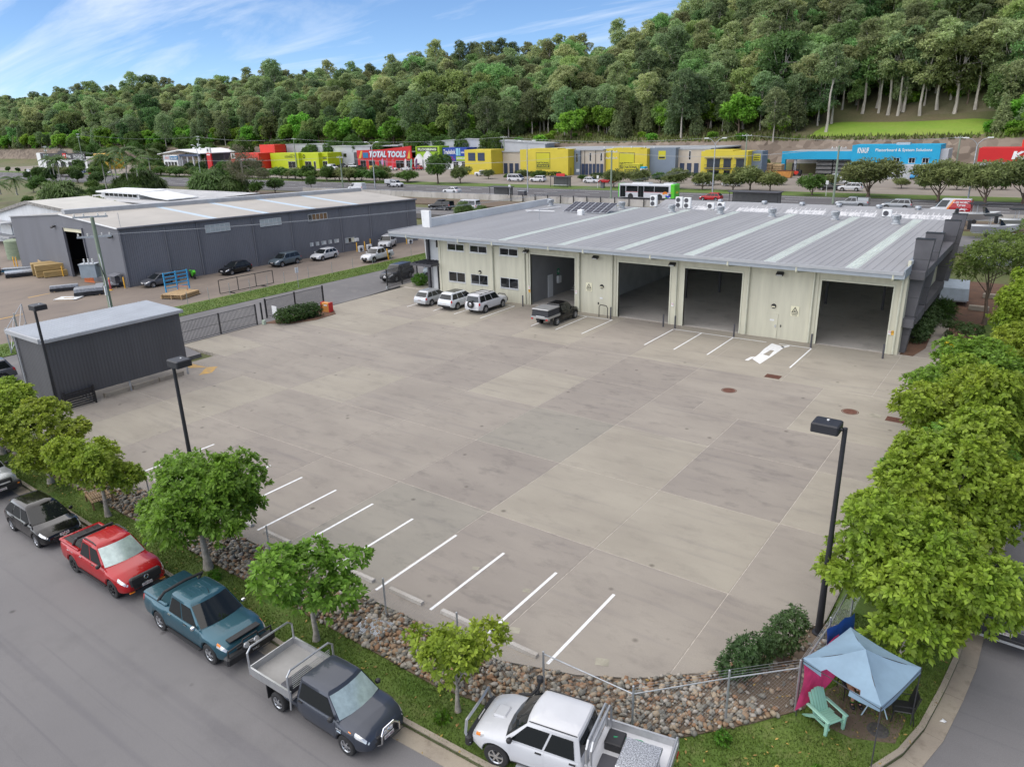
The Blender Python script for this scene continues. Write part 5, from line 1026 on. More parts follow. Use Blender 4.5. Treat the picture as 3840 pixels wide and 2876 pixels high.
# red and white tyre van
r = place(Car(5.6, 2.0, 3.3, 0.36, [(-2.8,0.62),(-2.76,1.05),(-2.6,1.12),(1.6,1.10),(2.2,1.02),(2.6,0.88),(2.76,0.76),(2.8,0.55)], [(1.95,-2.7,0.95,1.08,0.16,0.03),(1.10,-2.62,0.82,2.30,0.10,0.03)], sill=0.28, kind='panel'), 'tyre_van', 'white van with red rear half lettered for mobile tyres', 'van', (-5.75,108.0,2.5), R(180), 'white', detail=False)
rp2 = []
for sg in (1, -1):
    yb = lambda z: sg*(0.97 if z < 1.08 else 0.97-(z-1.08)*0.115)
    P = [(-2.72,0.42),(0.3,0.42),(0.1,1.08),(-0.6,2.25),(-2.62,2.25),(-2.72,1.08)]
    q = [(x, yb(z)+sg*0.035, z) for x, z in P]; lo = [q[0],q[1],q[2],q[5]]; hi = [q[5],q[2],q[3],q[4]]
    mb = MB(); mb.add(lo, [(0,1,2,3) if sg < 0 else (3,2,1,0)]); mb.add(hi, [(0,1,2,3) if sg < 0 else (3,2,1,0)]); f = mb.build('red_wrap', PT['red'], r)
    st_ = [(0.3,0.42),(0.55,0.42),(0.35,1.08),(-0.35,2.25),(-0.6,2.25),(0.1,1.08)]; q = [(x, yb(z)+sg*0.036, z) for x, z in st_]
    mb = MB(); mb.add([q[0],q[1],q[2],q[5]], [(0,1,2,3) if sg < 0 else (3,2,1,0)]); mb.add([q[5],q[2],q[3],q[4]], [(0,1,2,3) if sg < 0 else (3,2,1,0)]); mb.build('orange_stripe', M_amb, r)
for body, x, z, wd, ht in (('LUBE MOBILE', -0.35, 1.75, 2.1, 0.28), ('Tyres', -0.8, 1.25, 1.2, 0.40), ('To You...', -1.45, 0.85, 1.0, 0.22)):
    text(body, (x, 0.90 if z > 1.6 else 0.97, z), (-1,0,-0.0), (0,-0.115 if z > 1.08 else 0,1), wd, ht, M_wht, r, 'van_lettering', bold=0.02, ext=0.06)
MB().box(-2.83,-2.80,-0.9,0.9,0.5,2.2).build('rear_door', PT['red'], r)
# articulated details: city bus
M_busg = PT['lime']; bs = thing('city_bus', 'white and green city bus stopped at the kerb of the highway', 'bus', (-59.3,114.6,2.5), R(180))
h_ = 6.1
MB().bev(-h_,h_,-1.25,1.25,0.32,2.95,0.14).build('body', PT['white'], bs)
for x0, x1 in ((-h_-0.012,-h_+0.9),): MB().bev(x0,x1,-1.265,1.265,0.34,2.98,0.12).build('rear_panel', M_busg, bs)
MB().bev(h_-0.35,h_+0.02,-1.265,1.265,0.36,2.97,0.12).build('front_panel', M_busg, bs)
for sg in (1, -1):
    for x0, x1 in ((-4.9,-1.9),(-1.8,0.35),(1.75,4.3)): MB().box(x0,x1,sg*1.262-0.012,sg*1.262+0.012,1.45,2.55).build('window', M_cg, bs)
for x0, x1 in ((0.45,1.65),(4.45,5.65)):
    d = MB().box(x0,x1,1.25,1.278,0.40,2.55).build('door', M_cg, bs); MB().box((x0+x1)/2-0.03,(x0+x1)/2+0.03,1.278,1.29,0.42,2.5).build('door_edge', M_plast, d)
MB().box(h_+0.012,h_+0.03,-1.1,1.1,1.1,2.75).build('windscreen', M_cg, bs)
for x in (-3.0,3.3):
    for sg in (1, -1):
        w_ = MB().lathe([(0.26,-0.14),(0.44,-0.15),(0.48,-0.06),(0.48,0.06),(0.44,0.15),(0.26,0.14)], 20, (x,sg*1.13,0.48), 'Y').build('wheel', M_tyre, bs, smooth=0.6); MB().lathe([(0,sg*0.05),(0.2,sg*0.05),(0.27,sg*0.13)], 14, (x,sg*1.13,0.48), 'Y').build('rim', M_rim, w_)
        MB().lathe([(0.0,0),(0.60,0)], 20, (x,sg*1.256,0.50), 'Y').build('wheel_arch', M_plast, bs)
for x0, x1 in ((-5.6,-3.6),(-0.5,3.2)): MB().bev(x0,x1,-0.9,0.9,2.95,3.18,0.08).build('roof_unit', PT['white'], bs)
MB().box(-5.7,5.6,1.262,1.275,1.36,1.41).build('pink_stripe', M_red, bs)
for cx_, cz_, m_, a0, a1, rr_ in ((-4.2,0.95,M_amb,0.2,2.6,0.62),(-4.75,0.95,mat('logo_blue',(0.01,0.05,0.45),0.4,var=0),3.3,6.0,0.55),(-4.45,0.62,M_busg,3.4,5.6,0.3)):
    n_ = 10; P = [(cx_+rr_*math.cos(a0+(a1-a0)*k/n_), 1.277, cz_+rr_*math.sin(a0+(a1-a0)*k/n_)) for k in range(n_+1)]+[(cx_+rr_*0.35*math.cos(a1-(a1-a0)*k/n_), 1.277, cz_+rr_*0.35*math.sin(a1-(a1-a0)*k/n_)) for k in range(n_+1)]
    MB().quad(*P).build('swirl_logo', m_, bs)
MB().box(-6.14,-6.11,-0.5,0.5,1.2,1.6).build('rear_advert', PT['yellow'], bs); MB().box(-5.5,-4.9,1.262,1.274,0.6,1.2).build('engine_grille', M_char, bs)
# ---------------------------------------------------------------- shops across the highway (all front -Y)
GZ = 2.5
def cm(name, r, g, b, rough=0.6): return mat(name, tuple(v*0.74 for v in srgb(r, g, b)), rough, var=0.05, scale=0.3)
C_yel = cm('storage_yellow', 226, 206, 62); C_yel2 = cm('storage_lime_yellow', 214, 208, 40); C_bgr = cm('storage_blue_grey', 128, 142, 158); C_cream = cm('storage_cream', 205, 194, 178); C_navy = cm('storage_navy', 46, 62, 92)
C_red = cm('shop_red', 214, 22, 26); C_lime = cm('shop_lime', 200, 216, 8); C_cyan = cm('shop_cyan', 10, 172, 218); C_blue = cm('shop_blue', 12, 66, 168); C_grn = cm('shop_green', 158, 200, 30); C_org = cm('shop_orange_red', 232, 56, 34); C_dk = cm('sign_charcoal', 50, 48, 52); C_wgr = cm('white_grey_wall', 200, 203, 207); C_lroof = cm('light_grey_roof', 176, 180, 184); C_teal = cm('sign_teal', 22, 118, 168); C_amber = cm('plain_amber', 226, 182, 60)
C_sky = cm('pane_grey', 70, 78, 88, 0.15)
def fbox(t, nm, x0, x1, y0, y1, z0, z1, m, par=None): return MB().box(x0,x1,y0,y1,GZ+z0,GZ+z1).build(nm, m, par or t)
def sign(body, x0, x1, z0, z1, y, m, par, bold=0.03, shear=0.0, nm='lettering'): return text(body, (x0,y,GZ+z0), (1,0,0), (0,0,1), x1-x0, z1-z0, m, par, nm, bold=bold, shear=shear, ext=0.02, res=2)
def fwin(t, x0, x1, z0, z1, y, n=1, fm=M_alu, pm=M_glass):
    f = fbox(t, 'window', x0, x1, y-0.06, y+0.1, z0, z1, fm)
    for i in range(n):
        a = x0+0.07+(x1-x0-0.07)*i/n; b = x0+(x1-x0-0.07)*(i+1)/n; fbox(t, 'pane', a, b, y-0.075, y-0.062, z0+0.08, z1-0.08, pm, f)
    return f
def ns_panel(t, x0, x1, z0, z1, y, only=True):
    f = fbox(t, 'logo_frame', x0, x1, y-0.05, y, z0, z1, M_ink); b_ = (x1-x0)*0.022
    i = fbox(t, 'logo_field', x0+b_, x1-b_, y-0.06, y-0.05, z0+b_, z1-b_, C_yel2, f); W = x1-x0; H = z1-z0
    sign('NATIONAL', x0+W*0.06, x1-W*0.06, z0+H*0.30, z0+H*0.42, y-0.065, M_ink, f, 0.03); k = fbox(t, 'logo_bar', x0+W*0.06, x1-W*0.06, y-0.07, y-0.06, z0+H*0.07, z0+H*0.26, M_ink, f)
    sign('STORAGE', x0+W*0.11, x1-W*0.11, z0+H*0.11, z0+H*0.22, y-0.075, C_yel2, f, 0.04)
# storage block: four volumes
ns = thing('storage_hall', 'yellow storage hall with a square framed logo left of the exit lane', 'building', (0,0,0))
fbox(ns, 'front_wall', -130.8,-113.3,171.5,176,0,7.5,C_yel); fbox(ns, 'raised_cap', -127,-117,171.48,176,7.5,7.75,C_yel); ns_panel(ns, -124.8,-119.7,1.9,6.6,171.5)
fbox(ns, 'roof', -131,-113,176,205,6.9,7.3,C_lroof); fbox(ns, 'body', -130.6,-113.6,176.1,200,0,6.9,C_cream)
nsb = thing('storage_units', 'cream and blue-grey row of storage units with navy doors by the exit sign', 'building', (0,0,0))
fbox(nsb, 'blue_pier', -113.2,-111.2,174.8,177,0,7.0,C_bgr); fbox(nsb, 'cream_wall', -111.2,-103.4,175.5,178,0,7.0,C_cream); fbox(nsb, 'roof', -113.3,-103.4,175.0,205,7.0,7.3,C_lroof)
fwin(nsb, -112.5,-111.9,3.6,6.2,174.8); fwin(nsb, -108.3,-107.7,3.9,6.3,175.5); fwin(nsb, -104.6,-104.0,4.0,6.3,175.5)
for i in range(6): fbox(nsb, 'unit_door', -111.0+i*1.28,-110.0+i*1.28,175.4,175.5,0,3.2,C_navy)
for x in (-109.9,-106.2): fbox(nsb, 'downpipe', x-0.06,x+0.06,175.35,175.48,0,7.0,M_blk)
fbox(nsb, 'exit_board', -111.3,-110.3,172.9,172.96,1.05,1.75,M_wht); sign('EXIT', -111.15,-110.45,1.25,1.55,172.89,M_ink,nsb)
fbox(nsb, 'gate_post', -113.0,-112.9,172.5,172.6,0,2.2,M_blk)
n2 = thing('storage_hall', 'yellow storage hall with logo behind the yellow truck, right of the exit lane', 'building', (0,0,0))
fbox(n2, 'front_wall', -103.3,-90.0,176.4,180,0,7.35,C_yel); fbox(n2, 'raised_cap', -101,-92,176.38,180,7.35,7.6,C_yel); ns_panel(n2, -98.9,-93.9,1.7,6.3,176.4); fbox(n2, 'roof', -103.2,-82,180,205,6.9,7.3,C_lroof)
fbox(n2, 'blue_wing', -89.9,-82.0,178.0,181,0,7.5,C_bgr); f = fbox(n2, 'small_logo', -87.2,-85.0,177.95,178,4.4,6.7,C_yel2); fbox(n2, 'small_logo_bar', -87.0,-85.2,177.93,177.95,4.6,5.1,M_ink, f)
for x in (-104,-101,-98,-95,-91,-88): fbox(n2, 'roof_light', x,x+0.25,176.3,176.6,7.6,7.95,M_wht)
n3 = thing('storage_office', 'yellow two-storey office with balconies beside a blue-grey wing', 'building', (0,0,0))
fbox(n3, 'cream_wing', -82.0,-72.8,180,184,0,6.9,C_cream); fbox(n3, 'wing_roof', -82.2,-72.6,179.8,205,6.9,7.25,C_lroof)
for i in range(4): fbox(n3, 'unit_door', -81.4+i*2.1,-80.1+i*2.1,179.9,180,0,3.3,C_navy)
fwin(n3, -78.9,-78.3,4.2,6.6,180); fwin(n3, -74.8,-74.2,4.2,6.6,180)
fbox(n3, 'front_wall', -72.6,-59.9,173.4,180,0,6.7,C_yel); fbox(n3, 'curved_cap', -71.6,-64.0,173.38,180,6.7,7.0,C_yel); fbox(n3, 'grey_wing', -59.9,-57.2,176.5,181,0,6.6,C_bgr)
for x0, x1, n_ in ((-70.9,-67.3,3),(-66.3,-64.3,2),(-62.9,-60.8,1)):
    fwin(n3, x0, x1, 2.6, 4.75, 173.4, n_, M_char, C_sky)
    bal = fbox(n3, 'balcony', x0-0.4, x1+0.3, 172.6, 173.38, 2.3, 2.5, M_char2); fbox(n3, 'balcony_rail', x0-0.4, x1+0.3, 172.6, 172.64, 3.35, 3.42, M_blk, bal); mb = MB()
    k = int((x1-x0+0.7)/0.3)
    for i in range(k+1): mb.box(x0-0.4+i*0.3,x0-0.37+i*0.3,172.61,172.63,GZ+2.5,GZ+3.35)
    mb.build('balusters', M_blk, bal)
    fbox(n3, 'sun_hood', x0-0.4, x1+0.3, 172.5, 173.38, 4.9, 5.1, M_char2)
    fwin(n3, x0+0.2, x1-0.1, 0.2, 1.9, 173.4, n_, M_char, M_glass)
f = fbox(n3, 'yellow_board', -59.5,-57.6,176.4,176.5,4.2,5.9,C_yel2)
for k in range(3): fbox(n3, 'board_stripe', -59.3,-57.8,176.38,176.4,4.4+k*0.5,4.6+k*0.5,M_ink,f)
n4 = thing('yellow_annex', 'small yellow annex with two dark windows left of the storage hall', 'building', (0,0,0))
fbox(n4, 'front_wall', -156.8,-140.2,171.8,176,0,7.5,C_yel) if False else fbox(n4, 'front_wall', -151.0,-140.2,169.0,176,0,7.6,C_yel); fwin(n4,-149.5,-146.6,4.2,6.7,169.0,1,C_navy,C_navy); fwin(n4,-145.6,-142.8,4.2,6.7,169.0,1,C_navy,C_navy)
fbox(n4, 'cream_wing', -140.1,-131.0,175,180,0,6.6,C_cream); fbox(n4, 'wing_roof', -140.2,-130.9,174.6,205,6.6,7.0,C_lroof)
for i in range(4): fbox(n4, 'unit_door', -139.7+i*2.2,-138.3+i*2.2,174.9,175,0,3.2,C_navy)
# red tool shop
tt = thing('tool_shop', 'bright red tool shop with big slanted white lettering', 'shop', (0,0,0))
fbox(tt, 'front_wall', -220,-190.8,186.5,192,0,4.1,C_red); MB().add([(-220,186.3,GZ+4.1),(-190.8,186.3,GZ+4.1),(-190.8,186.3,GZ+8.5),(-206,186.3,GZ+7.3),(-220,186.3,GZ+7.0)],[(0,1,2,3,4)]).ext([(-220,186.35,GZ+4.1),(-190.8,186.35,GZ+4.1),(-190.8,186.35,GZ+8.5),(-206,186.35,GZ+7.3),(-220,186.35,GZ+7.0)],(0,0.4,0)).build('parapet_sign', C_red, tt)
C_tt = cm('lettering_pale', 226, 232, 238); C_tts = cm('lettering_blue', 96, 130, 172)
sign('TOTAL TOOLS', -213.1,-193.3,4.25,6.85,186.28,C_tts,tt,0.09,0.25,'lettering_shadow'); sign('TOTAL TOOLS', -212.9,-193.4,4.45,6.7,186.2,C_tt,tt,0.045,0.25)
MB().add([(-219.2,186.25,GZ+4.0),(-217.8,186.25,GZ+4.0),(-216.6,186.25,GZ+6.8),(-217.6,186.25,GZ+6.8)],[(0,1,2,3)]).build('plain_sign_panel', C_amber, tt); MB().add([(-193.0,186.25,GZ+4.0),(-191.4,186.25,GZ+4.0),(-191.6,186.25,GZ+7.2)],[(0,1,2)]).build('plain_sign_panel', C_amber, tt); fbox(tt, 'plain_sign_panel', -216.6,-213.6,186.2,186.25,4.2,6.2,C_teal)
for x0, x1 in ((-218.6,-215.4),(-213.8,-210.4),(-208.2,-206.8),(-205.6,-204.8),(-199.2,-195.0),(-193.8,-191.4)): fwin(tt, x0, x1, 0.3, 3.3, 186.5, 2, C_wgr)
fbox(tt, 'roof', -220,-190.8,186.7,205,6.2,6.5,C_lroof)
fs_ = thing('flooring_shop', 'lime green flooring shop front next to the red tool shop', 'shop', (0,0,0))
fbox(fs_, 'front_wall', -190.6,-178.8,188.5,194,0,8.2,C_grn); k_ = fbox(fs_, 'sign_board', -189.6,-179.8,188.4,188.5,6.4,7.9,M_ink); sign('FLOORING', -189.2,-180.2,6.7,7.6,188.38,cm('sign_white_green',222,236,206),fs_,0.05)
MB().ext([(-190.2,187.0,GZ),(-186.2,187.0,GZ),(-186.2,187.0,GZ+3.6),(-188.2,187.0,GZ+5.6),(-190.2,187.0,GZ+3.6)],(0,1.4,0)).build('white_gable', M_wht, fs_); MB().ext([(-185.6,187.2,GZ),(-182.2,187.2,GZ),(-182.2,187.2,GZ+5.0),(-183.9,187.2,GZ+6.6),(-185.6,187.2,GZ+5.0)],(0,1.2,0)).build('white_gable', M_wht, fs_); fwin(fs_, -189.6,-187.6,0.2,2.4,187.0)
td = thing('plumbing_shop', 'blue plumbing shop with green showroom sign', 'shop', (0,0,0))
fbox(td, 'upper_wall', -178.6,-167.2,190,196,3.0,7.6,C_blue); fbox(td, 'lower_wall', -178.6,-167.2,190.6,196,0,3.0,M_wht); sign('Tradelink', -178.2,-172.4,5.4,7.0,189.95,M_wht,td,0.02); sign('tradelink.com', -169.9,-167.4,5.7,6.4,189.95,M_wht,td,0.02)
f = fbox(td, 'showroom_sign', -172.2,-167.4,189.9,190,3.1,4.6,C_grn); sign('SHOWROOM', -171.9,-167.7,3.6,4.3,189.86,M_wht,td,0.03); fbox(td, 'pale_strip', -172.2,-171.0,189.93,190,4.9,7.4,cm('pale_cyan',150,214,236)); fbox(td, 'pale_strip', -170.7,-170.2,189.93,190,4.9,7.4,cm('pale_cyan',150,214,236))
for x0, x1 in ((-174.2,-171.8),(-170.2,-168.2)): fwin(td, x0, x1, 0.1, 2.7, 190.6, 2, M_wht)
sign('VANITIES\nAPPLIANCES', -175.8,-172.9,3.2,4.5,189.95,C_org,td,0.0)
wd = thing('white_industrial_hall', 'long white industrial hall with low gable behind the red and blue shops', 'building', (0,0,0))
MB().ext([(-205,196.5,GZ),(-138,196.5,GZ),(-138,196.5,GZ+8.4),(-172,196.5,GZ+10.3),(-205,196.5,GZ+8.8)],(0,6,0)).build('front_wall', C_wgr, wd); MB().ext([(-206,196.2,GZ+8.7),(-172,196.2,GZ+10.3),(-137,196.2,GZ+8.35),(-137,196.2,GZ+8.65),(-172,196.2,GZ+10.65),(-206,196.2,GZ+9.0)],(0,8,0)).build('roof', C_lroof, wd)
for x in (-176.5,-175.3,-174.1,-172.9): fwin(wd, x, x+0.9, 6.6, 8.2, 196.5)
for i in range(5): fwin(wd, -161+i*1.2, -160.2+i*1.2, 6.8, 8.0, 196.5)
wd2 = thing('white_workshop', 'white workshop with an open bay between the lime shop and the red tool shop', 'building', (0,0,0))
fbox(wd2, 'front_wall', -246,-221,194.5,203,0,8.2,C_wgr); fbox(wd2, 'roof', -246.5,-205,194.2,204,8.2,8.6,C_lroof); fbox(wd2, 'open_bay', -230.5,-225.5,194.3,194.5,0,6.0,M_char); fbox(wd2, 'blue_banner', -225.0,-223.6,194.2,194.3,2.5,6.4,C_blue); fwin(wd2,-237,-235,4.0,5.6,194.5); fbox(wd2, 'long_wing', -274,-246,195,203,0,9.2,C_wgr); fbox(wd2, 'wing_roof', -274.5,-246,194.8,204,9.2,9.5,C_lroof)
for i in range(4): fwin(wd2, -266+i*4.2,-263.6+i*4.2,5.6,6.3,195)
# lime shop
kn = thing('fastener_shop', 'lime yellow shop with black round-logo lettering', 'shop', (0,0,0))
fbox(kn, 'front_wall', -270.5,-251.9,183.3,190,0,6.2,C_lime); fbox(kn, 'side_block', -251.9,-241.2,184.8,192,0,6.2,C_lime); fbox(kn, 'corner_block', -241.2,-237.5,186.5,194,0,6.2,C_lime)
sign('KONNECT', -260.8,-254.0,4.2,5.2,183.25,M_ink,kn,0.0,0.15); MB().tube([(-257.5,183.24,GZ+5.35),(-256,183.24,GZ+5.7),(-254.3,183.24,GZ+5.45)],0.05).build('logo_arc', M_ink, kn); sign('KONNECT', -240.6,-238.0,3.6,4.7,186.45,M_ink,kn,0.02); MB().lathe([(0.45,0),(0.8,0)],16,(-250.2,184.75,GZ+4.8),'Y').build('logo_ring', M_ink, kn)
for x0, x1, y in ((-259,-254.2,183.3),(-250,-246,184.8),(-244.5,-243.2,184.8),(-240.8,-238,186.5)): fwin(kn, x0, x1, 0.2, 2.9, y, 2, M_wht)
# tyre shop (orange red) + pylon
br = thing('tyre_shop', 'orange-red tyre shop half hidden by a grey-leaved tree', 'shop', (0,0,0))
fbox(br, 'front_wall', -291.9,-272,178.5,186,0,6.4,C_org); fbox(br, 'tall_block', -281,-270.6,186.1,192,0,9.6,C_org); fbox(br, 'logo_panel', -291.6,-288.6,178.4,178.5,4.2,6.4,M_wht); sign('B', -290.9,-289.5,4.6,6.1,178.38,M_ink,br,0.05)
fbox(br, 'white_band', -288.4,-274,178.42,178.5,3.6,4.2,M_wht); fbox(br, 'open_bay', -287,-282,178.4,178.5,0,3.4,M_char); fbox(br, 'open_bay', -280,-275,178.4,178.5,0,3.4,M_char)
py = thing('pylon_sign', 'tall red pylon sign with white cap and B emblem', 'sign', (-289.5,166.5,GZ), 0)
MB().box(-1.5,1.5,-0.3,0.3,0,6.9).build('red_panel', C_red, py); MB().box(-1.5,1.5,-0.32,0.32,6.9,9.3).build('white_cap', M_wht, py); text('B', (-0.5,-0.34,7.6), (1,0,0), (0,0,1), 1.0, 1.2, M_ink, py, 'emblem', bold=0.05); MB().box(-0.8,0.8,-0.33,-0.32,7.1,7.3).build('name_strip', C_red, py); MB().box(-1.2,1.2,-0.32,-0.3,6.1,6.5).build('white_strip', M_wht, py)
# white gas/appliance shop
gs = thing('white_shop', 'white shop with blue and grey signs and an open drive-in canopy', 'shop', (0,0,0))
fbox(gs, 'front_wall', -332.5,-321,170.4,176,0,6.0,M_wht); f = fbox(gs, 'grey_sign', -332.4,-326.8,170.3,170.4,4.0,5.9,C_wgr); f2 = fbox(gs, 'blue_sign', -326.8,-320.4,170.25,170.35,4.0,5.6,C_teal); sign('Gas & Gear', -326.2,-321.0,4.4,5.3,170.22,M_wht,gs,0.02); sign('BOC', -330.6,-327.4,4.4,5.2,170.28,C_org,gs,0.0)
for i in range(4): fwin(gs, -331.6+i*2.6,-329.4+i*2.6,0.2,3.2,170.4,2,M_wht)
MB().ext([(-340,172,GZ+6.2),(-322,172,GZ+8.0),(-305,172,GZ+6.4),(-305,172,GZ+6.7),(-322,172,GZ+8.4),(-340,172,GZ+6.5)],(0,22,0)).build('roof', M_wht, gs)
for x in (-320,-315.5,-311,-306.5): fbox(gs, 'canopy_post', x-0.4,x+0.4,172,172.6,0,6.2,C_wgr)
fbox(gs, 'canopy_fascia', -321,-305,171.6,172,5.4,6.4,cm('canopy_navy',58,74,104)); fbox(gs, 'workshop_wall', -320.5,-305,184,190,0,6.2,M_char)
for x in (-322,-317,-312): MB().lathe([(0.5,0),(0.5,0.7),(0.7,0.8),(0,1.1)],10,(x,180,GZ+8.0)).build('roof_vent', M_wht, gs)
# print shop
pr = thing('print_shop', 'white print shop with a charcoal sign band and red square logo', 'shop', (0,0,0))
fbox(pr, 'front_wall', -427,-376.5,156.5,165,0,5.5,M_wht); fbox(pr, 'sign_band', -424,-376.6,156.2,156.5,4.6,7.6,C_dk); fbox(pr, 'end_pier', -428,-423.6,156,158,0,7.8,M_wht); MB().ext([(-405,156.18,GZ+7.6),(-394,156.18,GZ+7.6),(-396,156.18,GZ+8.6),(-399.5,156.18,GZ+8.9),(-403,156.18,GZ+8.6)],(0,0.3,0)).build('arched_cap', C_dk, pr)
sign('PRINT', -420.5,-415,5.3,6.9,156.18,cm('pale_cyan2',190,224,226),pr,0.0); sign('DESIGN', -408.5,-401.5,5.3,6.9,156.18,M_wht,pr,0.0); sign('PACKAGING', -388.5,-377.5,5.3,6.9,156.18,M_wht,pr,0.0)
f = fbox(pr, 'red_square', -399.4,-395.8,156.05,156.2,4.9,7.6,C_red); sign('CT', -398.9,-396.2,5.6,6.8,156.02,M_wht,pr,0.04); sign('Print', -395.4,-391.2,5.4,6.9,156.18,M_wht,pr,0.02)
for x0 in (-420,-412,-404,-396): fwin(pr, x0, x0+5.5, 0.2, 3.6, 156.5, 3, M_wht)
fbox(pr, 'entry_bay', -386.5,-379,156.3,156.5,0,4.2,M_char); MB().ext([(-388,155,GZ+4.2),(-378,155,GZ+4.2),(-380,155,GZ+4.9),(-383,155,GZ+5.1),(-386,155,GZ+4.9)],(0,1.4,0)).build('arched_awning', C_wgr, pr)
ya = thing('yellow_shop', 'yellow shop front right of the print shop behind palms', 'shop', (0,0,0)); fbox(ya, 'front_wall', -376,-364,160,168,0,7.2,C_amber); fbox(ya, 'open_door', -374,-369,159.9,160,0,4.4,M_char)
# plasterboard depot
kf = thing('plasterboard_depot', 'cyan plasterboard building with white lettering and a white office block', 'building', (0,0,0))
fbox(kf, 'front_wall', -36.6,-17.2,181.5,190,3.2,7.7,C_cyan); fbox(kf, 'lower_wall', -36.6,-33.0,181.52,190,0,3.2,C_cyan); fbox(kf, 'bay_opening', -33.0,-29.5,181.7,182.0,0,4.6,M_char); fbox(kf, 'lower_wall', -29.5,-17.2,181.55,190,0,3.2,C_wgr)
sign('KNAUF', -35.3,-32.7,5.8,7.1,181.45,M_wht,kf,0.03,0.1); sign('Plasterboard & System Solutions', -31.2,-18.9,6.0,6.9,181.45,M_wht,kf,0.012)
for x in (-27.0,-23.6,-20.7): fwin(kf, x, x+1.4, 3.5, 4.7, 181.5, 2, M_wht); fbox(kf, 'window_hood', x-0.2,x+1.6,181.1,181.5,4.75,4.85,C_cyan)
fbox(kf, 'office', -28.0,-17.6,178.5,181.5,0,3.3,C_wgr); fwin(kf, -25.6,-24.6,0.2,2.2,178.5); fbox(kf, 'side_wall', -17.2,-15.6,182.5,190,0,6.6,C_wgr); fbox(kf, 'roof_unit', -27,-24,183,185,7.7,8.2,M_galv)
ks = thing('plasterboard_shed', 'open cyan-fronted shed stacked with boards beside the plasterboard building', 'building', (0,0,0))
fbox(ks, 'fascia', -55.0,-37.0,186.0,186.4,4.1,6.1,C_cyan); fbox(ks, 'left_pier', -55.0,-54.0,186.0,187.0,0,4.1,C_cyan); fbox(ks, 'roof', -55,-37,186.4,203,5.6,5.9,C_lroof); fbox(ks, 'back_wall', -55,-37,200,200.3,0,5.6,M_intw); fbox(ks, 'pier', -51.8,-51.2,186.4,187,0,4.1,C_wgr)
M_brd = mat('stacked_board', (0.20,0.19,0.18), 0.8, var=0.25, scale=2)
for k in range(4):
    for x0, x1 in ((-46.5,-42.5),(-42.2,-38.0)): fbox(ks, 'board_stack', x0,x1,188.2,192,0.5+k*1.0,1.15+k*1.0,M_brd); fbox(ks, 'rack_beam', x0,x1,188.0,188.2,0.35+k*1.0,0.5+k*1.0,M_blk)
# red hire building
ke = thing('hire_building', 'red-banded white hire building at the right edge', 'building', (0,0,0))
fbox(ke, 'red_band', -8.6,30,171.5,180,4.4,7.2,C_red); fbox(ke, 'white_wall', -8.5,30,171.8,180,0,4.4,C_wgr); sign('KENNARDS', -2.4,13.6,4.9,6.6,171.45,M_wht,ke,0.05,0.1); fbox(ke, 'orange_roof_sign', -1.1,-0.1,174,174.3,7.3,8.8,C_org); fbox(ke, 'low_red_panel', -5.5,-2.0,171.6,171.8,0.4,2.4,C_org)
# truck, forklift, skip, timber stack
tk = thing('storage_truck', 'yellow box truck with the storage logo and a white cab', 'truck', (-91.0,170.8,GZ), 0)
MB().bev(-2.9,2.1,-1.1,1.1,0.9,3.5,0.04).build('box_body', C_yel2, tk); MB().box(-2.6,1.8,-1.115,-1.10,1.0,3.35).build('logo_frame', M_ink, tk); MB().box(-2.5,1.7,-1.13,-1.115,1.1,3.25).build('logo_field', C_yel2, tk)
text('NATIONAL', (-2.3,-1.135,2.35), (1,0,0), (0,0,1), 3.8, 0.7, M_ink, tk, bold=0.03); MB().box(-2.4,1.6,-1.14,-1.13,1.25,2.1).build('logo_bar', M_ink, tk); text('STORAGE', (-2.2,-1.145,1.4), (1,0,0), (0,0,1), 3.6, 0.55, C_yel2, tk, bold=0.04)
MB().ext([(2.2,-1.0,0.5),(4.0,-1.0,0.5),(4.05,-1.0,1.3),(3.7,-1.0,2.3),(2.2,-1.0,2.4)],(0,2.0,0)).build('cab', PT['white'], tk); MB().add([(3.0,-1.01,1.4),(3.85,-1.01,1.4),(3.6,-1.01,2.1),(3.0,-1.01,2.1)],[(0,1,2,3)]).build('side_window', M_cg, tk); MB().bev(2.2,3.6,-0.95,0.95,2.4,2.8,0.1).build('wind_deflector', C_cyan, tk)
for x in (-1.8,3.2):
    for s in (-1, 1): MB().lathe([(0.0,-0.12),(0.38,-0.12),(0.42,0),(0.38,0.12),(0.0,0.12)], 14, (x,s*0.9,0.42), 'Y').build('wheel', M_tyre, tk, smooth=0.6)
MB().box(-2.8,2.2,-0.4,0.4,0.6,0.9).build('chassis', M_plast, tk)
fk_ = thing('forklift', 'red and black forklift in the mouth of the plasterboard shed', 'forklift', (-50.4,184.5,GZ), R(180))
MB().bev(-1.2,0.9,-0.6,0.6,0.35,1.2,0.1).build('body', C_org, fk_); MB().bev(-1.3,-0.6,-0.62,0.62,0.4,1.5,0.1).build('counterweight', M_blk, fk_)
for x, y in ((-0.5,-0.55),(-0.5,0.55),(0.7,-0.55),(0.7,0.55)): MB().box(x-0.05,x+0.05,y-0.05,y+0.05,1.2,2.9).build('guard_post', M_blk, fk_)
MB().box(-0.6,0.8,-0.62,0.62,2.9,3.0).build('overhead_guard', M_blk, fk_); MB().box(0.95,1.15,-0.45,0.45,0.1,3.2).build('mast', M_blk, fk_); MB().box(1.15,1.2,-0.9,0.9,0.5,1.5).build('load_backrest', C_org, fk_); MB().bev(-0.5,0.1,-0.3,0.3,1.2,1.7,0.06).build('seat', M_plast, fk_)
for s in (-0.35,0.35): MB().box(1.2,2.2,s-0.06,s+0.06,0.1,0.16).build('fork', M_blk, fk_)
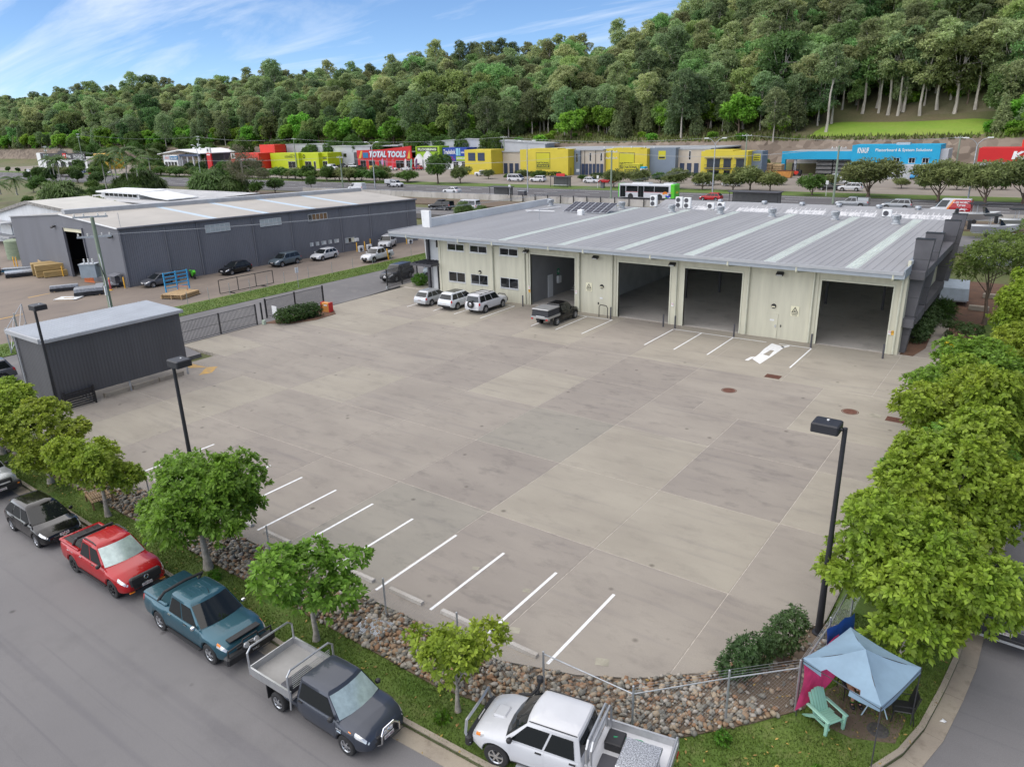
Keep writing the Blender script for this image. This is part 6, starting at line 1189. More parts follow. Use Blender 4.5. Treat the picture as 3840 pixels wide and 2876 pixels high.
for x in (-0.8,0.6):
    for s in (-1, 1): MB().lathe([(0.0,-0.12),(0.33,-0.12),(0.36,0),(0.33,0.12),(0.0,0.12)], 14, (x,s*0.62,0.36), 'Y').build('wheel', M_tyre, fk_, smooth=0.6)
sk_ = thing('skip_bin', 'orange skip bin at the blue yard entrance', 'skip', (-52.6,177.3,GZ), 0)
MB().add([(-3.0,-1.0,0.05),(3.0,-1.0,0.05),(3.0,1.0,0.05),(-3.0,1.0,0.05),(-3.4,-1.2,1.7),(3.4,-1.2,1.7),(3.4,1.2,1.7),(-3.4,1.2,1.7)],[(3,2,1,0),(0,1,5,4),(1,2,6,5),(2,3,7,6),(3,0,4,7)]).build('hopper', mat('skip_orange', (0.50,0.22,0.05), 0.7, var=0.2, scale=2), sk_); MB().tube([(-3.4,-1.2,1.7),(3.4,-1.2,1.7),(3.4,1.2,1.7),(-3.4,1.2,1.7),(-3.4,-1.2,1.7)],0.08,4).build('rim', M_rust, sk_); MB().box(-3.0,3.0,-0.9,0.9,0.9,1.2).build('rubbish', M_brd, sk_)
for k, (x, h_) in enumerate(((-57.5,3.2),(-54.9,3.0))):
    t_ = thing('timber_pack_stack', ['tall stack of timber packs left of the blue shed, left pile','tall stack of timber packs left of the blue shed, right pile'][k], 'timber', (x,183.5,GZ), 0, 'timber piles at the blue yard')
    for i in range(5): MB().bev(-1.2+0.1*(i % 2),1.2,-1.4,1.4,0.05+i*h_/5,0.05+(i+0.85)*h_/5,0.03).build('timber_pack', M_wood, t_)
# feather flags
FC = [(200,150,200),(190,80,110),(230,40,70),(225,225,225),(110,180,160),(110,60,110)]
for i, (x, y) in enumerate(((-199.0,178.6),(-197.0,178.9),(-193.2,178.3),(-187.6,178.9),(-184.9,179.1),(-183.6,180.4))):
    fl = thing('feather_flag', ['pale lilac feather flag, leftmost at the tool shop','dusky pink feather flag second from the left','red feather flag third from the left','white feather flag right of the red one','sea green feather flag','dark plum feather flag, rightmost'][i], 'flag', (x,y,GZ), 0, 'feather flags before the tool shop')
    MB().tube([(0,0,0),(0.05,0,3.4),(0.5,0,4.2),(1.0,0,4.3)],0.03).build('pole', M_galv, fl); MB().ext([(0.05,0,0.7),(0.6,0,0.9),(1.05,0,2.6),(1.1,0,4.1),(0.75,0,4.3),(0.3,0,4.0),(0.1,0,3.2)],(0,0.02,0)).build('cloth', cm('flag_%d'%i,*FC[i]), fl)
# ---------------------------------------------------------------- yard flood lamps
M_lampb = mat('lamp_black', (0.020,0.021,0.026), 0.5, var=0.15)
LAMP_LB = ['black flood lamp on a pole in front of the carport shed', 'black flood lamp on a pole behind the middle street tree', 'black flood lamp on a tall pole at the right corner of the yard']
for i, (x, y, hx) in enumerate(((-40.63,-5.98,1),(-22.72,-7.75,1),(3.40,-0.45,-1))):
    t = thing('flood_lamp', LAMP_LB[i], 'lamp', (x,y,-0.02), 0, 'flood lamps round the yard')
    MB().lathe([(0.0,0),(0.22,0),(0.22,0.03),(0.13,0.04),(0.125,0.3),(0.085,4.0),(0.075,7.75),(0.0,7.78)], 12).build('pole', M_lampb, t, smooth=0.6)
    MB().tube([(0,0,7.65),(hx*0.25,0,7.70)], 0.045).build('arm', M_lampb, t)
    hd_ = MB().bev(hx*0.55-0.42,hx*0.55+0.42,-0.36,0.36,7.55,7.86,0.04); o = hd_.build('lamp_head', M_lampb, t); MB().box(hx*0.55-0.36,hx*0.55+0.36,-0.30,0.30,7.535,7.55).build('lens', C_sky, o)
    MB().lathe([(0.04,0),(0.04,0.03),(0,0.035)], 8, (hx*0.55,0.1,7.86)).build('sensor', M_wht, o)
# ---------------------------------------------------------------- sliding gate and fences
def bar_panel(t, p0, p1, z0, z1, m, sp=0.11, r=0.012, posts=True, nm='picket', stuffcap=300):
    p0, p1 = Vector(p0), Vector(p1); L = (p1-p0).length; n = max(2, int(L/sp)); d = (p1-p0)/n
    me = MB().box(-r,r,-r,r,0,z1-z0-0.06).mesh(nm)
    for i in range(n+1):
        q = p0+d*i; ob(nm, me, m, t, loc=(q.x,q.y,z0+0.03))
    for z in (z0, z1): MB().tube([(p0.x,p0.y,z),(p1.x,p1.y,z)], 0.028, 4).build('rail', m, t)
g1 = thing('sliding_gate', 'long black picket sliding gate closing the yard beside the carport shed', 'gate', (0,0,0))
for a, b in ((8.7,12.5),(12.5,16.35)): bar_panel(g1, (-51.55,a), (-51.55,b), 0.12, 1.88, M_blk, 0.13)
for y in (8.7,12.5,16.35): MB().box(-51.60,-51.50,y-0.05,y+0.05,0.02,1.95).build('stile', M_blk, g1)
MB().tube([(-51.55,8.7,1.0),(-51.55,16.35,1.0)],0.02,4).build('mid_rail', M_blk, g1)
g1b = thing('gate_motor_post', 'black gate post with pale green motor box next to the hedge', 'post', (-51.3,16.8,0), 0); MB().box(-0.06,0.06,-0.06,0.06,0,2.05).build('post', M_blk, g1b); MB().bev(0.08,0.40,-0.2,0.1,0,0.42,0.04).build('motor_box', mat('pale_green', (0.42,0.50,0.40), 0.6), g1b); MB().tube([(0,0,1.6),(-1.6,1.0,0.9)],0.012).build('stay_cable', M_galv, g1b)
g2 = thing('picket_fence', 'black picket fence beyond the hedge along the driveway', 'fence', (0,0,0)); bar_panel(g2, (-53.0,18.5), (-53.0,25.6), 0.10, 1.75, M_blk, 0.13)
for y in (18.5,22,25.6): MB().box(-53.06,-52.94,y-0.06,y+0.06,0,1.9).build('post', M_blk, g2)
g3 = thing('open_gate', 'black picket gate leaf standing open by the entry', 'gate', (0,0,0)); bar_panel(g3, (-52.35,34.3), (-53.1,40.1), 0.12, 2.05, M_blk, 0.13)
for x, y in ((-52.35,34.3),(-52.65,37.0),(-53.1,40.1)): MB().box(x-0.05,x+0.05,y-0.05,y+0.05,0,2.15).build('post', M_blk, g3)
MB().box(-52.3,-52.1,34.0,34.3,0,0.3).build('gate_motor', M_galv, g3)
bx = thing('orange_box', 'orange box cabinet with red ends at the hedge', 'cabinet', (-49.6,23.2,0.05), R(8)); MB().bev(-0.5,0.4,-0.25,0.25,0,0.9,0.02).build('cabinet', mat('orange_panel', (0.60,0.26,0.06), 0.6, var=0.1), bx); MB().box(0.41,0.50,-0.28,0.28,0,0.95).build('red_end', M_red, bx); MB().box(-0.60,-0.51,-0.28,0.28,0,0.95).build('red_end', M_red, bx); MB().box(-0.2,0.2,-0.265,-0.25,0.62,0.74).build('white_label', M_wht, bx)
tag(MB().box(-51.9,-51.2,18.4,18.45,0.5,1.35).build('white_board', M_wht), 'small white board behind the clipped hedge', 'sign')
# chain-link fence round the rock bank
M_wire = mat('galvanised_wire', (0.36,0.37,0.38), 0.5, metal=0.5, var=0.1)
FPTS = [(-45.5,-8.15),(-42.3,-8.15),(-39.1,-8.18),(-35.9,-8.2),(-32.7,-8.2),(-29.5,-8.22),(-26.3,-8.25),(-23.1,-8.25),(-19.9,-8.28),(-16.7,-8.3),(-13.5,-8.3),(-9.9,-8.3),(-6.4,-8.32),(-2.9,-8.32),(0.18,-8.3),(2.2,-6.15),(3.78,-4.56),(4.0,-2.0),(4.1,1.2),(4.2,5.0),(4.3,9.0),(4.4,13.0)]
cf = thing('chain_link_fence', 'galvanised chain-link fence with round posts along the rock bank', 'fence', (0,0,0))
FZ0, FZ1 = -0.1, 1.55
for i, (x, y) in enumerate(FPTS):
    MB().lathe([(0.035,0),(0.035,1.75 if i < 14 else 1.95),(0.0,1.98 if i > 13 else 1.78)], 8, (x,y,-0.12)).build('post', M_galv, cf, smooth=0.6)
for i in range(len(FPTS)-1):
    (xa, ya), (xb, yb) = FPTS[i], FPTS[i+1]; a, b = Vector((xa,ya,0)), Vector((xb,yb,0)); L = (b-a).length
    if i >= 13: MB().tube([(xa,ya,FZ1),(xb,yb,FZ1)], 0.022, 6).build('top_rail', M_galv, cf)
    mb = MB(); H = FZ1-FZ0; u = (b-a)/L; sp = 0.14 if i >= 11 else 0.30
    k = int((L+H)/sp); r_ = 0.0022
    for q in range(k):
        s0 = q*sp
        for dr in (1, -1):
            t0 = max(0, s0-H); t1 = min(L, s0)
            if t1 <= t0: continue
            z0, z1 = (H-(s0-t0), H-(s0-t1)) if dr == 1 else ((s0-t0), (s0-t1))
            p, w2 = a+u*t0, a+u*t1; mb.tube([(p.x,p.y,FZ0+z0),(w2.x,w2.y,FZ0+z1)], r_, 3, cap=False)
    o = mb.build('wire_mesh', M_wire, cf); o['kind'] = 'stuff'
    if i >= 14:
        for zz_ in (1.65,1.75,1.85): MB().tube([(xa,ya,zz_),(xb,yb,zz_)], 0.005, 3).build('barbed_strand', M_wire, cf)
# light fence of slim posts between driveway strip and neighbour's yard
nf = thing('slim_post_fence', 'row of slim galvanised posts along the grass strip by the grey warehouse yard', 'fence', (0,0,0))
for y in (8.5,12.5,17.7,20.2,22.8,25.4,27.8,30.2,33.8,37.5,41.0,44.5,48.0,52.0): MB().tube([(-65.3,y,0),(-65.3,y,1.45)], 0.03, 6).build('post', M_galv, nf)
lf_ = thing('left_chain_gate', 'galvanised chain-link gate frame with a white notice left of the carport shed', 'gate', (0,0,0))
for a, b in (((-61.9,-0.6),(-67.0,2.0)),((-67.4,2.2),(-72.2,4.7))):
    MB().tube([(*a,0),(*a,2.2)],0.06).build('post', M_galv, lf_); MB().tube([(*b,0),(*b,2.0)],0.05).build('post', M_galv, lf_); MB().tube([(*a,2.0),(*b,2.0)],0.03).build('rail', M_galv, lf_); MB().tube([(*a,0.2),(*b,0.2)],0.03).build('rail', M_galv, lf_); MB().tube([(*a,0.2),(*b,2.0)],0.025).build('brace', M_galv, lf_)
o = MB().obox((-63.6,0.3,1.3),(0.75,0.03,0.9),(0,0,-0.45)).build('notice', M_wht, lf_); MB().obox((-63.6,0.28,1.45),(0.42,0.035,0.12),(0,0.4,-0.45)).build('black_arrow', M_ink, o)
# ---------------------------------------------------------------- utility pole with transformer
M_gpole = mat('treated_pole', (0.22,0.27,0.20), 0.8, var=0.18, scale=1.5, stretch=(3,3,0.3)); M_insul = mat('insulator', (0.60,0.60,0.58), 0.35, var=0.1)
up = thing('transformer_pole', 'green timber power pole with grey transformer in front of the grey warehouse', 'power pole', (-66.2,10.2,0), 0)
MB().lathe([(0.21,0),(0.19,4),(0.165,9.9),(0.0,10.0)], 14).build('pole', M_gpole, up, smooth=0.6)
for z, L_ in ((9.95,1.5),(8.1,1.5)):
    c = MB().obox((-0.1,-0.1,z),(L_*2,0.14,0.16),(0,0,R(52))).build('crossarm', M_galv, up)
    for k in (-1,-0.4,0.5,1): MB().lathe([(0.05,0),(0.09,0.05),(0.05,0.12),(0.09,0.17),(0.04,0.26),(0,0.28)], 8, (-0.1+k*L_*0.9*math.cos(R(52)),-0.1+k*L_*0.9*math.sin(R(52)),z+0.08)).build('insulator', M_insul, c, smooth=0.6)
tr = MB().obox((-0.95,-0.75,4.9),(1.5,0.95,1.25),(0,0,R(38))).build('transformer_tank', mat('transformer_grey', (0.26,0.30,0.34), 0.5, var=0.1), up)
MB().obox((-0.95,-0.75,5.56),(1.6,1.05,0.08),(0,0,R(38))).build('tank_lid', M_galv, tr)
for k in (-0.4,0,0.4): MB().lathe([(0.05,0),(0.10,0.06),(0.06,0.16),(0.10,0.22),(0.06,0.34),(0.08,0.42),(0,0.46)], 8, (-0.95+k*math.cos(R(38)),-0.75+k*math.sin(R(38)),5.6)).build('bushing', M_insul, tr, smooth=0.6)
MB().tube([(-0.7,-0.5,4.25),(0.1,0.1,4.2)],0.05).build('bracket', M_galv, up)
for k in range(3): MB().tube([(-0.3,-0.3,5.5-0.1*k),(0.35,-0.3,5.3),(0.5,-0.2,4.6-0.2*k),(0.3,-0.1,3.9),(0.22,-0.1,0.5)],0.025).build('cable', M_blk, up)
MB().tube([(0.2,-0.15,6.2),(0.3,-0.2,6.5),(0.4,-0.2,6.0),(0.26,-0.15,0.6)],0.04).build('white_conduit', M_wht, up)
MB().obox((0.35,-0.3,3.0),(0.12,0.25,0.9),(0,0,0.3)).build('pole_box', M_wht, up)
def wire(p, q, sag, nm='power_line', par=None, r_=0.018):
    n_ = 14; pts = [(p[0]+(q[0]-p[0])*i/n_, p[1]+(q[1]-p[1])*i/n_, p[2]+(q[2]-p[2])*i/n_-sag*4*(i/n_)*(1-i/n_)) for i in range(n_+1)]
    return MB().tube(pts, r_, 4).build(nm, M_wire, par)
for k in (-0.9,-0.3,0.5): wire((-66.2+k,10.2+k,8.25), (-41+k,90+k,9.5), 1.2, par=None if False else up).matrix_parent_inverse = Matrix.Translation((66.2,-10.2,0))
# ---------------------------------------------------------------- power poles and street lights along the highway
poles = [((-143.0,179.7),11.5,'slim green power pole at the yellow annex'),((-65.7,110.9),9.5,'green power pole with crossarms in front of the bus'),((-60.2,172.4),11,'green power pole right of the yellow office'),((-24.9,117.3),9.8,'pale green power pole by the round bush and highway'),((-14.0,186),9.5,'power pole right of the cyan plasterboard building'),((-150.7,116.2),8.2,'grey timber power pole left of the tall highway light'),((-319,181),14,'pale power pole with transformer at the white shop'),((-353,143.9),16.5,'tall pale green power pole among the palms'),((-470,240),16.5,'distant power pole behind the palms'),((-253.4,183.0),12.2,'grey power pole at the lime shop'),((-285.6,100.5),12.2,'power pole with crossarms behind the drooping palm')]
tops = []
for i, ((x, y), h_, lb) in enumerate(poles):
    z = 2.45 if y < 190 else tz(x, y)-0.2; t = thing('power_pole', lb, 'power pole', (x,y,z), 0, 'power poles along the highway')
    MB().lathe([(0.20,0),(0.15,h_),(0.0,h_+0.05)], 10).build('pole', M_gpole, t, smooth=0.6)
    for dz in ((0.3,1.5) if i in (1,6,7,8,10) else (0.4,)): 
        c = MB().box(-1.3,1.3,-0.07,0.07,h_-dz-0.08,h_-dz+0.06).build('crossarm', M_galv, t)
        for k in (-1.1,-0.4,0.4,1.1): MB().lathe([(0.05,0),(0.08,0.08),(0.03,0.22),(0,0.24)], 6, (k,0,h_-dz+0.06)).build('insulator', M_insul, c)
    if i == 6: MB().bev(-0.9,-0.2,-0.4,0.4,h_-4.5,h_-3.2,0.05).build('transformer', M_galv, t)
    tops.append((x,y,z+h_-0.3))
wl = thing('overhead_wires', 'sagging overhead wires strung between the poles along the highway', 'wires', (0,0,0))
for a, b, s_ in ((8,7,2.0),(7,6,1.5),(6,9,1.2),(9,0,1.5),(0,2,1.5),(2,4,1.0),(10,5,2.5),(5,1,2.0),(1,3,1.2)):
    for k in (-1,0.9): wire(tuple(Vector(tops[a])+Vector((0,k,0))), tuple(Vector(tops[b])+Vector((0,k,0))), s_, 'wire', wl, 0.022)
SL = ['double-arm highway light right of the grey power pole','double-arm highway light in front of the yellow storage hall','double-arm highway light in front of the yellow office','double-arm highway light beside the red tyre van','double-arm highway light rising behind the grey-leaved tree']
for i, (x, y, h_) in enumerate(((-137.7,115.6,11.6),(-92.4,120.1,11.3),(-49.5,123.5,11.2),(-5.3,127.2,10.6),(-225,121,11.4))):
    t = thing('street_light', SL[i], 'street light', (x,y,2.5), R(10), 'double-arm lights in the highway median')
    MB().lathe([(0.16,0),(0.14,0.3),(0.09,h_-1.4),(0.0,h_-1.38)], 10).build('pole', M_galv, t, smooth=0.6)
    for s in (-1, 1):
        a = MB().tube([(0,0,h_-1.5),(s*0.15,0,h_-0.9),(s*0.8,0,h_-0.3),(s*1.5,0,h_-0.08)], 0.05, 6).build('arm', M_galv, t, smooth=0.6); MB().bev(s*1.75-0.45,s*1.75+0.45,-0.16,0.16,h_-0.12,h_+0.04,0.04).build('luminaire', M_wht, a)
# highway barrier, shelters
M_barr = surf2('barrier_concrete', (0.46,0.44,0.41), (0.34,0.32,0.29), (0.10,0.09,0.085), 0.25, 0.9, stretch=(1,1,0.35), stain=0.8)
hb = thing('highway_barrier', 'stained pale concrete barrier along the near side of the highway', 'barrier', (0,0,0))
xs_ = np.arange(-150, 40, 3.0)
for i, x in enumerate(xs_):
    h_ = 1.25 if x < -2 else 1.1; MB().ext([(x,102.0,2.3),(x,102.5,2.3),(x,102.35,2.3+h_),(x,102.15,2.3+h_)], (2.97,0,0)).build('barrier_panel', M_barr, hb)
    if -85 < x < -30: MB().box(x-0.05,x+0.05,101.75,101.95,2.3,3.9).build('fence_post', M_blk, hb)
MB().tube([(-85,101.85,3.85),(-30,101.85,3.85)],0.03,4).build('fence_rail', M_blk, hb); MB().tube([(-150,102.25,3.62),(-85,102.25,3.62)],0.04,4).build('barrier_rail', M_galv, hb)
def shelter(lb, x, y, w_, d_, h_, z, sign_=None):
    t = thing('bus_shelter', lb, 'bus shelter', (x,y,z), 0, 'bus shelters beside the highway')
    for a in (-w_/2,w_/2):
        for b in (-d_/2,d_/2): MB().box(a-0.05,a+0.05,b-0.05,b+0.05,0,h_).build('post', M_blk, t)
    MB().bev(-w_/2-0.3,w_/2+0.3,-d_/2-0.3,d_/2+0.3,h_,h_+0.14,0.04).build('roof', M_char, t); MB().box(-w_/2,w_/2,d_/2-0.02,d_/2+0.02,0.2,h_-0.15).build('back_screen', mat('smoked_panel', (0.10,0.10,0.10), 0.3), t); MB().box(-w_/2+0.3,w_/2-0.3,-0.1,0.3,0.42,0.5).build('bench', M_wht, t)
    if sign_: MB().box(-1.2,1.2,-0.05,0.05,h_+0.14,h_+0.8).build('red_header', M_red, t)
shelter('grey bus shelter with red header board on the far grass verge', -92.5,134.4,4.8,1.6,2.4,2.52,True); shelter('dark bus shelter on the near side of the highway above the palms', -88.5,104.6,4.8,1.6,2.4,2.5); shelter('long pale shelter roof on the near side of the highway right of the red car', -36.4,110.0,8.6,1.8,2.3,2.5)
for i, (x, y, lb) in enumerate(((-82.0,134.2,'white-topped bus stop post on the far verge'),(-86.0,104.2,'white bus stop post beside the dark shelter'),(-29.5,131.0,'small white road sign beside the round bush'))):
    t = thing('road_sign', lb, 'sign', (x,y,2.5)); MB().tube([(0,0,0),(0,0,2.6)],0.05).build('post', M_wht, t); MB().box(-0.25,0.25,-0.03,0.03,2.2,2.9).build('plate', M_wht, t)
t = thing('rubbish_bin', 'grey bin beside the far bus stop post', 'bin', (-80.8,134.5,2.5)); MB().bev(-0.4,0.4,-0.4,0.4,0,1.2,0.05).build('bin_body', M_char2, t); MB().box(-0.42,0.42,-0.42,0.42,1.2,1.28).build('lid', M_blk, t)
for i, (x, y, lb, m_) in enumerate(((-204,178,'yellow and white kerbside boards at the tool shop, left','y'),(-201.5,178.5,'orange and white kerbside board at the tool shop','w'))):
    t = thing('kerbside_board', lb, 'sign', (x,y,GZ)); MB().box(-1.0,1.0,-0.04,0.04,0.3,1.8).build('panel', C_amber if m_ == 'y' else M_wht, t); 
    for s in (-0.8,0.8): MB().box(s-0.04,s+0.04,-0.03,0.03,0,0.3).build('leg', M_galv, t)
    if m_ == 'w': MB().box(-0.7,0.7,-0.05,-0.04,0.7,1.3).build('print', C_org, t)
cb = thing('control_cabinet', 'grey roadside cabinet next to the dark bus shelter', 'cabinet', (-82.5,103.9,2.4)); MB().bev(-0.8,0.8,-0.5,0.5,0,1.9,0.04).build('cabinet_body', M_char2, cb); MB().box(-0.82,0.82,-0.52,0.52,1.9,2.0).build('cap', M_galv, cb); MB().box(-0.7,-0.02,-0.515,-0.50,0.2,1.7).build('door', M_char2, cb)
# ---------------------------------------------------------------- materials in the neighbour's yard
M_bar = mat('dark_steel', (0.035,0.037,0.042), 0.45, metal=0.5, var=0.25, scale=4); M_wrap = mat('plastic_wrap', (0.30,0.32,0.35), 0.3, var=0.3, scale=5)
def bundle(lb, loc, rz, L_, W_, n_, hh, m_=M_bar, pallet=True):
    t = thing('steel_bundle', lb, 'steel bundle', (*loc,-0.04), R(rz), 'bundles lying in the yard of the grey warehouse')
    if pallet:
        for k in (-0.35,0.35): MB().box(k*L_-0.06,k*L_+0.06,-W_/2,W_/2,0,0.1).build('bearer', M_wood, t)
    for k in range(n_): MB().bev(-L_/2+0.05*(k % 2),L_/2,-W_/2,W_/2,0.1+k*hh,0.1+(k+0.9)*hh,0.02).build('layer', m_ if k < n_-1 else M_wrap, t)
bundle('two long dark steel tube bundles stacked, nearest the timber', (-86.2,14.6), 62, 3.0, 0.7, 2, 0.32); bundle('flat dark bundle right of the long tube bundles', (-84.4,16.4), 60, 2.6, 0.9, 2, 0.16); bundle('large shrink-wrapped dark bundle on a pallet by the power pole', (-81.0,15.0), 62, 3.0, 1.6, 2, 0.42); bundle('grey wrapped bundle behind the large wrapped one', (-83.2,18.2), 60, 2.6, 1.3, 2, 0.25); bundle('dark flat bundle pack left of the timber packs', (-102.4,16.4), 70, 3.6, 2.2, 3, 0.2); bundle('dark bundle pack at the left edge of the yard', (-107.2,13.6), 65, 4.0, 2.4, 4, 0.24)
bundle('blue-strapped long bundle at the left edge behind the others', (-106.5,18.0), 55, 4.5, 1.0, 2, 0.22, C_cyan)
for i, (x, y, n_, lb) in enumerate(((-98.6,18.5,2,'golden timber pack stack beside the warehouse door, front pack'),(-100.6,18.9,2,'golden timber pack stack behind the front pack'),(-97.6,19.0,1,'dark-ended timber pack under the front stack'))):
    t = thing('timber_pack', lb, 'timber', (x,y,-0.04), R(72), 'timber packs by the warehouse door')
    for q in range(n_): MB().bev(-1.7,1.7,-0.85,0.85,0.08+q*0.78,0.80+q*0.78,0.02).build('board_pack', mat('golden_timber', (0.36,0.25,0.10), 0.75, var=0.25, scale=5, stretch=(0.3,6,6)), t)
    for k in (-1.2,1.2): MB().box(k-0.05,k+0.05,-0.85,0.85,0,0.08).build('bearer', M_wood, t)
ps_ = thing('tan_sheet', 'tan curved sheet leaning by the timber packs', 'sheet', (-103.0,19.0,-0.04), R(-5)); MB().ext([(-0.9,0,0),(0.9,0,0),(1.0,0.25,1.5),(0.3,0.3,1.4),(-0.9,0.25,1.6)],(0,0.03,0)).build('sheet', M_wood, ps_)
wsht = thing('white_board_sheet', 'flat white board lying on the ground near the power pole', 'board', (-81.0,12.7,-0.03), R(35)); MB().box(-1.3,1.3,-0.8,0.8,0.05,0.09).build('board', M_offw, wsht); MB().box(-0.5,0.6,-0.15,0.05,0.09,0.13).build('offcut', M_wood, wsht); MB().box(-1.0,1.0,-0.85,-0.75,0,0.05).build('batten', M_wood, wsht)
for i, (x, y, lb) in enumerate(((-96.35,19.0,'yellow bollard left of the grey warehouse door'),(-89.0,19.0,'yellow bollard right of the grey warehouse door'),(-80.73,19.0,'yellow bollard at the corner of the grey warehouse'),(-81.9,17.9,'yellow bollard in front of the grey post box'),(-111.6,19.2,'yellow bollard at the far left, first'),(-110.9,19.3,'yellow bollard at the far left, second'),(-75.5,51.2,'yellow post beside the first wall air conditioner'),(-75.4,52.7,'yellow post between the wall air conditioners'),(-76.6,55.0,'yellow post by the large white SUV'),(-74.2,60.4,'yellow post at the far air conditioner'))):
    t = thing('yellow_bollard', lb, 'bollard', (x,y,-0.04), 0, 'yellow bollards round the grey warehouse'); MB().lathe([(0.075,0),(0.075,1.35),(0.05,1.4),(0,1.41)], 10).build('tube', M_yel, t, smooth=0.6); MB().lathe([(0.14,0.0),(0.14,0.02),(0.08,0.03)], 10).build('foot', M_galv, t)
tag(MB().obox((-66.2,48.3,0.75),(0.13,0.13,1.6),(0.25,0.1,0)).build('leaning_yellow_post', M_yel), 'yellow post leaning against the white tub ute', 'post')
t = thing('red_marker_post', 'pink and red marker post in front of the corner of the grey warehouse', 'post', (-81.3,17.6,-0.04)); MB().lathe([(0.09,0),(0.09,1.3),(0,1.32)],10).build('tube', mat('faded_red', (0.55,0.12,0.12), 0.6, var=0.2), t); MB().lathe([(0.22,0),(0.18,0.1),(0.1,0.12)],10).build('base', M_yel, t)
t = thing('orange_barrier', 'orange slatted barrier leaning by the warehouse door', 'barrier', (-88.4,18.6,-0.04), R(10))
for k in range(9): MB().box(-0.9+k*0.2,-0.82+k*0.2,-0.03,0.03,0.1,1.1).build('slat', mat('barrier_orange', (0.62,0.16,0.04), 0.6), t)
for z in (0.15,1.05): MB().box(-0.95,0.95,-0.05,0.05,z-0.05,z+0.05).build('rail', MATS['barrier_orange'], t)
t = thing('yellow_bin', 'yellow wheelie bin inside the warehouse door', 'bin', (-91.2,22.0,0)); MB().add([(-0.3,-0.3,0.1),(0.3,-0.3,0.1),(0.3,0.3,0.1),(-0.3,0.3,0.1),(-0.4,-0.4,1.05),(0.4,-0.4,1.05),(0.4,0.4,1.05),(-0.4,0.4,1.05)],[(3,2,1,0),(0,1,5,4),(1,2,6,5),(2,3,7,6),(3,0,4,7)]).build('tub', mat('bin_yellow', (0.75,0.55,0.02), 0.5, var=0.08), t); MB().bev(-0.43,0.43,-0.45,0.43,1.05,1.14,0.03).build('lid', MATS['bin_yellow'], t)
t = thing('yellow_bin', 'yellow wheelie bin under the tree at the right end of the yard', 'bin', (2.75,37.1,0.02), R(20)); MB().add([(-0.26,-0.3,0.1),(0.26,-0.3,0.1),(0.26,0.3,0.1),(-0.26,0.3,0.1),(-0.33,-0.4,1.05),(0.33,-0.4,1.05),(0.33,0.4,1.05),(-0.33,0.4,1.05)],[(3,2,1,0),(0,1,5,4),(1,2,6,5),(2,3,7,6),(3,0,4,7)]).build('tub', MATS['bin_yellow'], t); MB().bev(-0.36,0.36,-0.45,0.43,1.05,1.14,0.03).build('lid', MATS['bin_yellow'], t)
for s in (-0.25,0.25): MB().lathe([(0,-0.04),(0.12,-0.04),(0.12,0.04),(0,0.04)],10,(s,0.35,0.12),'X').build('wheel', M_tyre, t)
t = thing('post_box', 'grey sloping post box against the warehouse corner', 'box', (-82.4,18.9,-0.04)); MB().box(-0.05,0.05,-0.05,0.05,0,1.4).build('post', M_char, t); MB().ext([(-0.8,-0.5,1.4),(0.8,-0.5,1.4),(0.8,0.4,1.6),(-0.8,0.4,1.6)],(0,0,0.06)).build('hood', M_wgrey, t); MB().box(-0.5,0.5,-0.3,0.3,0.6,1.35).build('box', M_char, t)
rk = thing('blue_rack', 'bright blue pipe rack standing on pallets', 'rack', (-72.5,20.9,-0.04), R(88)); M_brk = mat('rack_blue', (0.03,0.32,0.62), 0.5, var=0.08)
for x in (-1.4,0,1.4): MB().box(x-0.06,x+0.06,-0.06,0.06,0.3,2.5).build('upright', M_brk, rk)
for z in (0.75,1.2,1.6,2.0,2.4): MB().box(-1.4,1.4,-0.05,0.05,z-0.04,z+0.04).build('rung', M_brk, rk)
pl = thing('pallet_pile', 'pile of flat timber pallets under the blue rack', 'pallets', (-70.4,19.9,-0.04), R(20))
for k in range(3):
    for q in range(7): MB().box(-1.5+0.15*k,1.5-0.1*k,-1.5+q*0.45,-1.5+q*0.45+0.36,0.12+k*0.17,0.145+k*0.17).build('board', M_wood, pl)
    for q in (-1.3,0,1.3): MB().box(q-0.05,q+0.05,-1.5,1.5,0.0+k*0.17,0.12+k*0.17).build('bearer', M_wood, pl)
MB().tube([(-0.9,0.9,0.5),(-0.9,0.9,1.0),(0.3,0.9,1.0),(0.3,0.9,0.5)],0.03).build('orange_hoop', MATS['barrier_orange'], pl)
fr = thing('welded_panel', 'long black steel frame panel standing on the grass strip edge', 'frame', (0,0,0))
for z in (0.12,1.62): MB().tube([(-66.9,22.6,z),(-66.6,29.6,z)],0.045,4).build('rail', M_blk, fr)
for k in range(4): MB().tube([(-66.9+0.1*k,22.6+k*2.33,0.12),(-66.9+0.1*k,22.6+k*2.33,1.62)],0.045,4).build('upright', M_blk, fr)
for k in (0.2,0.8): MB().box(-67.2,-66.2,22.6+7*k-0.05,22.6+7*k+0.05,-0.04,0.07).build('foot', M_blk, fr)
t = thing('parking_sign', 'small white sign on a post on the grass strip', 'sign', (-61.9,29.5,0.02)); MB().tube([(0,0,0),(0,0,2.35)],0.03).build('post', M_galv, t); MB().box(-0.02,0.02,-0.22,0.22,1.75,2.35).build('plate', M_wht, t)
mt_ = thing('metal_lengths', 'bundle of cream and black metal lengths on trestles behind the carport shed', 'metal lengths', (-63.5,6.8,-0.04), R(72))
for k, m_ in enumerate((M_blk,M_sgn,M_sgn,M_wht,M_galv,M_sgn)): MB().box(-3.0+0.2*k,3.0-0.15*k,-0.5+k*0.17,-0.4+k*0.17,0.75+0.02*k,0.85+0.02*k).build('length', m_, mt_)
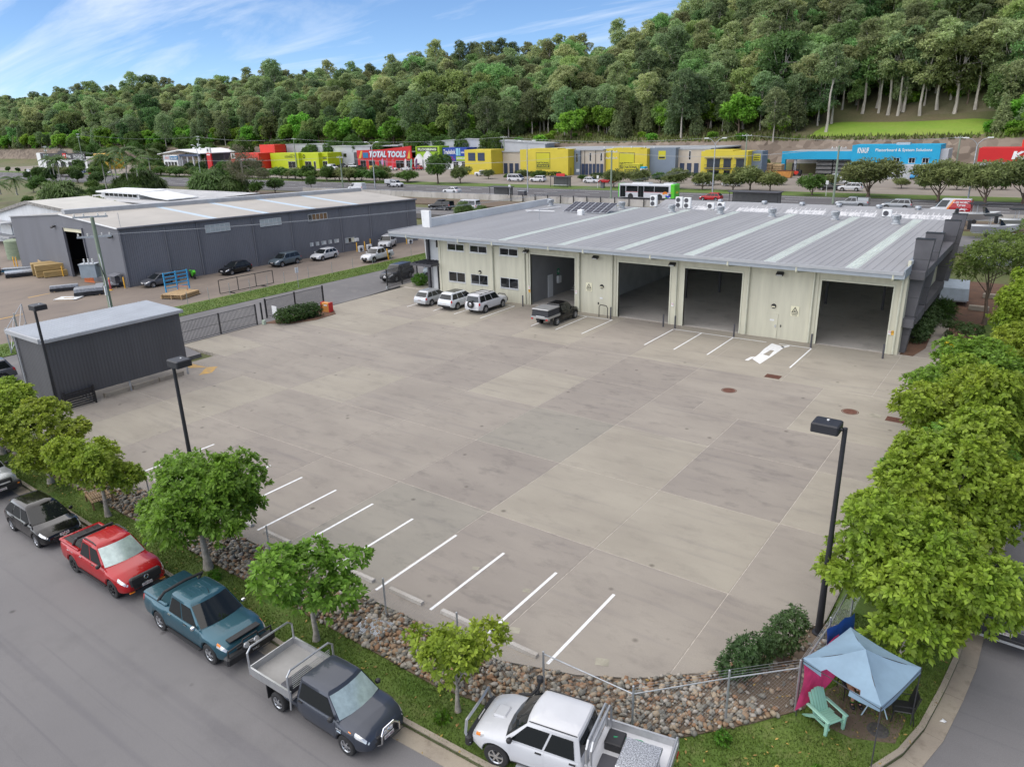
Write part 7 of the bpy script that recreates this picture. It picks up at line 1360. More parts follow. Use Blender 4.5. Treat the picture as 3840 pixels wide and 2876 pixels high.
for x in (-2,2): MB().box(x-0.05,x+0.05,-0.6,0.6,0.65,0.75).build('trestle_top', M_rust, mt_); MB().box(x-0.05,x+0.05,-0.6,-0.5,0,0.65).build('leg', M_rust, mt_); MB().box(x-0.05,x+0.05,0.5,0.6,0,0.65).build('leg', M_rust, mt_)
for i, (x, y, rz, lb) in enumerate(((-75.1,51.6,90,'first white air conditioner on the ground by the grey wall'),(-75.0,53.2,90,'second white air conditioner on the ground by the grey wall'),(-73.8,60.8,90,'white air conditioner at the far end of the grey wall'))):
    t = thing('ground_air_conditioner', lb, 'air conditioner', (x,y,-0.04), R(rz), 'air conditioners by the grey wall'); ac_unit(0,0,0.05,t,0.85,nm='casing'); MB().box(-0.4,0.4,-0.1,0.1,0,0.06).build('base', M_blk, t)
for i, (y0, c_) in enumerate(((10.0,0.0),)):
    pass
ny = bpy.data.objects['neighbour_yard']
for a in (((-77.0,3.5),(-77.4,6.6)),((-86,10.5),(-86.3,13)),((-72,-1),(-72.5,1.5))): MB().quad((a[0][0]-0.2,a[0][1],-0.034),(a[0][0]+0.25,a[0][1],-0.034),(a[1][0]+0.12,a[1][1],-0.034),(a[1][0]-0.1,a[1][1],-0.034)).build('painted_arrow', M_yelp, ny)
# water tank, boats at the right
t = thing('water_tank', 'pale green round water tank beside the white shed', 'tank', (-119.5,23.0,-0.04)); MB().lathe([(1.6,0),(1.6,2.7),(1.5,2.8),(0,3.05)],24).build('tank_shell', mat('tank_green', (0.22,0.27,0.18), 0.7, var=0.15, scale=1.5, stretch=(1,1,3)), t, smooth=0.5); MB().lathe([(0.3,3.0),(0.3,3.1),(0,3.12)],10).build('lid', M_blk, t)
def boat(lb, x, y, z, rz, s=1.0):
    t = thing('trailer_boat', lb, 'boat', (x,y,z), R(rz), 'boats stored behind the warehouse'); t.scale = (s,s,s)
    pr_ = [(-2.6,0.95,0.5),(0,1.05,0.45),(1.6,0.8,0.55),(2.6,0.0,0.9)]; V = []; 
    for x_, w_, zk in pr_: V += [(x_,-w_,1.35+0.1*max(0,x_)),(x_,0,zk),(x_,w_,1.35+0.1*max(0,x_))]
    F = [(3*i+j,3*i+3+j,3*i+4+j,3*i+1+j) for i in range(3) for j in range(2)]+[(0,1,2)]; MB().add(V,F).build('hull', PT['white'], t, smooth=0.5); MB().add([V[0],V[3],V[6],V[9],V[8],V[5],V[2]],[(0,1,2,3,4,5,6)]).build('deck', M_offw, t)
    MB().ext([(0.5,-0.7,1.4),(1.1,-0.5,1.5),(0.6,-0.5,2.1),(0.4,-0.5,2.1)],(0,1.2,0)).build('windshield', M_cg, t); MB().bev(-3.0,-2.6,-0.25,0.25,0.8,2.0,0.08).build('outboard_motor', M_blk, t)
    MB().tube([(-0.6,-0.9,1.4),(-0.6,-0.85,2.6),(-0.6,0.85,2.6),(-0.6,0.9,1.4)],0.03).build('canopy_frame', M_galv, t); MB().bev(-1.4,0.6,-0.95,0.95,2.58,2.68,0.03).build('canopy', M_blk, t)
    MB().box(-2.4,3.4,-0.06,0.06,0.35,0.45).build('trailer_beam', M_galv, t)
    for s_ in (-1, 1): MB().lathe([(0,-0.1),(0.3,-0.1),(0.3,0.1),(0,0.1)],12,(-0.8,s_*0.95,0.3),'Y').build('wheel', M_tyre, t)
for i, (x, y, rz) in enumerate(((-1.0,96.5,20),(4.0,92.5,15),(1.5,88.0,10),(7.5,90.0,30),(3.0,74.0,5))):
    boat(['white boat with twin outboards at the foot of the barrier','white boat with black canopy behind the feathery tree','white boat nearest the dark fins','white boat at the far right edge','white boat seen through the feathery tree crown'][i], x, y, tz(x, y)+0.33, rz)
t = thing('grey_cover', 'pale blue-grey sheet-covered trailer behind the fins', 'trailer', (1.0,56.5,0.0), R(5)); MB().ext([(-1.2,-1.5,0.5),(1.2,-1.5,0.5),(1.1,-1.4,1.6),(-1.1,-1.4,1.6)],(0,3.0,0.3)).build('cover', mat('sheet_blue', (0.40,0.46,0.52), 0.5, var=0.1), t); MB().box(-1.1,1.1,-1.4,1.4,0.35,0.5).build('deck', M_galv, t)
for s_ in (-1, 1): MB().lathe([(0,-0.1),(0.33,-0.1),(0.33,0.1),(0,0.1)],12,(s_*1.0,0,0.33),'X').build('wheel', M_tyre, t)
for i, (x, y) in enumerate(((3.3,54),(3.9,60))): tag(MB().bev(x-0.8,x+0.8,y-0.25,y+0.25,0.0,0.42,0.04).build('concrete_block', M_kerb), ['low concrete block wall in the mulch garden, near one','low concrete block wall in the mulch garden, far one'][i], 'block')
# ---------------------------------------------------------------- vegetation
def leafmat(name, c, c2, isl=0.35, obj=0.25, trans=0.35, rough=0.5, scale=0.25):
    return mat(name, c, rough, var=0.0, c2=c2, scale=scale, island=isl, obj=obj, trans=trans, spec=0.35, coord='Object', wear=0.7)
def np_mesh(name, V, Q, smooth=False):
    me = bpy.data.meshes.new(name); nv = len(V); nq = len(Q); k = Q.shape[1]
    me.vertices.add(nv); me.vertices.foreach_set('co', np.asarray(V, np.float32).ravel()); me.loops.add(nq*k); me.loops.foreach_set('vertex_index', Q.ravel().astype(np.int32)); me.polygons.add(nq)
    me.polygons.foreach_set('loop_start', np.arange(nq, dtype=np.int32)*k); me.polygons.foreach_set('loop_total', np.full(nq, k, np.int32)); me.update(calc_edges=True); return me
def leaves(lobes, n, per, L, W, seed, up=0.55, shell=(0.72, 1.05), flat=1.0, droop=0.15, tilt=(0.55, 1.35), stretch=None):
    """kite leaves in rosettes over the shells of ellipsoid lobes (x,y,z,rx,ry,rz)"""
    g = np.random.default_rng(seed); lb = np.array(lobes, float); ar = lb[:,3]*lb[:,4]+lb[:,3]*lb[:,5]; pr = ar/ar.sum(); C_ = []; A_ = []
    while sum(len(c) for c in C_) < n:
        m = n*2; i = g.choice(len(lb), m, p=pr); d = g.normal(size=(m,3)); d /= np.linalg.norm(d, axis=1)[:,None]; r = g.uniform(shell[0], shell[1], m)
        # lumpiness
        r *= 1+0.10*np.sin(d[:,0]*7+i)*np.cos(d[:,1]*6+2*i)+0.07*np.sin(d[:,2]*9+3*i)
        P = lb[i,:3]+d*lb[i,3:6]*r[:,None]; keep = np.ones(m, bool)
        for k in range(len(lb)):
            q = (P-lb[k,:3])/lb[k,3:6]; keep &= ~((np.einsum('ij,ij->i', q, q) < 0.50) & (i != k))
        keep &= g.random(m) < np.where(d[:,2] < -0.35, 0.45, 1.0)
        C_.append(P[keep]); A_.append((d/lb[i,3:6])[keep])
    P = np.concatenate(C_)[:n]; A = np.concatenate(A_)[:n]; A /= np.linalg.norm(A, axis=1)[:,None]; A[:,2] += up; A += g.normal(scale=0.25, size=A.shape); A /= np.linalg.norm(A, axis=1)[:,None]
    P = np.repeat(P, per, 0); A = np.repeat(A, per, 0); m = len(P)
    h = np.where(np.abs(A[:,2:3]) < 0.9, np.array([[0,0,1.0]]), np.array([[1.0,0,0]])); T = np.cross(A, h); T /= np.linalg.norm(T, axis=1)[:,None]; B = np.cross(A, T)
    ph = np.tile(np.arange(per)*2*np.pi/per, m//per)+g.uniform(0, 0.8, m); th = g.uniform(tilt[0], tilt[1], m)
    R_ = T*np.cos(ph)[:,None]+B*np.sin(ph)[:,None]; D = A*np.cos(th)[:,None]+R_*np.sin(th)[:,None]; S = np.cross(D, A*1.0+R_*0.3); S /= np.linalg.norm(S, axis=1)[:,None]; Nn = np.cross(S, D)
    l = (L*g.uniform(0.65, 1.25, m))[:,None]; w_ = (W*g.uniform(0.7, 1.2, m))[:,None]; base = P+D*l*0.05
    tip = base+D*l; tip[:,2] -= droop*l[:,0]; mid = base+D*l*0.58-Nn*w_*0.10; lf_ = base+D*l*0.60+S*w_*0.5; rt = base+D*l*0.60-S*w_*0.5
    V = np.stack([base, rt, tip, mid, lf_], 1).reshape(-1, 3); o = (np.arange(m)*5)[:,None]
    Q = np.concatenate([o+np.array([[0,1,2,3]]), o+np.array([[0,3,2,4]])], 0); return V, Q
def crown_mesh(name, *a, **k):
    V, Q = leaves(*a, **k); return np_mesh(name, V, Q)
def trunk_mesh(name, H, r0, branches, lean=(0,0), n=8, r1=0.3, z0=0.0, fork=0.5):
    """tapered bent trunk to height H with limbs to the given points"""
    mb = MB(); k = 6; pts = [(lean[0]*(i/k)**1.5+0.06*H*0.12*math.sin(i*1.7), lean[1]*(i/k)**1.5+0.05*H*0.12*math.cos(i*2.1)-0.05*H*0.12, z0+H*i/k) for i in range(k+1)]
    mb.tube(pts, [r0*(1.35 if i == 0 else 1)*(1-(1-r1)*i/k) for i in range(k+1)], n)
    for j, b in enumerate(branches):
        t = fork+(1-fork)*((j*0.37) % 1.0)*0.9; i = min(k-1, int(t*k)); f = t*k-i; s = Vector(pts[i])*(1-f)+Vector(pts[i+1])*f; e = Vector(b); m_ = s*0.45+e*0.55+Vector((0,0,-0.08*(e-s).length+0.12*(j % 3)*0.3)); rr = r0*(1-(1-r1)*t)*0.55
        mb.tube([s, s*0.75+m_*0.25, m_, e], [rr, rr*0.85, rr*0.6, rr*0.22], 6)
    return mb.mesh(name, 0.9)
M_barkg = mat('pale_bark', (0.34,0.31,0.27), 0.85, var=0.30, scale=5, bump=0.4, bscale=20); M_barkd = mat('brown_bark', (0.13,0.095,0.07), 0.9, var=0.25, scale=4, bump=0.4); M_gum = mat('gum_bark', (0.42,0.38,0.33), 0.75, var=0.28, scale=0.8, stretch=(1,1,0.25))
L_st = leafmat('leaf_street', (0.205,0.350,0.045), (0.125,0.250,0.030), 0.45, 0.20, 0.48, scale=0.5); L_sty = leafmat('leaf_street_yellow', (0.350,0.430,0.050), (0.200,0.310,0.034), 0.45, 0.20, 0.48, scale=0.5); L_dk = leafmat('leaf_dark', (0.075,0.130,0.038), (0.042,0.080,0.024), 0.38, 0.3, 0.3)
# street trees: three crown shapes shared
def lob(seed, R_, H_, z, n=7):
    g = random.Random(seed); out = [(0,0,z,R_*0.58,R_*0.58,H_*0.66)]
    for i in range(n):
        a = 2*math.pi*i/n+g.uniform(-0.3,0.3); q = g.uniform(0.46,0.74)*R_; out.append((q*math.cos(a), q*math.sin(a), z+g.uniform(-0.6,0.62)*H_, R_*g.uniform(0.27,0.46), R_*g.uniform(0.27,0.46), H_*g.uniform(0.24,0.42)))
    return out
def sprigs(lobes, seed, n):
    g = random.Random(seed); out = list(lobes)
    for i in range(n):
        l = g.choice(lobes); a = g.uniform(0,6.28); e = g.uniform(-0.3,1.3); r = g.uniform(0.22,0.42); d = (math.cos(a)*math.cos(e), math.sin(a)*math.cos(e), math.sin(e)); out.append((l[0]+d[0]*l[3]*1.0, l[1]+d[1]*l[4]*1.0, l[2]+d[2]*l[5]*1.0, r, r, r*0.9))
    return out
LBS = [lob(11,2.6,2.2,3.35), lob(12,3.0,2.4,3.5,9), lob(13,1.75,1.6,2.6,5), lob(14,3.1,2.7,3.6,9)]
SC_ = [crown_mesh('crown', sprigs(LBS[k],k,ns), n_, 7, 0.232, 0.122, k+1, shell=(0.60,1.14)) for k, (n_, ns) in enumerate(((2250,30),(3000,44),(620,26),(4200,56)))]
STK = [trunk_mesh('trunk', h_, r_, [(l[0]*0.8,l[1]*0.8,l[2]) for l in LBS[k][1:]], fork=0.55) for k, (h_, r_) in enumerate(((3.0,0.17),(3.1,0.19),(2.3,0.11),(3.2,0.18)))]
def stree(x, y, k, rz, s, lb, m_, zs=1.0):
    t = thing('street_tree', lb, 'tree', (x,y,VERGE_Z), R(rz), 'broad-leaved trees lining the yard'); t.scale = (s,s,s*zs)
    ob('trunk', STK[k], M_barkg, t); ob('crown', SC_[k], m_, t); return t
stree(-39.3,-9.9,0,40,0.92,'leafy street tree at the left edge above the silver ute',L_sty,0.85); stree(-32.8,-10.1,0,160,0.84,'yellow-green street tree second from the left, beside the black hatchback',L_sty,0.95); stree(-26.6,-10.2,0,250,0.72,'narrow street tree with the timber seat at its foot',L_sty,1.10)
stree(-18.5,-10.1,1,20,0.88,'large dark-leaved street tree behind the teal ute',L_st,1.12); stree(-11.1,-10.6,2,70,1.02,'small leaning street tree behind the tray ute',L_st,0.95); stree(-4.75,-10.35,2,200,0.78,'small bright street tree in front of the white ute',L_sty,1.0)
stree(6.1,0.1,3,130,0.92,'big bright tree over the blue gazebo',L_sty,1.0); stree(6.3,6.4,3,10,1.02,'second tree up the right-hand verge from the gazebo',L_sty,1.0); stree(6.3,13.6,3,220,1.05,'third tree up the right-hand verge from the gazebo',L_sty,1.05); stree(5.9,22.2,1,100,1.12,'dark green tree at the right end of the yard',L_st,0.88); stree(8.2,30.5,3,300,0.9,'bright tree at the right edge behind the garden fence',L_sty,1.0)
stree(7.5,42.5,3,60,0.95,'yellow-green tree right of the garden path',L_sty,1.0)
stree(5.7,10.0,1,300,0.92,'dark green tree squeezed between the second and third verge trees',L_st,0.95); stree(6.2,18.0,3,75,0.9,'yellow-green tree between the third verge tree and the dark one',L_sty,0.95)
# feathery tree by the fins
fl_ = [(0,0,6.0,2.2,2.2,1.8),(-1.7,-0.6,5.0,1.5,1.3,1.1),(1.9,0.6,5.4,1.7,1.5,1.3),(0.4,1.8,6.6,1.6,1.5,1.2),(-0.8,-1.8,6.2,1.4,1.4,1.0),(2.4,-1.6,6.6,1.5,1.4,1.2)]
t = thing('feathery_tree', 'light feathery tree with forked trunk right of the dark fins', 'tree', (4.17,48.95,-0.05), 0); ob('trunk', trunk_mesh('trunk', 4.6, 0.17, [l[:3] for l in fl_], lean=(-0.4,0.3), fork=0.35), M_barkd, t); ob('crown', crown_mesh('crown', fl_, 1500, 5, 0.34, 0.10, 21, shell=(0.4,1.05)), leafmat('leaf_feathery', (0.19,0.26,0.05), (0.12,0.18,0.04), 0.4, 0.2, 0.45), t)
t = dup(t, (9.0,54.0,-0.05), 2.1, 'light feathery tree at the right edge behind the first one', scale=1.15)
# shrubs, hedges
def shrub(nm, lb, x, y, z, lobes, n, per, L_, W_, m_, seed, stems=True, group=None):
    t = thing(nm, lb, 'shrub', (x,y,z), 0, group)
    if stems: ob('stems', trunk_mesh('stems', lobes[0][2]*0.8+0.05, 0.05, [l[:3] for l in lobes], fork=0.1), M_barkd, t)
    ob('foliage', crown_mesh('foliage', lobes, n, per, L_, W_, seed, shell=(0.55,1.05)), m_, t); return t
L_hg = leafmat('leaf_hedge', (0.050,0.105,0.016), (0.028,0.066,0.010), 0.4, 0.1, 0.25)
shrub('clipped_hedge', 'dense clipped green hedge mound at the driveway gate', -50.0,19.6,0.05, [(0.3,-1.2,0.6,1.15,1.2,0.7),(0.2,0.2,0.65,1.2,1.2,0.75),(0.5,1.4,0.6,1.15,1.1,0.7)], 1900, 6, 0.16, 0.07, L_hg, 31)
shrub('garden_hedge', 'long blue-green hedge at the foot of the dark fins', 0.35,44.0,0.0, [(0,-3.4+i*1.7,0.7,0.75,1.1,0.75) for i in range(5)], 1600, 5, 0.24, 0.09, L_dk, 32)
shrub('strappy_plant', 'strappy light green plant at the end of the garden hedge', 0.9,49.2,0.0, [(0,0,0.7,0.8,0.8,0.8)], 260, 6, 0.7, 0.06, L_hg, 33, stems=False)
shrub('cloud_shrub', 'small cloud-pruned shrub beside the garden path', 2.25,42.6,0.0, [(-0.3,0.3,1.1,0.55,0.5,0.3),(0.4,-0.1,1.2,0.6,0.5,0.3),(0.0,-0.4,0.45,0.35,0.3,0.25)], 420, 6, 0.14, 0.05, L_dk, 34); shrub('dark_shrub', 'dark spreading shrub right of the cloud-pruned one', 3.55,42.2,0.0, [(0,0,1.0,0.9,0.8,0.45),(0.5,0.4,0.9,0.6,0.6,0.4)], 420, 6, 0.16, 0.06, L_dk, 35)
for i, (x, y, s_) in enumerate(((1.95,-4.35,1.0),(2.75,-2.5,1.1),(2.35,-3.5,0.7))): t = shrub('fence_shrub', ['dark bushy shrub behind the chain-link fence, nearest the camera','tall dark shrub behind the fence by the lamp pole','low dark shrub between the two fence shrubs'][i], x,y,-0.05, [(0,0,0.9,0.5,0.5,0.65),(0.2,0.15,1.4,0.4,0.4,0.45),(-0.25,-0.1,0.6,0.45,0.4,0.4)], 520, 6, 0.13, 0.05, L_dk, 36+i, group='shrubs inside the fence corner'); t.scale = (s_,)*3
shrub('entry_bush', 'bright fluffy bush by the open gate near the entry', -50.3,37.6,0.0, [(0,0,0.6,0.95,0.95,0.65)], 520, 6, 0.2, 0.06, leafmat('leaf_bright', (0.11,0.24,0.015),(0.06,0.16,0.01),0.35,0.2,0.4), 41, stems=False)
for i, (x, y, s_) in enumerate(((4.9,6.2,1.0),(4.7,10.2,1.3),(4.6,3.0,0.8),(4.9,17.5,1.2))): t = shrub('verge_shrub', ['dark shrub under the second verge tree','dark shrub inside the fence under the third verge tree','small dark shrub above the lamp base','dark shrub at the yard edge below the right end tree'][i], x,y,-0.05, [(0,0,1.0,0.9,0.9,0.9),(0.2,0.5,1.6,0.6,0.6,0.6)], 600, 6, 0.15, 0.06, L_dk, 50+i, group='shrubs under the right-hand trees'); t.scale = (s_,)*3
# ---------------------------------------------------------------- highway shrubs and trees
L_ol = leafmat('leaf_olive', (0.215,0.250,0.085), (0.130,0.165,0.055), 0.40, 0.3, 0.45); L_md = leafmat('leaf_mid', (0.110,0.200,0.035), (0.062,0.125,0.022), 0.38, 0.3, 0.4)
def wide(seed, R_, zc, hz, n=6):
    g = random.Random(seed); return [(0,0,zc,R_*0.6,R_*0.6,hz)]+[(R_*0.6*math.cos(6.28*i/n+g.random()), R_*0.6*math.sin(6.28*i/n+g.random()), zc+g.uniform(-0.5,0.4)*hz, R_*g.uniform(0.3,0.45), R_*g.uniform(0.3,0.45), hz*g.uniform(0.45,0.7)) for i in range(n)]
w0 = wide(1,2.2,2.6,1.2); w1 = wide(2,3.8,4.9,2.0,8)
HS = [(trunk_mesh('stems',1.9,0.13,[l[:3] for l in w0],fork=0.1), crown_mesh('foliage',w0,520,4,0.55,0.20,61,shell=(0.45,1.05))), (trunk_mesh('stems',3.4,0.22,[l[:3] for l in w1],fork=0.08), crown_mesh('foliage',w1,1100,4,0.62,0.22,62,shell=(0.45,1.05)))]
hsl = [(-166,132.2,0,1.1,'grey-green roadside shrub left of the tall highway light'),(-160,139.2,0,1.2,'grey-green roadside shrub below the kerbside boards'),(-126.8,137.2,0,1.2,'olive roadside shrub in front of the small yellow annex'),(-172,134,0,1.0,'olive shrub at the lime shop driveway'),(-57.3,137.5,0,1.0,'olive shrub left of the balconies'),(-64,137.8,0,1.15,'spreading olive shrub behind the rear of the bus'),(-50.1,136.8,0,1.0,'olive shrub below the yellow office, middle'),(-46.6,137.4,0,1.35,'tall olive shrub at the right of the yellow office'),(-42.3,137.2,0,1.1,'olive shrub in front of the orange skip'),(-72.9,137.9,0,1.1,'olive shrub above the bus roof'),(-79.5,137.5,0,1.1,'olive shrub at the bus front beside the power pole'),(-32.3,131.7,0,1.05,'round dense bush beside the pale green pole'),(-21.9,130.8,1,1.0,'wide multi-stemmed roadside tree in front of the cyan building'),(-9.8,127.0,1,0.98,'wide umbrella-shaped roadside tree right of the cyan building'),(-2.5,123.2,1,1.0,'multi-stemmed roadside tree before the red hire building, left'),(2.6,127.5,1,1.05,'multi-stemmed roadside tree before the red hire building, right')]
for x, y, k, s_, lb in hsl:
    t = thing('roadside_shrub' if k == 0 else 'roadside_tree', lb, 'shrub' if k == 0 else 'tree', (x,y,2.5), rnd.random()*6.28, 'shrubs and small trees along the highway'); wx = {-21.9:1.5,-9.8:1.25}.get(x,1.15); t.scale = (s_*wx,s_*wx,s_); ob('stems', HS[k][0], M_barkd, t); ob('foliage', HS[k][1], L_ol if lb[:5] != 'round' else L_md, t)
rn = wide(5,3.6,5.2,2.6,8); t = thing('round_tree', 'round dense green tree in front of the blue plumbing shop', 'tree', (-132.1,134.0,2.5), 0); ob('trunk', trunk_mesh('trunk',4.5,0.25,[l[:3] for l in rn],fork=0.3), M_barkd, t); ob('crown', crown_mesh('crown',rn,1500,4,0.5,0.24,63), L_md, t)
RT = [o for o in t.children]
for x, y, s_, lb in ((-59.6,185.2,0.55,'small leafy tree against the blue-grey wing of the yellow office'),(-290.1,141.2,0.95,'dark round tree at the left of the white shop'),(-157.1,110.7,0.42,'round green bush above the end of the grey warehouse roof'),(-140.3,178.5,0.5,'young tree in front of the cream storage wing'),(-183,100,0.6,'green bush left of the fan palms')):
    t = thing('round_tree', lb, 'tree', (x,y,2.45), rnd.random()*6); t.scale = (s_,)*3
    for o in RT: ob(o.name.split('.')[0], o.data, o.data.materials[0], t)
gl = [(0.0,0,9.0,2.6,2.6,2.6),(-2.8,0,7.0,2.2,2.2,2.0),(2.8,1,7.6,2.4,2.2,2.2),(1.2,-2,4.8,2.6,2.4,1.9),(-2.2,1,4.0,2.2,2.2,1.5),(5.0,0,5.0,2.2,2.0,1.8),(-0.5,0,11.0,1.6,1.6,1.4)]
t = thing('grey_leaved_tree', 'tall sparse grey-leaved tree in front of the orange-red tyre shop', 'tree', (-160.5,92.5,2.2), 0.4); ob('trunk', trunk_mesh('trunk',9.5,0.3,[l[:3] for l in gl],fork=0.2), M_barkg, t); ob('crown', crown_mesh('crown',gl,1700,4,0.48,0.12,64,shell=(0.3,1.05)), leafmat('leaf_greyish', (0.21,0.20,0.12),(0.14,0.14,0.08),0.35,0.1,0.4), t)
# palms
def frond_set(n, L_, drop, seed, up0=1.0, leaf=0.85):
    g = random.Random(seed); V = []; Q = []
    for i in range(n):
        a = 2*math.pi*i/n+g.uniform(-0.2,0.2); el = g.uniform(-0.1,up0); d = Vector((math.cos(a), math.sin(a), 0)); sd_ = Vector((-d.y, d.x, 0)); pts = []
        for k in range(9):
            s = k/8; pts.append(d*(L_*s*math.cos(el*(1-s*0.4)))+Vector((0,0,L_*(math.sin(el)*s-drop*s*s))))
        for k in range(1, 9):
            p = pts[k]; tg = (pts[k]-pts[k-1]).normalized(); w_ = leaf*math.sin(math.pi*min(0.97, 0.12+k/9))
            for s in (-1, 1):
                for q in (0, 0.5):
                    b = p-tg*(L_/8)*q; e = b+sd_*s*w_+tg*w_*0.45+Vector((0,0,-w_*0.55)); o = len(V); V += [tuple(b), tuple(b+tg*0.16), tuple(e), tuple(b-tg*0.10)]; Q.append((o,o+1,o+2,o+3))
            o = len(V); V += [tuple(pts[k-1]+sd_*0.03), tuple(pts[k]+sd_*0.03), tuple(pts[k]-sd_*0.03), tuple(pts[k-1]-sd_*0.03)]; Q.append((o,o+1,o+2,o+3))
    return np_mesh('fronds', np.array(V), np.array(Q))
L_pm = leafmat('leaf_palm', (0.115,0.190,0.045),(0.070,0.125,0.030),0.35,0.3,0.4); PF = frond_set(17, 4.2, 0.70, 3); PT2 = trunk_mesh('trunk', 10.0, 0.20, [], r1=0.6); M_ptr = mat('palm_trunk', (0.36,0.34,0.30), 0.8, var=0.25, scale=1.5, stretch=(1,1,4))
PCS = MB().lathe([(0.16,0),(0.17,0.6),(0.10,1.2),(0,1.3)], 8).mesh('crownshaft', 0.6)
for x, y, h_, lb in ((-205.3,80,8.4,'tall palm with leaning trunk, leftmost of the palm row'),(-203.0,81,8.8,'tall palm second in the palm row'),(-251,106,9.5,'palm with white trunk standing behind the palm row'),(-214,98,9.6,'palm third in the palm row behind the others'),(-196.8,81.8,10.6,'tallest palm of the row with the widest crown'),(-192.1,82.1,8.3,'palm at the right end of the palm row'),(-284.1,101,7.6,'drooping palm in front of the print shop, left'),(-280.0,101,7.2,'drooping palm in front of the print shop, right'),(-232.5,68,3.6,'short yellowish palm at the far left'),(-241,67,2.4,'low golden palm at the left edge')):
    t = thing('palm_tree', lb, 'palm', (x,y,2.2), rnd.random()*6, 'palms left of the highway'); k = h_/10.0
    o = ob('trunk', PT2, M_ptr, t); o.scale = (1.1,1.1,k); c_ = ob('fronds', PF, L_pm, t, loc=(0,0,h_+0.7)); c_.scale = (1.25,)*3 if h_ > 5 else (1.0,)*3; ob('crownshaft', PCS, L_md, t, loc=(0,0,h_-0.3))
FP = [(0,0,2.0,2.0,2.0,1.6),(1.8,0.5,1.6,1.5,1.4,1.3),(-1.8,-0.2,1.5,1.5,1.4,1.2),(0.4,-1.4,1.4,1.4,1.2,1.1)]
FPM = crown_mesh('fan_leaves', FP, 420, 9, 1.0, 0.16, 71, droop=0.5, tilt=(0.7,1.4)); FPT = trunk_mesh('stems', 1.8, 0.25, [l[:3] for l in FP], fork=0.1)
for x, y, s_, lb in ((-184.5,59,2.0,'big clump of drooping fan palms behind the white shed roof'),(-169.2,87.7,1.7,'clump of fan palms left of the grey-leaved tree'),(-162.5,90,1.3,'smaller fan palm clump beside the grey-leaved tree'),(-199,84,1.6,'fan palms at the foot of the palm row'),(-194,85,1.7,'fan palms at the foot of the tallest palm'),(-82.3,84.5,0.62,'leafy young palms by the white van on the back road, left'),(-78.0,84.3,0.5,'leafy young palms by the back road, middle'),(-74.2,84.0,0.48,'leafy young palms by the back road, right')):
    t = thing('fan_palm_clump', lb, 'palm', (x,y,tz(x,y)+0.1), rnd.random()*6, 'fan palms beyond the warehouses'); t.scale = (s_,)*3; ob('stems', FPT, M_barkd, t); ob('fan_leaves', FPM, L_pm, t)
for i, (x, y, s_) in enumerate(((-168.5,57,1.0),(-163.5,57.5,0.9),(-158.5,57.5,0.8))):
    t = thing('roof_shrub', ['leafy shrub poking above the ridge in front of the clerestory, left','leafy shrub poking above the ridge, middle','leafy shrub poking above the ridge, right'][i], 'shrub', (x,y,0), i*2.0, 'shrubs before the clerestory'); t.scale = (1.3*s_,1.3*s_,1.3*s_); ob('stems', HS[0][0], M_barkd, t); ob('foliage', HS[0][1], L_ol, t)
# low hedges on the far verge
for i, (x0, x1, y, h_) in enumerate(((-131,-114,168.5,1.2),(-102,-92,166,1.3),(-75,-60,170.8,1.3),(-215,-206,178,1.4),(-305,-300,161,1.5),(-299,-295,161.5,1.4))):
    n_ = max(2, int((x1-x0)/1.4)); L_ = [((k-(n_-1)/2)*1.4,0,h_*0.5,1.0,0.8,h_*0.5) for k in range(n_)]; shrub('low_hedge', ['low clipped hedge under the left storage wall','low clipped hedge by the storage exit lane','low clipped hedge in front of the yellow office','clipped hedge left of the tool shop forecourt','clipped round hedge before the white shop, left','clipped round hedge before the white shop, right'][i], (x0+x1)/2, y, 2.5, L_, n_*60, 5, 0.35, 0.16, L_hg, 80+i, False, 'clipped hedges across the highway')
# scrub between highway and shops on the left
gs_ = random.Random(17); cnt = 0
for i in range(46):
    x = -345+i*4.6+gs_.uniform(-2,2); y = gs_.uniform(131.5,138) if x > -300 else gs_.uniform(118,127)
    if -140 < x: continue
    t = thing('scrub_bush', 'grey-green scrub bush in the long thicket beside the far carriageway', 'shrub', (x,y,2.4), gs_.random()*6, 'scrub thicket between the highway and the left-hand shops'); s_ = gs_.uniform(0.8,1.25); t.scale = (s_*1.3,s_*1.3,s_*0.85); ob('stems', HS[0][0], M_barkd, t); ob('foliage', HS[0][1], L_md if i % 3 else L_ol, t)
for i in range(30):
    x = -480+i*11+gs_.uniform(-4,4); y = gs_.uniform(192,203); s_ = gs_.uniform(1.0,1.6)
    if x > -150: continue
    t = thing('background_tree', 'bright green tree in the belt rising just behind the left-hand shops', 'tree', (x,y,tz(x,y)), gs_.random()*6, 'tree belt behind the left-hand shops'); t.scale = (s_,)*3
    for o in RT: ob(o.name.split('.')[0], o.data, o.data.materials[0], t)
for i in range(26):
    x = gs_.uniform(-260,-150); y = gs_.uniform(66,100)
    if -182 < x < -140 and y < 84: continue
    t = thing('lot_shrub', 'leafy bush in the overgrown lot behind the white sheds', 'shrub', (x,y,tz(x,y)), gs_.random()*6, 'bushes in the overgrown lot at the left'); s_ = gs_.uniform(0.7,1.3); t.scale = (s_,)*3; ob('stems', HS[0][0], M_barkd, t); ob('foliage', HS[0][1], L_md if i % 2 else L_pm, t)
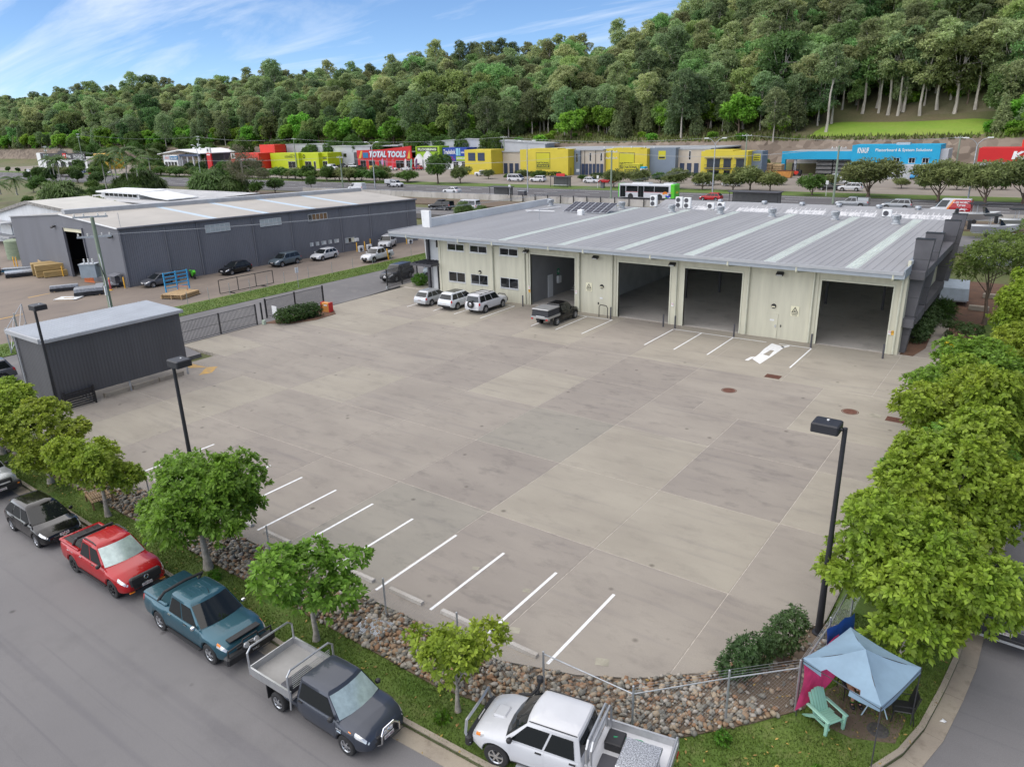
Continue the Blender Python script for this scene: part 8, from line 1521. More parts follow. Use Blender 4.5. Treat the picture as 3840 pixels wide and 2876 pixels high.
for i in range(64):
    x = gs_.uniform(-440,-160); y = gs_.uniform(99,102.5) if i % 3 == 0 else gs_.uniform(131,149) if x < -225 else gs_.uniform(131,138); s_ = gs_.uniform(0.35,0.75)
    if x < -362 and y > 120: s_ *= 0.5; y = 131.5
    t = thing('roadside_green_tree', 'bright leafy small tree in the greenery lining the highway at the left', 'tree', (x,y,2.4), gs_.random()*6, 'small trees lining the highway at the left'); t.scale = (s_,)*3
    for o in RT: ob(o.name.split('.')[0], o.data, o.data.materials[0] if o.data.materials[0] is not L_md or i % 2 else L_hg, t)
for i in range(22):
    x = -128+i*5.9+gs_.uniform(-2,2); y = gs_.uniform(151,155)
    t = thing('forecourt_shrub', 'low green shrub in the planting strip in front of the storage and plasterboard yards', 'shrub', (x,y,2.45), gs_.random()*6, 'planting strip between service road and yards'); s_ = gs_.uniform(0.45,0.75); t.scale = (s_*1.3,s_*1.3,s_); ob('stems', HS[0][0], M_barkd, t); ob('foliage', HS[0][1], L_md if i % 2 else L_ol, t)
# ---------------------------------------------------------------- hillside forest
LF = [leafmat('forest_gum', (0.350,0.410,0.185), (0.220,0.278,0.120), 0.45, 0.95, 0.5, scale=0.12), leafmat('forest_dark', (0.250,0.365,0.118), (0.155,0.245,0.078), 0.45, 0.95, 0.5, scale=0.12), leafmat('forest_bright', (0.250,0.430,0.050), (0.150,0.290,0.034), 0.45, 0.6, 0.5, scale=0.12), leafmat('forest_young', (0.260,0.330,0.150), (0.165,0.225,0.100), 0.45, 0.8, 0.5, scale=0.12)]
def gum(seed, H, R_, z0, n):
    g = random.Random(seed); out = []
    for i in range(n):
        t = i/(n-1); z = z0+(H-z0)*t; q = R_*(0.45+0.55*math.sin(math.pi*min(1,0.15+t*0.75)))*g.uniform(0.35,1.0)*(1 if t < 0.95 else 0.3); a = i*2.4+g.random(); r = g.uniform(1.0,2.15); out.append((q*math.cos(a), q*math.sin(a), z-r*0.4, r*1.25, r*1.25, r*0.72))
    return out
def cone_(seed, H, R_, z0, n):
    g = random.Random(seed); return [(g.uniform(-0.3,0.3), g.uniform(-0.3,0.3), z0+(H-z0)*i/n, R_*(1-0.85*i/n), R_*(1-0.85*i/n), (H-z0)/n*1.1) for i in range(n)]
PR = []      # (trunk mesh, crown mesh, bark, leaf, name)
def proto(lobes, n, per, L_, W_, H, r0, leaf, bark, seed, fork, **k):
    PR.append((trunk_mesh('trunk', H, r0, [l[:3] for l in lobes], fork=fork, n=6, lean=(0.04*H*math.sin(seed), 0.03*H*math.cos(seed))), crown_mesh('crown', lobes, n, per, L_, W_, seed, shell=(0.5,1.08), **k), bark, leaf))
proto(gum(1,21,4.8,11,17), 1000, 4, 0.9, 0.40, 19, 0.36, LF[0], M_gum, 101, 0.45); proto(gum(2,24,4.0,16,11), 700, 4, 0.9, 0.40, 22, 0.38, LF[0], M_gum, 102, 0.6); proto(gum(3,19,5.4,8,20), 1200, 4, 0.95, 0.44, 17, 0.40, LF[1], M_gum, 103, 0.35)
proto(lob(7,4.6,5.2,9.0,9), 1200, 4, 0.95, 0.48, 9, 0.35, LF[1], M_barkd, 104, 0.25); proto(lob(8,4.4,4.0,6.2,9), 1150, 4, 0.9, 0.48, 6, 0.30, LF[2], M_barkd, 105, 0.25)
proto(cone_(4,12,2.6,2.8,6), 600, 4, 0.8, 0.34, 10, 0.16, LF[3], M_gum, 106, 0.3); proto(gum(5,17,3.6,7,14), 800, 4, 0.85, 0.38, 14, 0.24, LF[3], M_gum, 107, 0.4); proto(lob(9,1.7,1.2,1.2,5), 200, 4, 0.8, 0.36, 1.0, 0.1, LF[2], M_barkd, 108, 0.1)
FL_ = ['tall pale-trunked gum tree at the forest edge', 'very tall slender gum with a high crown', 'broad dark-crowned gum tree on the lower slope', 'dense dark evergreen tree on the lower slope', 'bright green rounded tree at the foot of the hill', 'young conical gum at the foot of the hill', 'medium grey-green gum tree on the slope', 'low bright shrub on the cutting']
g = random.Random(99); pts = []
def inclear(x, y): return -58 < x < -10 and y < 238
y = 207.0
while y < 392:
    sp = 5.2+(y-207)*0.012; x = -1150.0 if y > 300 else -900.0
    while x < 60:
        far_ = max(1.0, (-x-250)/320); x += sp*far_*g.uniform(0.75,1.25); xx, yy = x, y+g.uniform(-2.6,2.6)
        if inclear(xx, yy): continue
        d = yy-206; u = g.random()
        if xx > 62: continue
        if d < 14: k = g.choices([5,6,4,7,3], [4,2,2.2,3.5,0.8])[0] if xx > -130 else g.choices([4,5,7,3,6], [3.2,1,3,1.6,1])[0]
        elif d < 30: k = g.choices([5,6,0,3,4,2], [2.5,2.5,1.6,1.4,1.2,1.2])[0]
        else: k = g.choices([0,1,2,3,6,4], [3,1.8,3,2.6,1.6,0.35])[0]
        if d < 14 and -190 < xx < -120 and u < 0.6: continue      # thin dry patch behind the storage halls
        if d < 10 and -120 < xx < -50 and u < 0.45: continue
        s_ = g.uniform(0.58,1.05)*(1.28 if g.random() < 0.10 else 1.0)
        pts.append((xx, yy, tz(xx, yy)-0.25, k, s_, g.uniform(0, 6.28)))
    y += sp*0.92
for i in range(110):
    x, y = g.uniform(-60,12), g.uniform(241,285); k = g.choice([3,3,4,2,7,7,7]); pts.append((x, y, tz(x,y)-0.25, k, g.uniform(0.7,1.1)*(1.6 if k == 7 else 1), g.uniform(0,6)))
# forest edge giants beside the clearing
for x, y, k, s_ in ((-51.5,214.5,1,0.98),(-47.5,240,1,1.1),(-40,239,0,1.2),(-36,240,1,1.15),(-31,238,0,1.15),(-27,240,1,1.1),(-22,238,2,1.15),(-17,239,1,1.05),(-11,239,0,1.15),(-5,236,2,1.1),(1,238,1,1.0),(-44,243,2,1.1),(-54,230,0,1.0),(-8,226,6,1.0),(-3,220,4,1.0),(3,218,3,0.8),(6,226,2,0.9),(-10,214,7,1.4),(-6,211,7,1.5),(-57,226,6,1.0)): pts.append((x, y, tz(x,y)-0.25, k, s_, x*1.7))
# tall emergent trees that break the skyline
for x, y, k, s_ in ((-447,325,0,1.6),(-470,345,0,1.3),(-395,350,1,1.15),(-352,362,0,1.1),(-330,360,1,1.1),(-300,365,2,1.1),(-262,368,0,1.2),(-240,366,1,1.2),(-560,360,2,1.4),(-600,368,0,1.3),(-375,368,1,1.2),(-318,372,1,1.18),(-285,372,1,1.2),(-228,372,1,1.18),(-205,372,1,1.35),(-180,374,1,1.18),(-165,372,0,1.35),(-150,372,1,1.3),(-440,368,1,1.25),(-505,366,0,1.4),(-540,372,1,1.25),(-690,372,2,1.5),(-720,374,0,1.5),(-800,374,2,1.5)): pts.append((x, y, tz(x,y)-0.25, k, s_, x*0.3))
def vis(p): d = math.dist(p[:2], (7.67,-23.9)); return p[4]*(6 if p[3] != 7 else 1.5)/d*(1.4 if p[1] < 262 else 0.8)
pts.sort(key=vis, reverse=True)
near_, rest = pts[:290], pts[290:]
for x, y, z, k, s_, rz in near_:
    t = thing('forest_tree' if k != 7 else 'hill_shrub', FL_[k], 'tree' if k != 7 else 'shrub', (x,y,z), rz, 'forest trees: '+FL_[k]); t.scale = (s_,s_,s_*(0.92+0.16*((k*7+x) % 1)))
    ob('trunk', PR[k][0], PR[k][2], t); ob('crown', PR[k][1], PR[k][3], t)
# the rest of the wood as one mass
pc = bpy.data.collections.new('forest_prototypes')
for k, (tm, cm_, bk, lf2) in enumerate(PR):
    n1, n2 = len(tm.vertices), len(cm_.vertices); me = bpy.data.meshes.new('p%d' % k)
    f1 = [tuple(p.vertices) for p in tm.polygons]; f2 = [tuple(i+n1 for i in p.vertices) for p in cm_.polygons]
    me.from_pydata([v.co[:] for v in tm.vertices]+[v.co[:] for v in cm_.vertices], [], f1+f2); me.materials.append(bk); me.materials.append(lf2); me.polygons.foreach_set('material_index', [0]*len(f1)+[1]*len(f2)); me.update()
    o = bpy.data.objects.new('p%d' % k, me); pc.objects.link(o)
me = bpy.data.meshes.new('forest'); me.from_pydata([p[:3] for p in rest], [], [])
for nm, ty, vals in (('kind', 'INT', [p[3] for p in rest]), ('sc', 'FLOAT', [p[4] for p in rest]), ('rz', 'FLOAT', [p[5] for p in rest])):
    a = me.attributes.new(nm, ty, 'POINT'); a.data.foreach_set('value', vals)
fo = bpy.data.objects.new('forest', me); col.objects.link(fo); fo['kind'] = 'stuff'; tag(fo, 'dense eucalypt forest covering the hillside behind the shops', 'forest')
gn = bpy.data.node_groups.new('forest_scatter', 'GeometryNodeTree'); gn.interface.new_socket('Geometry', in_out='INPUT', socket_type='NodeSocketGeometry'); gn.interface.new_socket('Geometry', in_out='OUTPUT', socket_type='NodeSocketGeometry')
nn = gn.nodes.new; gl_ = gn.links.new; gi = nn('NodeGroupInput'); go = nn('NodeGroupOutput'); ip = nn('GeometryNodeInstanceOnPoints'); ci = nn('GeometryNodeCollectionInfo'); ci.inputs[0].default_value = pc; ci.inputs[1].default_value = True; ci.inputs[2].default_value = True
def nattr(nm, ty):
    a = nn('GeometryNodeInputNamedAttribute'); a.data_type = ty; a.inputs[0].default_value = nm; return a.outputs[0]
cv = nn('ShaderNodeCombineXYZ'); gl_(nattr('rz', 'FLOAT'), cv.inputs[2]); gl_(gi.outputs[0], ip.inputs['Points']); gl_(ci.outputs[0], ip.inputs['Instance']); ip.inputs['Pick Instance'].default_value = True; gl_(nattr('kind', 'INT'), ip.inputs['Instance Index']); gl_(cv.outputs[0], ip.inputs['Rotation']); gl_(nattr('sc', 'FLOAT'), ip.inputs['Scale']); gl_(ip.outputs[0], go.inputs[0])
md = fo.modifiers.new('scatter', 'NODES'); md.node_group = gn
print('FOREST', len(near_), len(rest))
# ---------------------------------------------------------------- rock bank
bank_in = [(3.35,0.2),(1.1,-4.4),(-0.95,-6.15),(-2.55,-7.05),(-5.05,-7.9),(-46,-7.9)]; bank_out = [(-46,-9.62),(-24,-9.72),(-12,-9.85),(-6,-9.95),(-2.6,-9.45),(0.9,-8.0),(2.9,-5.75),(4.0,-4.3),(4.35,-1.5),(4.4,0.5)]
bank = sheet('rock_bank', bank_out+bank_in, -0.045, M_soil, 0.15)
def inpoly(x, y, P):
    c = False; j = len(P)-1
    for i in range(len(P)):
        if (P[i][1] > y) != (P[j][1] > y) and x < (P[j][0]-P[i][0])*(y-P[i][1])/(P[j][1]-P[i][1])+P[i][0]: c = not c
        j = i
    return c
BP = bank_out+bank_in
def stone_mat(name, src):
    m = bpy.data.materials.new(name); m.use_nodes = True; t = m.node_tree; n = t.nodes; l = t.links.new; b = n['Principled BSDF']; b.inputs['Roughness'].default_value = 0.85
    s = n.new("ShaderNodeNewGeometry").outputs['Random Per Island'] if src == 'island' else n.new("ShaderNodeObjectInfo").outputs['Random']
    r = n.new("ShaderNodeValToRGB"); r.color_ramp.interpolation = 'CONSTANT'; cols = [(0.0,(0.19,0.18,0.15)),(0.16,(0.27,0.25,0.205)),(0.32,(0.27,0.185,0.115)),(0.46,(0.15,0.145,0.125)),(0.6,(0.33,0.265,0.185)),(0.72,(0.25,0.145,0.08)),(0.86,(0.36,0.33,0.285))]
    e = r.color_ramp.elements; e[0].position = 0.0; e[0].color = (*cols[0][1],1); e[1].position = cols[1][0]; e[1].color = (*cols[1][1],1)
    for p, c in cols[2:]: q = e.new(p); q.color = (*c,1)
    l(s, r.inputs[0]); z = n.new("ShaderNodeTexNoise"); z.inputs['Scale'].default_value = 9; z.inputs['Detail'].default_value = 5; g = n.new("ShaderNodeNewGeometry"); l(g.outputs['Position'], z.inputs[0]); mr = n.new("ShaderNodeMapRange"); mr.inputs[3].default_value = 0.65; mr.inputs[4].default_value = 1.3; l(z.outputs[0], mr.inputs[0]); h = n.new("ShaderNodeHueSaturation"); l(mr.outputs[0], h.inputs['Value']); l(r.outputs[0], h.inputs['Color']); l(h.outputs[0], b.inputs['Base Color']); return m
M_sti, M_sto = stone_mat('bank_stone', 'island'), stone_mat('bank_stone_single', 'object')
ph = (1+5**0.5)/2; ICO = np.array([(-1,ph,0),(1,ph,0),(-1,-ph,0),(1,-ph,0),(0,-1,ph),(0,1,ph),(0,-1,-ph),(0,1,-ph),(ph,0,-1),(ph,0,1),(-ph,0,-1),(-ph,0,1)], float)/math.sqrt(1+ph*ph)
IF = np.array([(0,11,5),(0,5,1),(0,1,7),(0,7,10),(0,10,11),(1,5,9),(5,11,4),(11,10,2),(10,7,6),(7,1,8),(3,9,4),(3,4,2),(3,2,6),(3,6,8),(3,8,9),(4,9,5),(2,4,11),(6,2,10),(8,6,7),(9,8,1)])
gr = np.random.default_rng(5)
SM = []
for k in range(6):
    V = ICO*gr.uniform(0.72,1.2,(12,1))*np.array([[1,0.75,0.62]]); SM.append(np_mesh('stone', V, IF))
cand = []
while len(cand) < 7800:
    x, y = gr.uniform(-46, 4.4), gr.uniform(-10, 0.5)
    if not inpoly(x, y, BP): continue
    if y > -5.0 and x > 1.5 and gr.random() < 0.75: continue
    cand.append((x, y, gr.uniform(0.045, 0.125)*(1.0 if gr.random() < 0.85 else 1.45)))
cand.sort(key=lambda c: -c[2]/math.dist(c[:2], (7.67,-23.9)))
for x, y, s in cand[:290]:
    o = ob('stone', SM[int(gr.integers(6))], M_sto, bank, loc=(x,y,-0.045+s*0.35)); o.rotation_euler = gr.uniform(0, 6.28, 3)*np.array([0.15,0.15,1]); o.scale = (s,s,s)
VV = []; FF = []
for i, (x, y, s) in enumerate(cand[290:]):
    a = gr.uniform(0, 6.28); c_, s_ = math.cos(a), math.sin(a); v = ICO*gr.uniform(0.7,1.2,(12,1))*np.array([[1,gr.uniform(0.6,0.9),gr.uniform(0.45,0.75)]])*s; v = np.stack([v[:,0]*c_-v[:,1]*s_, v[:,0]*s_+v[:,1]*c_, v[:,2]], 1)+np.array([[x,y,-0.045+s*0.35+0.05*gr.random()]]); VV.append(v); FF.append(IF+12*i)
o = ob('small_stones', np_mesh('small_stones', np.concatenate(VV), np.concatenate(FF)), M_sti, bank); o['kind'] = 'stuff'
# ---------------------------------------------------------------- grass blades on the verge and strips
def grass(name, test, box, n, hmin, hmax, z, m_, lb, seed, wd=0.012):
    g = np.random.default_rng(seed); P = []
    while len(P) < n:
        x = g.uniform(box[0], box[1], n); y = g.uniform(box[2], box[3], n); P += [(a, b) for a, b in zip(x, y) if test(a, b)]
    P = np.array(P[:n]); h = g.uniform(hmin, hmax, n); a = g.uniform(0, 6.28, n); ln = g.uniform(0.2, 0.9, n)*h; dx, dy = np.cos(a), np.sin(a); w_ = wd*g.uniform(0.7, 1.6, n)
    V = np.stack([np.stack([P[:,0]-dy*w_, P[:,1]+dx*w_, np.full(n, z)], 1), np.stack([P[:,0]+dy*w_, P[:,1]-dx*w_, np.full(n, z)], 1), np.stack([P[:,0]+dx*ln, P[:,1]+dy*ln, z+h], 1)], 1).reshape(-1, 3)
    o = ob(name, np_mesh(name, V, np.arange(n*3).reshape(-1, 3)), m_, kind='stuff'); return tag(o, lb, 'grass')
L_gr = leafmat('grass_blade', (0.120,0.190,0.026), (0.085,0.130,0.022), 0.5, 0.0, 0.3, scale=0.6)
VP = verge_poly
gpr = random.Random(8); patchy = lambda x, y: min(1.0, max(0.12, 0.75+0.35*(math.sin(x*1.3+y*2.1)+math.sin(x*0.47-y*1.7+1.0))))
grass('verge_grass', lambda x, y: inpoly(x, y, VP) and not inpoly(x, y, BP) and gpr.random() < patchy(x, y), (-46, 8, -11.8, 1.5), 60000, 0.03, 0.085, VERGE_Z, L_gr, 'short mown grass on the street verge', 3)
grass('strip_grass', lambda x, y: True, (-65.3, -61.4, -9, 60), 16000, 0.04, 0.13, 0.02, L_gr, 'mown grass strip along the driveway', 4, 0.03)
L_tg = leafmat('tall_grass', (0.13,0.19,0.035), (0.13,0.14,0.05), 0.45, 0.0, 0.3, scale=0.1)
def hill_ok(x, y): return not (192 < y < 199)
g = np.random.default_rng(9); n = 16000; X = g.uniform(-330, 15, n); Y = 205+g.random(n)**1.4*46; kk = ~((X > -60) & (Y > 209.5)); X, Y = X[kk], Y[kk]; n = len(X); Z = np.array([tz(a, b) for a, b in zip(X, Y)]); h = g.uniform(0.4, 1.3, n); a = g.uniform(0, 6.28, n); w_ = 0.35
V = np.stack([np.stack([X-np.sin(a)*w_, Y+np.cos(a)*w_, Z-0.1], 1), np.stack([X+np.sin(a)*w_, Y-np.cos(a)*w_, Z-0.1], 1), np.stack([X+np.cos(a)*0.4, Y+np.sin(a)*0.4, Z+h], 1)], 1).reshape(-1, 3)
tag(ob('hill_grass', np_mesh('hill_grass', V, np.arange(n*3).reshape(-1, 3)), L_tg, kind='stuff'), 'rough grass and weeds along the foot of the hill', 'grass')
# verge weeds
for i, (x, y, s_) in enumerate(((-4.9,-10.9,0.8),(-17.6,-10.4,0.9),(2.4,-6.9,0.8),(5.0,-6.6,0.7),(7.0,1.6,1.0),(1.2,-8.6,0.7),(-10.2,-11.0,0.6),(-1.6,-9.0,0.6))):
    t = shrub('weed_clump', ['leafy weed at the foot of the small bright tree','leafy weed at the trunk behind the teal ute','leafy weed below the last fence bay','weed clump in the grass in front of the gazebo','leafy suckers beside the kerb behind the gazebo','weed clump below the corner fence post','weed clump by the small leaning tree','weed clump at the edge of the stones by the white ute'][i], x,y,VERGE_Z, [(0,0,0.16,0.28,0.28,0.2)], 40, 6, 0.16, 0.06, leafmat('leaf_bright', (0.11,0.24,0.015),(0.06,0.16,0.01),0.35,0.2,0.4), 200+i, False, 'weeds on the verge'); t.scale = (s_,)*3
# ---------------------------------------------------------------- small street things
M_teak = mat('weathered_teak', (0.26,0.175,0.095), 0.75, var=0.2, scale=4)
bn2 = thing('timber_bench', 'slatted timber bench under the narrow street tree', 'bench', (-28.35,-9.75,VERGE_Z), R(-12))
for k in range(9): MB().box(-0.72,0.72,-0.42+k*0.10,-0.42+k*0.10+0.065,0.40,0.43).build('slat', M_teak, bn2)
for x in (-0.68,0.68):
    for y in (-0.42,0.46): MB().box(x-0.04,x+0.04,y-0.04,y+0.04,0,0.62 if y > 0 else 0.42).build('leg', M_teak, bn2)
MB().box(-0.72,0.72,0.44,0.48,0.34,0.42).build('apron', M_teak, bn2); MB().box(-0.72,0.72,-0.44,-0.40,0.34,0.40).build('apron', M_teak, bn2)
for x in (-0.70,0.70): MB().box(x-0.04,x+0.04,-0.44,0.5,0.60,0.64).build('arm', M_teak, bn2)
cn_ = thing('orange_cone', 'orange traffic cone behind the second street tree', 'cone', (-36.4,-9.25,VERGE_Z)); MB().lathe([(0.16,0.04),(0.03,0.7),(0,0.71)],14).build('cone', MATS['barrier_orange'], cn_, smooth=0.6); MB().bev(-0.22,0.22,-0.22,0.22,0,0.05,0.02).build('base', MATS['barrier_orange'], cn_)
tag(MB().lathe([(0.0,0),(0.14,0.02),(0.20,0.25),(0.16,0.55),(0.05,0.68),(0,0.7)],12,(-33.35,-10.15,0.75)).build('hanging_bag', mat('maroon_bag', (0.06,0.025,0.03), 0.7, var=0.3, scale=6), smooth=0.7), 'dark maroon bag hanging on the second street tree', 'bag')
gd_ = thing('drain_pit', 'square galvanised drain grate set among the stones', 'drain', (-9.85,-9.0,-0.02), R(8)); mb = MB(); MB().bev(-0.62,0.62,-0.5,0.5,-0.1,0.03,0.01).build('frame', M_galv, gd_)
for k in range(16): MB().box(-0.56+k*0.07,-0.52+k*0.07,-0.44,0.44,0.03,0.05).build('bar', M_galv, gd_)
mc = thing('round_pit_lid', 'round cast iron pit lid in the bare ground by the gazebo', 'pit lid', (6.0,-3.95,VERGE_Z+0.0)); MB().lathe([(0,0.03),(0.26,0.03),(0.30,0.02),(0.32,0.0)],24).build('lid', mat('cast_iron', (0.07,0.065,0.06), 0.7, var=0.3, scale=8), mc, smooth=0.4)
for k in range(8): a = k*math.pi/4; MB().lathe([(0.03,0.032),(0.05,0.036)],8,(0.2*math.cos(a),0.2*math.sin(a),0)).build('rib', MATS['cast_iron'], mc)
sheet('bare_ground', [(4.4,-4.6),(5.4,-4.7),(6.5,-4.2),(6.6,-3.0),(6.0,-2.4),(4.6,-2.6),(4.1,-3.6)], VERGE_Z+0.012, M_soil, 0.05)
for i, (x, y, m_, lb) in enumerate(((1.1,-9.6,M_wht,'scrap of white litter on the grass below the fence'),(7.5,-2.35,M_wht,'scrap of white litter in the gutter right of the gazebo'),(-35.6,-10.3,M_wht,'pale scrap of litter on the grass by the silver ute'),(0.2,-10.1,M_wood,'brown scrap on the grass beside the white ute'),(-10.4,-9.6,M_blk,'black scrap at the edge of the stones by the drain'))):
    tag(MB().add([(-0.09,-0.05,0.0),(0.05,-0.07,0.03),(0.10,0.04,0.005),(-0.02,0.08,0.04),(0,0,0.06)],[(0,1,4),(1,2,4),(2,3,4),(3,0,4)]).build('litter', m_, loc=(x,y,VERGE_Z+0.02 if x < 7 else STREET_Z+0.02)), lb, 'litter', 'litter on the verge')
# ---------------------------------------------------------------- gazebo and what is under it
gz_ = thing('gazebo', 'pale blue pop-up gazebo with torn canopy on the corner verge', 'gazebo', (0,0,0)); M_can = mat('canopy_blue', (0.25,0.37,0.48), 0.6, var=0.08, scale=1.5, trans=0.25); M_leg = mat('gazebo_leg', (0.05,0.05,0.055), 0.5, var=0.15)
Cn = [Vector((3.86,-4.72,2.05)), Vector((6.11,-5.50,2.05)), Vector((6.74,-3.22,2.02)), Vector((4.68,-2.55,2.10))]; pk = sum(Cn, Vector())/4+Vector((0,0,0.50))
for i in range(4):
    a, b = Cn[i], Cn[(i+1) % 4]; mb = MB(); n_ = 8; V = []; F = []
    for u in range(n_+1):
        for v in range(n_+1):
            s, t = u/n_, v/n_; e = a+(b-a)*s; sag = 0.09*math.sin(math.pi*s)*(1-t); p = e+(pk-e)*t; p.z -= sag+0.10*math.sin(math.pi*t)*(1-0.3*abs(2*s-1)); p.z += 0.015*math.sin(9*s+3*i)*math.sin(math.pi*t); V.append(p)
    F = [(u*(n_+1)+v, (u+1)*(n_+1)+v, (u+1)*(n_+1)+v+1, u*(n_+1)+v+1) for u in range(n_) for v in range(n_) if not (i == 0 and v == 0 and 2 <= u <= 5)]
    mb.add(V, F); mb.build('canopy_panel', M_can, gz_, smooth=0.9)
    mb = MB(); V = []
    for u in range(n_+1): s = u/n_; e = a+(b-a)*s; z = e.z-0.09*math.sin(math.pi*s); V += [(e.x,e.y,z),(e.x+0.02*math.sin(7*s),e.y+0.02*math.cos(5*s),z-0.20)]
    mb.add(V, [(2*u,2*u+2,2*u+3,2*u+1) for u in range(n_) if not (i == 0 and 1 < u < 5)]); mb.build('valance', M_can, gz_, smooth=0.9)
    MB().tube([(a.x,a.y,VERGE_Z),(a.x,a.y,2.03)],0.018,6).build('leg', M_leg, gz_); MB().tube([a-Vector((0,0,0.1)), b-Vector((0,0,0.1))],0.012,4).build('truss', M_leg, gz_); MB().tube([a-Vector((0,0,0.06)), pk-Vector((0,0,0.08))],0.012,4).build('rib', M_leg, gz_)
p0, p1 = Cn[0], Cn[3]; V = []; n_ = 8
for u in range(n_+1):
    s = u/n_*0.8
    for v in range(n_+1):
        t = v/n_; e = p0+(p1-p0)*s; V.append((e.x+0.07*math.sin(6*s+4*t)+0.05*t, e.y+0.05*math.cos(9*s+2*t)-0.25*t*t*(1-s), 2.0-1.75*t*(0.75+0.25*math.sin(3*s+1))))
tag(MB().add(V, [(u*(n_+1)+v,(u+1)*(n_+1)+v,(u+1)*(n_+1)+v+1,u*(n_+1)+v+1) for u in range(n_) for v in range(n_)]).build('pink_tarp', mat('pink_cloth', (0.80,0.07,0.22), 0.6, var=0.2, scale=2.5, trans=0.3), smooth=0.9), 'bright pink sheet hung down the left side of the gazebo', 'tarp')
V = []
for u in range(7):
    for v in range(5): e = Cn[3]+(Cn[0]-Cn[3])*(u/6*0.6-0.15); V.append((e.x-0.15+0.04*math.sin(u*2+v),e.y+0.25+0.03*math.cos(u*3),2.25-0.3*v))
tag(MB().add(V, [(u*5+v,(u+1)*5+v,(u+1)*5+v+1,u*5+v+1) for u in range(6) for v in range(4)]).build('blue_tarp', mat('blue_sheet', (0.01,0.06,0.28), 0.5, var=0.15, scale=3), smooth=0.9), 'dark blue sheet tied to the fence behind the gazebo', 'tarp')
# mint garden chair
M_mint = mat('mint_plastic', (0.27,0.50,0.39), 0.45, var=0.06); ch = thing('garden_chair', 'mint green slatted plastic garden chair in front of the gazebo', 'chair', (4.62,-4.55,VERGE_Z), R(-32))
for k in range(7): MB().bev(-0.02+k*0.085-0.15,0.055+k*0.085-0.15,-0.27,0.27,0.30+k*0.012,0.325+k*0.012,0.008).build('seat_slat', M_mint, ch)
for k in range(6):
    y = -0.24+k*0.096; tp = 0.98-0.05*abs(k-2.5)**1.6*0.5; MB().ext([(-0.16,y-0.04,0.28),(-0.16,y+0.04,0.28),(-0.46,y+0.043,tp),(-0.46,y-0.043,tp)],(0.022,0,0.012)).build('back_slat', M_mint, ch)
for s in (-1, 1):
    MB().bev(-0.38,0.50,s*0.34-0.06,s*0.34+0.06,0.54,0.575,0.02).build('arm', M_mint, ch); MB().ext([(0.36,s*0.33-0.03,0),(0.44,s*0.33-0.03,0),(0.48,s*0.33-0.03,0.55),(0.36,s*0.33-0.03,0.55)],(0,0.06,0)).build('leg', M_mint, ch); MB().ext([(-0.55,s*0.30-0.03,0),(-0.45,s*0.30-0.03,0),(0.05,s*0.30-0.03,0.34),(-0.15,s*0.30-0.03,0.34)],(0,0.06,0)).build('leg', M_mint, ch); MB().box(-0.15,0.48,s*0.29-0.02,s*0.29+0.02,0.24,0.31).build('side_rail', M_mint, ch)
MB().box(-0.45,-0.42,-0.26,0.26,0.72,0.78).build('back_brace', M_mint, ch)
# black mesh chair
def mesh_chair(lb, x, y, rz):
    c = thing('black_chair', lb, 'chair', (x,y,VERGE_Z), R(rz)); MB().bev(-0.25,0.27,-0.27,0.27,0.41,0.44,0.02).build('seat', M_blk, c); MB().ext([(-0.25,-0.27,0.46),(-0.25,0.27,0.46),(-0.38,0.27,1.02),(-0.38,-0.27,1.02)],(0.02,0,0.004)).build('backrest', M_blk, c)
    for s in (-1, 1):
        MB().tube([(-0.40,s*0.29,1.04),(-0.26,s*0.29,0.44),(-0.32,s*0.29,0.0)],0.016).build('back_leg', M_blk, c); MB().tube([(0.26,s*0.29,0.44),(0.30,s*0.29,0.0)],0.016).build('front_leg', M_blk, c); MB().tube([(-0.32,s*0.29,0.66),(0.27,s*0.29,0.64),(0.26,s*0.29,0.44)],0.016).build('arm', M_blk, c)
mesh_chair('black mesh chair at the right side of the gazebo', 6.42,-3.05, 200); mesh_chair('black chair under the person in the gazebo', 4.98,-2.88, -58)
tb_ = thing('folding_table', 'low folding table with pale blue bent legs under the gazebo', 'table', (5.72,-3.25,VERGE_Z), R(20)); M_tbl = mat('pale_blue_steel', (0.45,0.60,0.68), 0.4, var=0.05); MB().bev(-0.38,0.38,-0.28,0.28,0.60,0.63,0.02).build('top', M_offw, tb_)
for s in (-1, 1): MB().tube([(-0.36,s*0.24,0.0),(-0.2,s*0.22,0.45),(0.1,s*0.2,0.6),(0.3,s*0.2,0.6)],0.018,6).build('leg', M_tbl, tb_, smooth=0.6); MB().tube([(0.36,s*0.24,0.0),(0.2,s*0.22,0.45),(-0.1,s*0.2,0.59)],0.018,6).build('leg', M_tbl, tb_, smooth=0.6)
# seated person
pe = thing('person', 'person in dark top and tan shorts sitting in the shade of the gazebo', 'person', (4.98,-2.88,VERGE_Z), R(-58))
def skin(name, verts, edges, radii, m_, root=0, sub=2):
    me = bpy.data.meshes.new(name); me.from_pydata(verts, edges, []); o = ob(name, me, m_, pe); md_ = o.modifiers.new('skin', 'SKIN'); md_.use_smooth_shade = True
    for i, r_ in enumerate(radii):
        v = me.skin_vertices[0].data[i]; v.radius = (r_, r_) if isinstance(r_, float) else r_
    me.skin_vertices[0].data[root].use_root = True; o.modifiers.new('sub', 'SUBSURF').levels = sub; o.modifiers['sub'].render_levels = sub; return o
M_skin = mat('skin_tone', (0.42,0.22,0.14), 0.55, var=0.06); M_navy = mat('navy_cloth', (0.012,0.016,0.035), 0.8, var=0.2, scale=8); M_tan = mat('tan_cloth', (0.34,0.22,0.13), 0.8, var=0.12, scale=8)
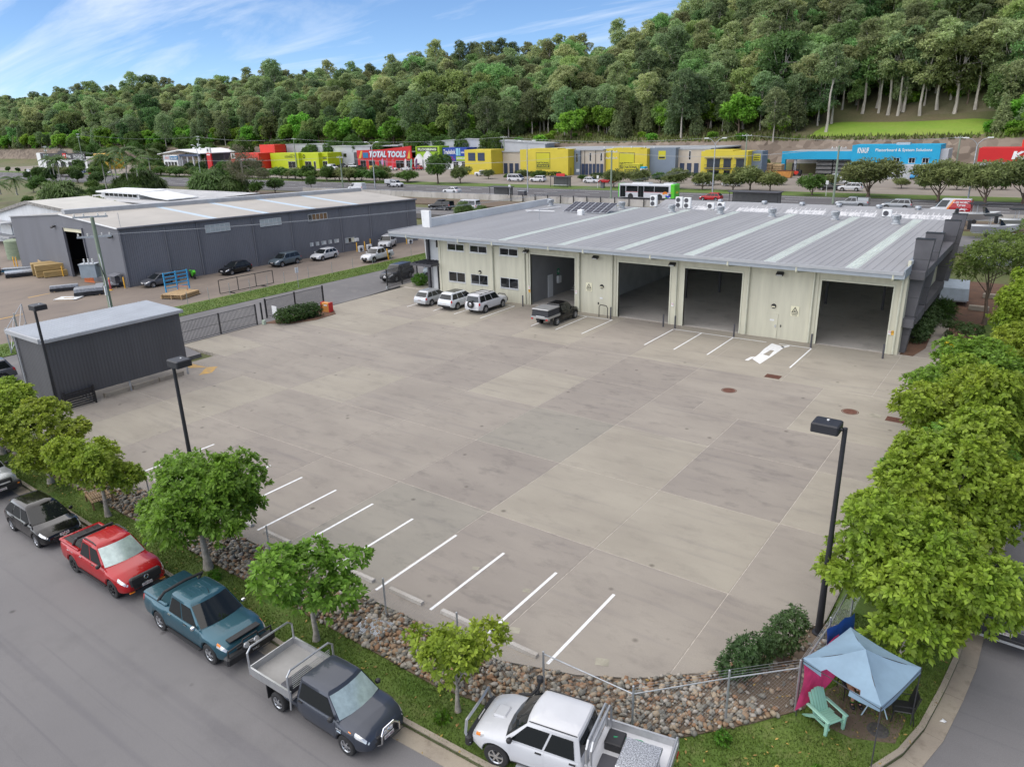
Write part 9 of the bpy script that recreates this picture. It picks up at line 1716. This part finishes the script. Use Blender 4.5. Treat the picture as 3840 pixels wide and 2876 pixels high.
bv = [(0.0,0,0.52),(0.0,0,0.70),(0.03,0,0.90),(0.08,0,1.06),(0.13,0,1.15),(0.17,0,1.25),(0.19,0,1.36)]; be = [(i,i+1) for i in range(6)]; brd_ = [(0.16,0.13),(0.15,0.11),(0.17,0.12),(0.15,0.10),0.055,(0.08,0.095),(0.065,0.075)]
for s in (-1, 1):
    o = len(bv); bv += [(0.08,s*0.19,1.03),(0.20,s*0.24,0.80),(0.42,s*0.12,0.70),(0.50,s*0.08,0.68),(0.06,s*0.10,0.50),(0.46,s*0.13,0.52),(0.50,s*0.12,0.28),(0.47,s*0.11,0.09),(0.60,s*0.13,0.04)]
    be += [(3,o),(o,o+1),(o+1,o+2),(o+2,o+3),(0,o+4),(o+4,o+5),(o+5,o+6),(o+6,o+7),(o+7,o+8)]; brd_ += [0.065,0.048,0.036,0.032,0.095,0.066,0.055,0.038,0.036]
skin('body', bv, be, brd_, M_skin)
tv = [(0.0,0,0.53),(0.0,0,0.70),(0.03,0,0.90),(0.08,0,1.07)]; te = [(0,1),(1,2),(2,3)]; trd = [(0.175,0.15),(0.165,0.13),(0.185,0.14),(0.16,0.115)]
for s in (-1, 1): o = len(tv); tv += [(0.08,s*0.19,1.04),(0.16,s*0.23,0.88)]; te += [(3,o),(o,o+1)]; trd += [0.082,0.072]
skin('shirt', tv, te, trd, M_navy)
sv = [(0.0,0,0.52),(0.0,0,0.60)]; se = [(0,1)]; srd = [(0.17,0.15),(0.165,0.14)]
for s in (-1, 1): o = len(sv); sv += [(0.08,s*0.10,0.50),(0.36,s*0.13,0.515)]; se += [(0,o),(o,o+1)]; srd += [0.112,0.098]
skin('shorts', sv, se, srd, M_tan)
for s in (-1, 1):
    MB().lathe([(0.045,0.08),(0.050,0.13),(0.052,0.17)],12,(0.475,s*0.11,0)).build('sock', M_blk, pe); MB().lathe([(0.053,0.165),(0.055,0.185)],12,(0.475,s*0.11,0)).build('sock_trim', PT['lime'], pe)
    MB().bev(0.41,0.68,s*0.12-0.05,s*0.12+0.05,0.002,0.09,0.03).build('shoe', M_blk, pe)
    for k in range(5): MB().tube([(0.49,s*(0.05+0.016*k),0.70),(0.545,s*(0.035+0.012*k),0.675),(0.565,s*(0.03+0.010*k),0.635-0.004*abs(k-2))],0.0088,6).build('finger', M_skin, pe) if k < 4 else MB().tube([(0.47,s*0.045,0.71),(0.51,s*0.015,0.70),(0.535,s*0.008,0.685)],0.010,6).build('thumb', M_skin, pe)
MB().lathe([(0.0,0.105),(0.06,0.09),(0.095,0.03),(0.098,-0.02),(0.08,-0.05)],14,(0.17,0,1.37)).build('hair', mat('dark_hair', (0.03,0.02,0.015), 0.7, var=0.3), pe, smooth=0.8); MB().lathe([(0.012,0),(0.02,0.01),(0,0.035)],6,(0.265,0,1.31)).build('nose', M_skin, pe)
for s in (-1, 1): MB().lathe([(0.0,-0.01),(0.012,0),(0,0.01)],6,(0.252,s*0.035,1.345)).build('eye', M_blk, pe); MB().lathe([(0,-0.03),(0.02,0),(0,0.03)],6,(0.18,s*0.085,1.33)).build('ear', M_skin, pe)
tag(MB().obox((5.27,-3.28,0.60),(0.07,0.14,0.01),(0.2,0.3,-0.8)).build('phone', M_blk), 'dark phone held in the hands of the seated person', 'phone')
# fallen leaves in the gutter and on the verge
g = np.random.default_rng(12); P = []
while len(P) < 900:
    x = g.uniform(-44, 7.5); y = g.uniform(-12.6, 1.0)
    if inpoly(x, y, VP): P.append((x, y, VERGE_Z+0.05))
    elif x < -1 and y < -11.4 and g.random() < 0.5: P.append((x, y, STREET_Z+0.03))
P = np.array(P); n = len(P); a = g.uniform(0, 6.28, n); s = g.uniform(0.03, 0.075, n); dx = np.stack([np.cos(a)*s, np.sin(a)*s, g.uniform(0, 0.02, n)], 1); dy = np.stack([-np.sin(a)*s*0.45, np.cos(a)*s*0.45, np.zeros(n)], 1)
tag(ob('fallen_leaves', np_mesh('fallen_leaves', np.stack([P-dx, P-dy, P+dx, P+dy], 1).reshape(-1, 3), np.arange(n*4).reshape(-1, 4)), mat('dry_leaf', (0.42,0.30,0.06), 0.8, var=0.0, c2=(0.22,0.12,0.05), scale=3, island=0.4), kind='stuff'), 'scattered yellow and brown fallen leaves along verge and gutter', 'leaves')
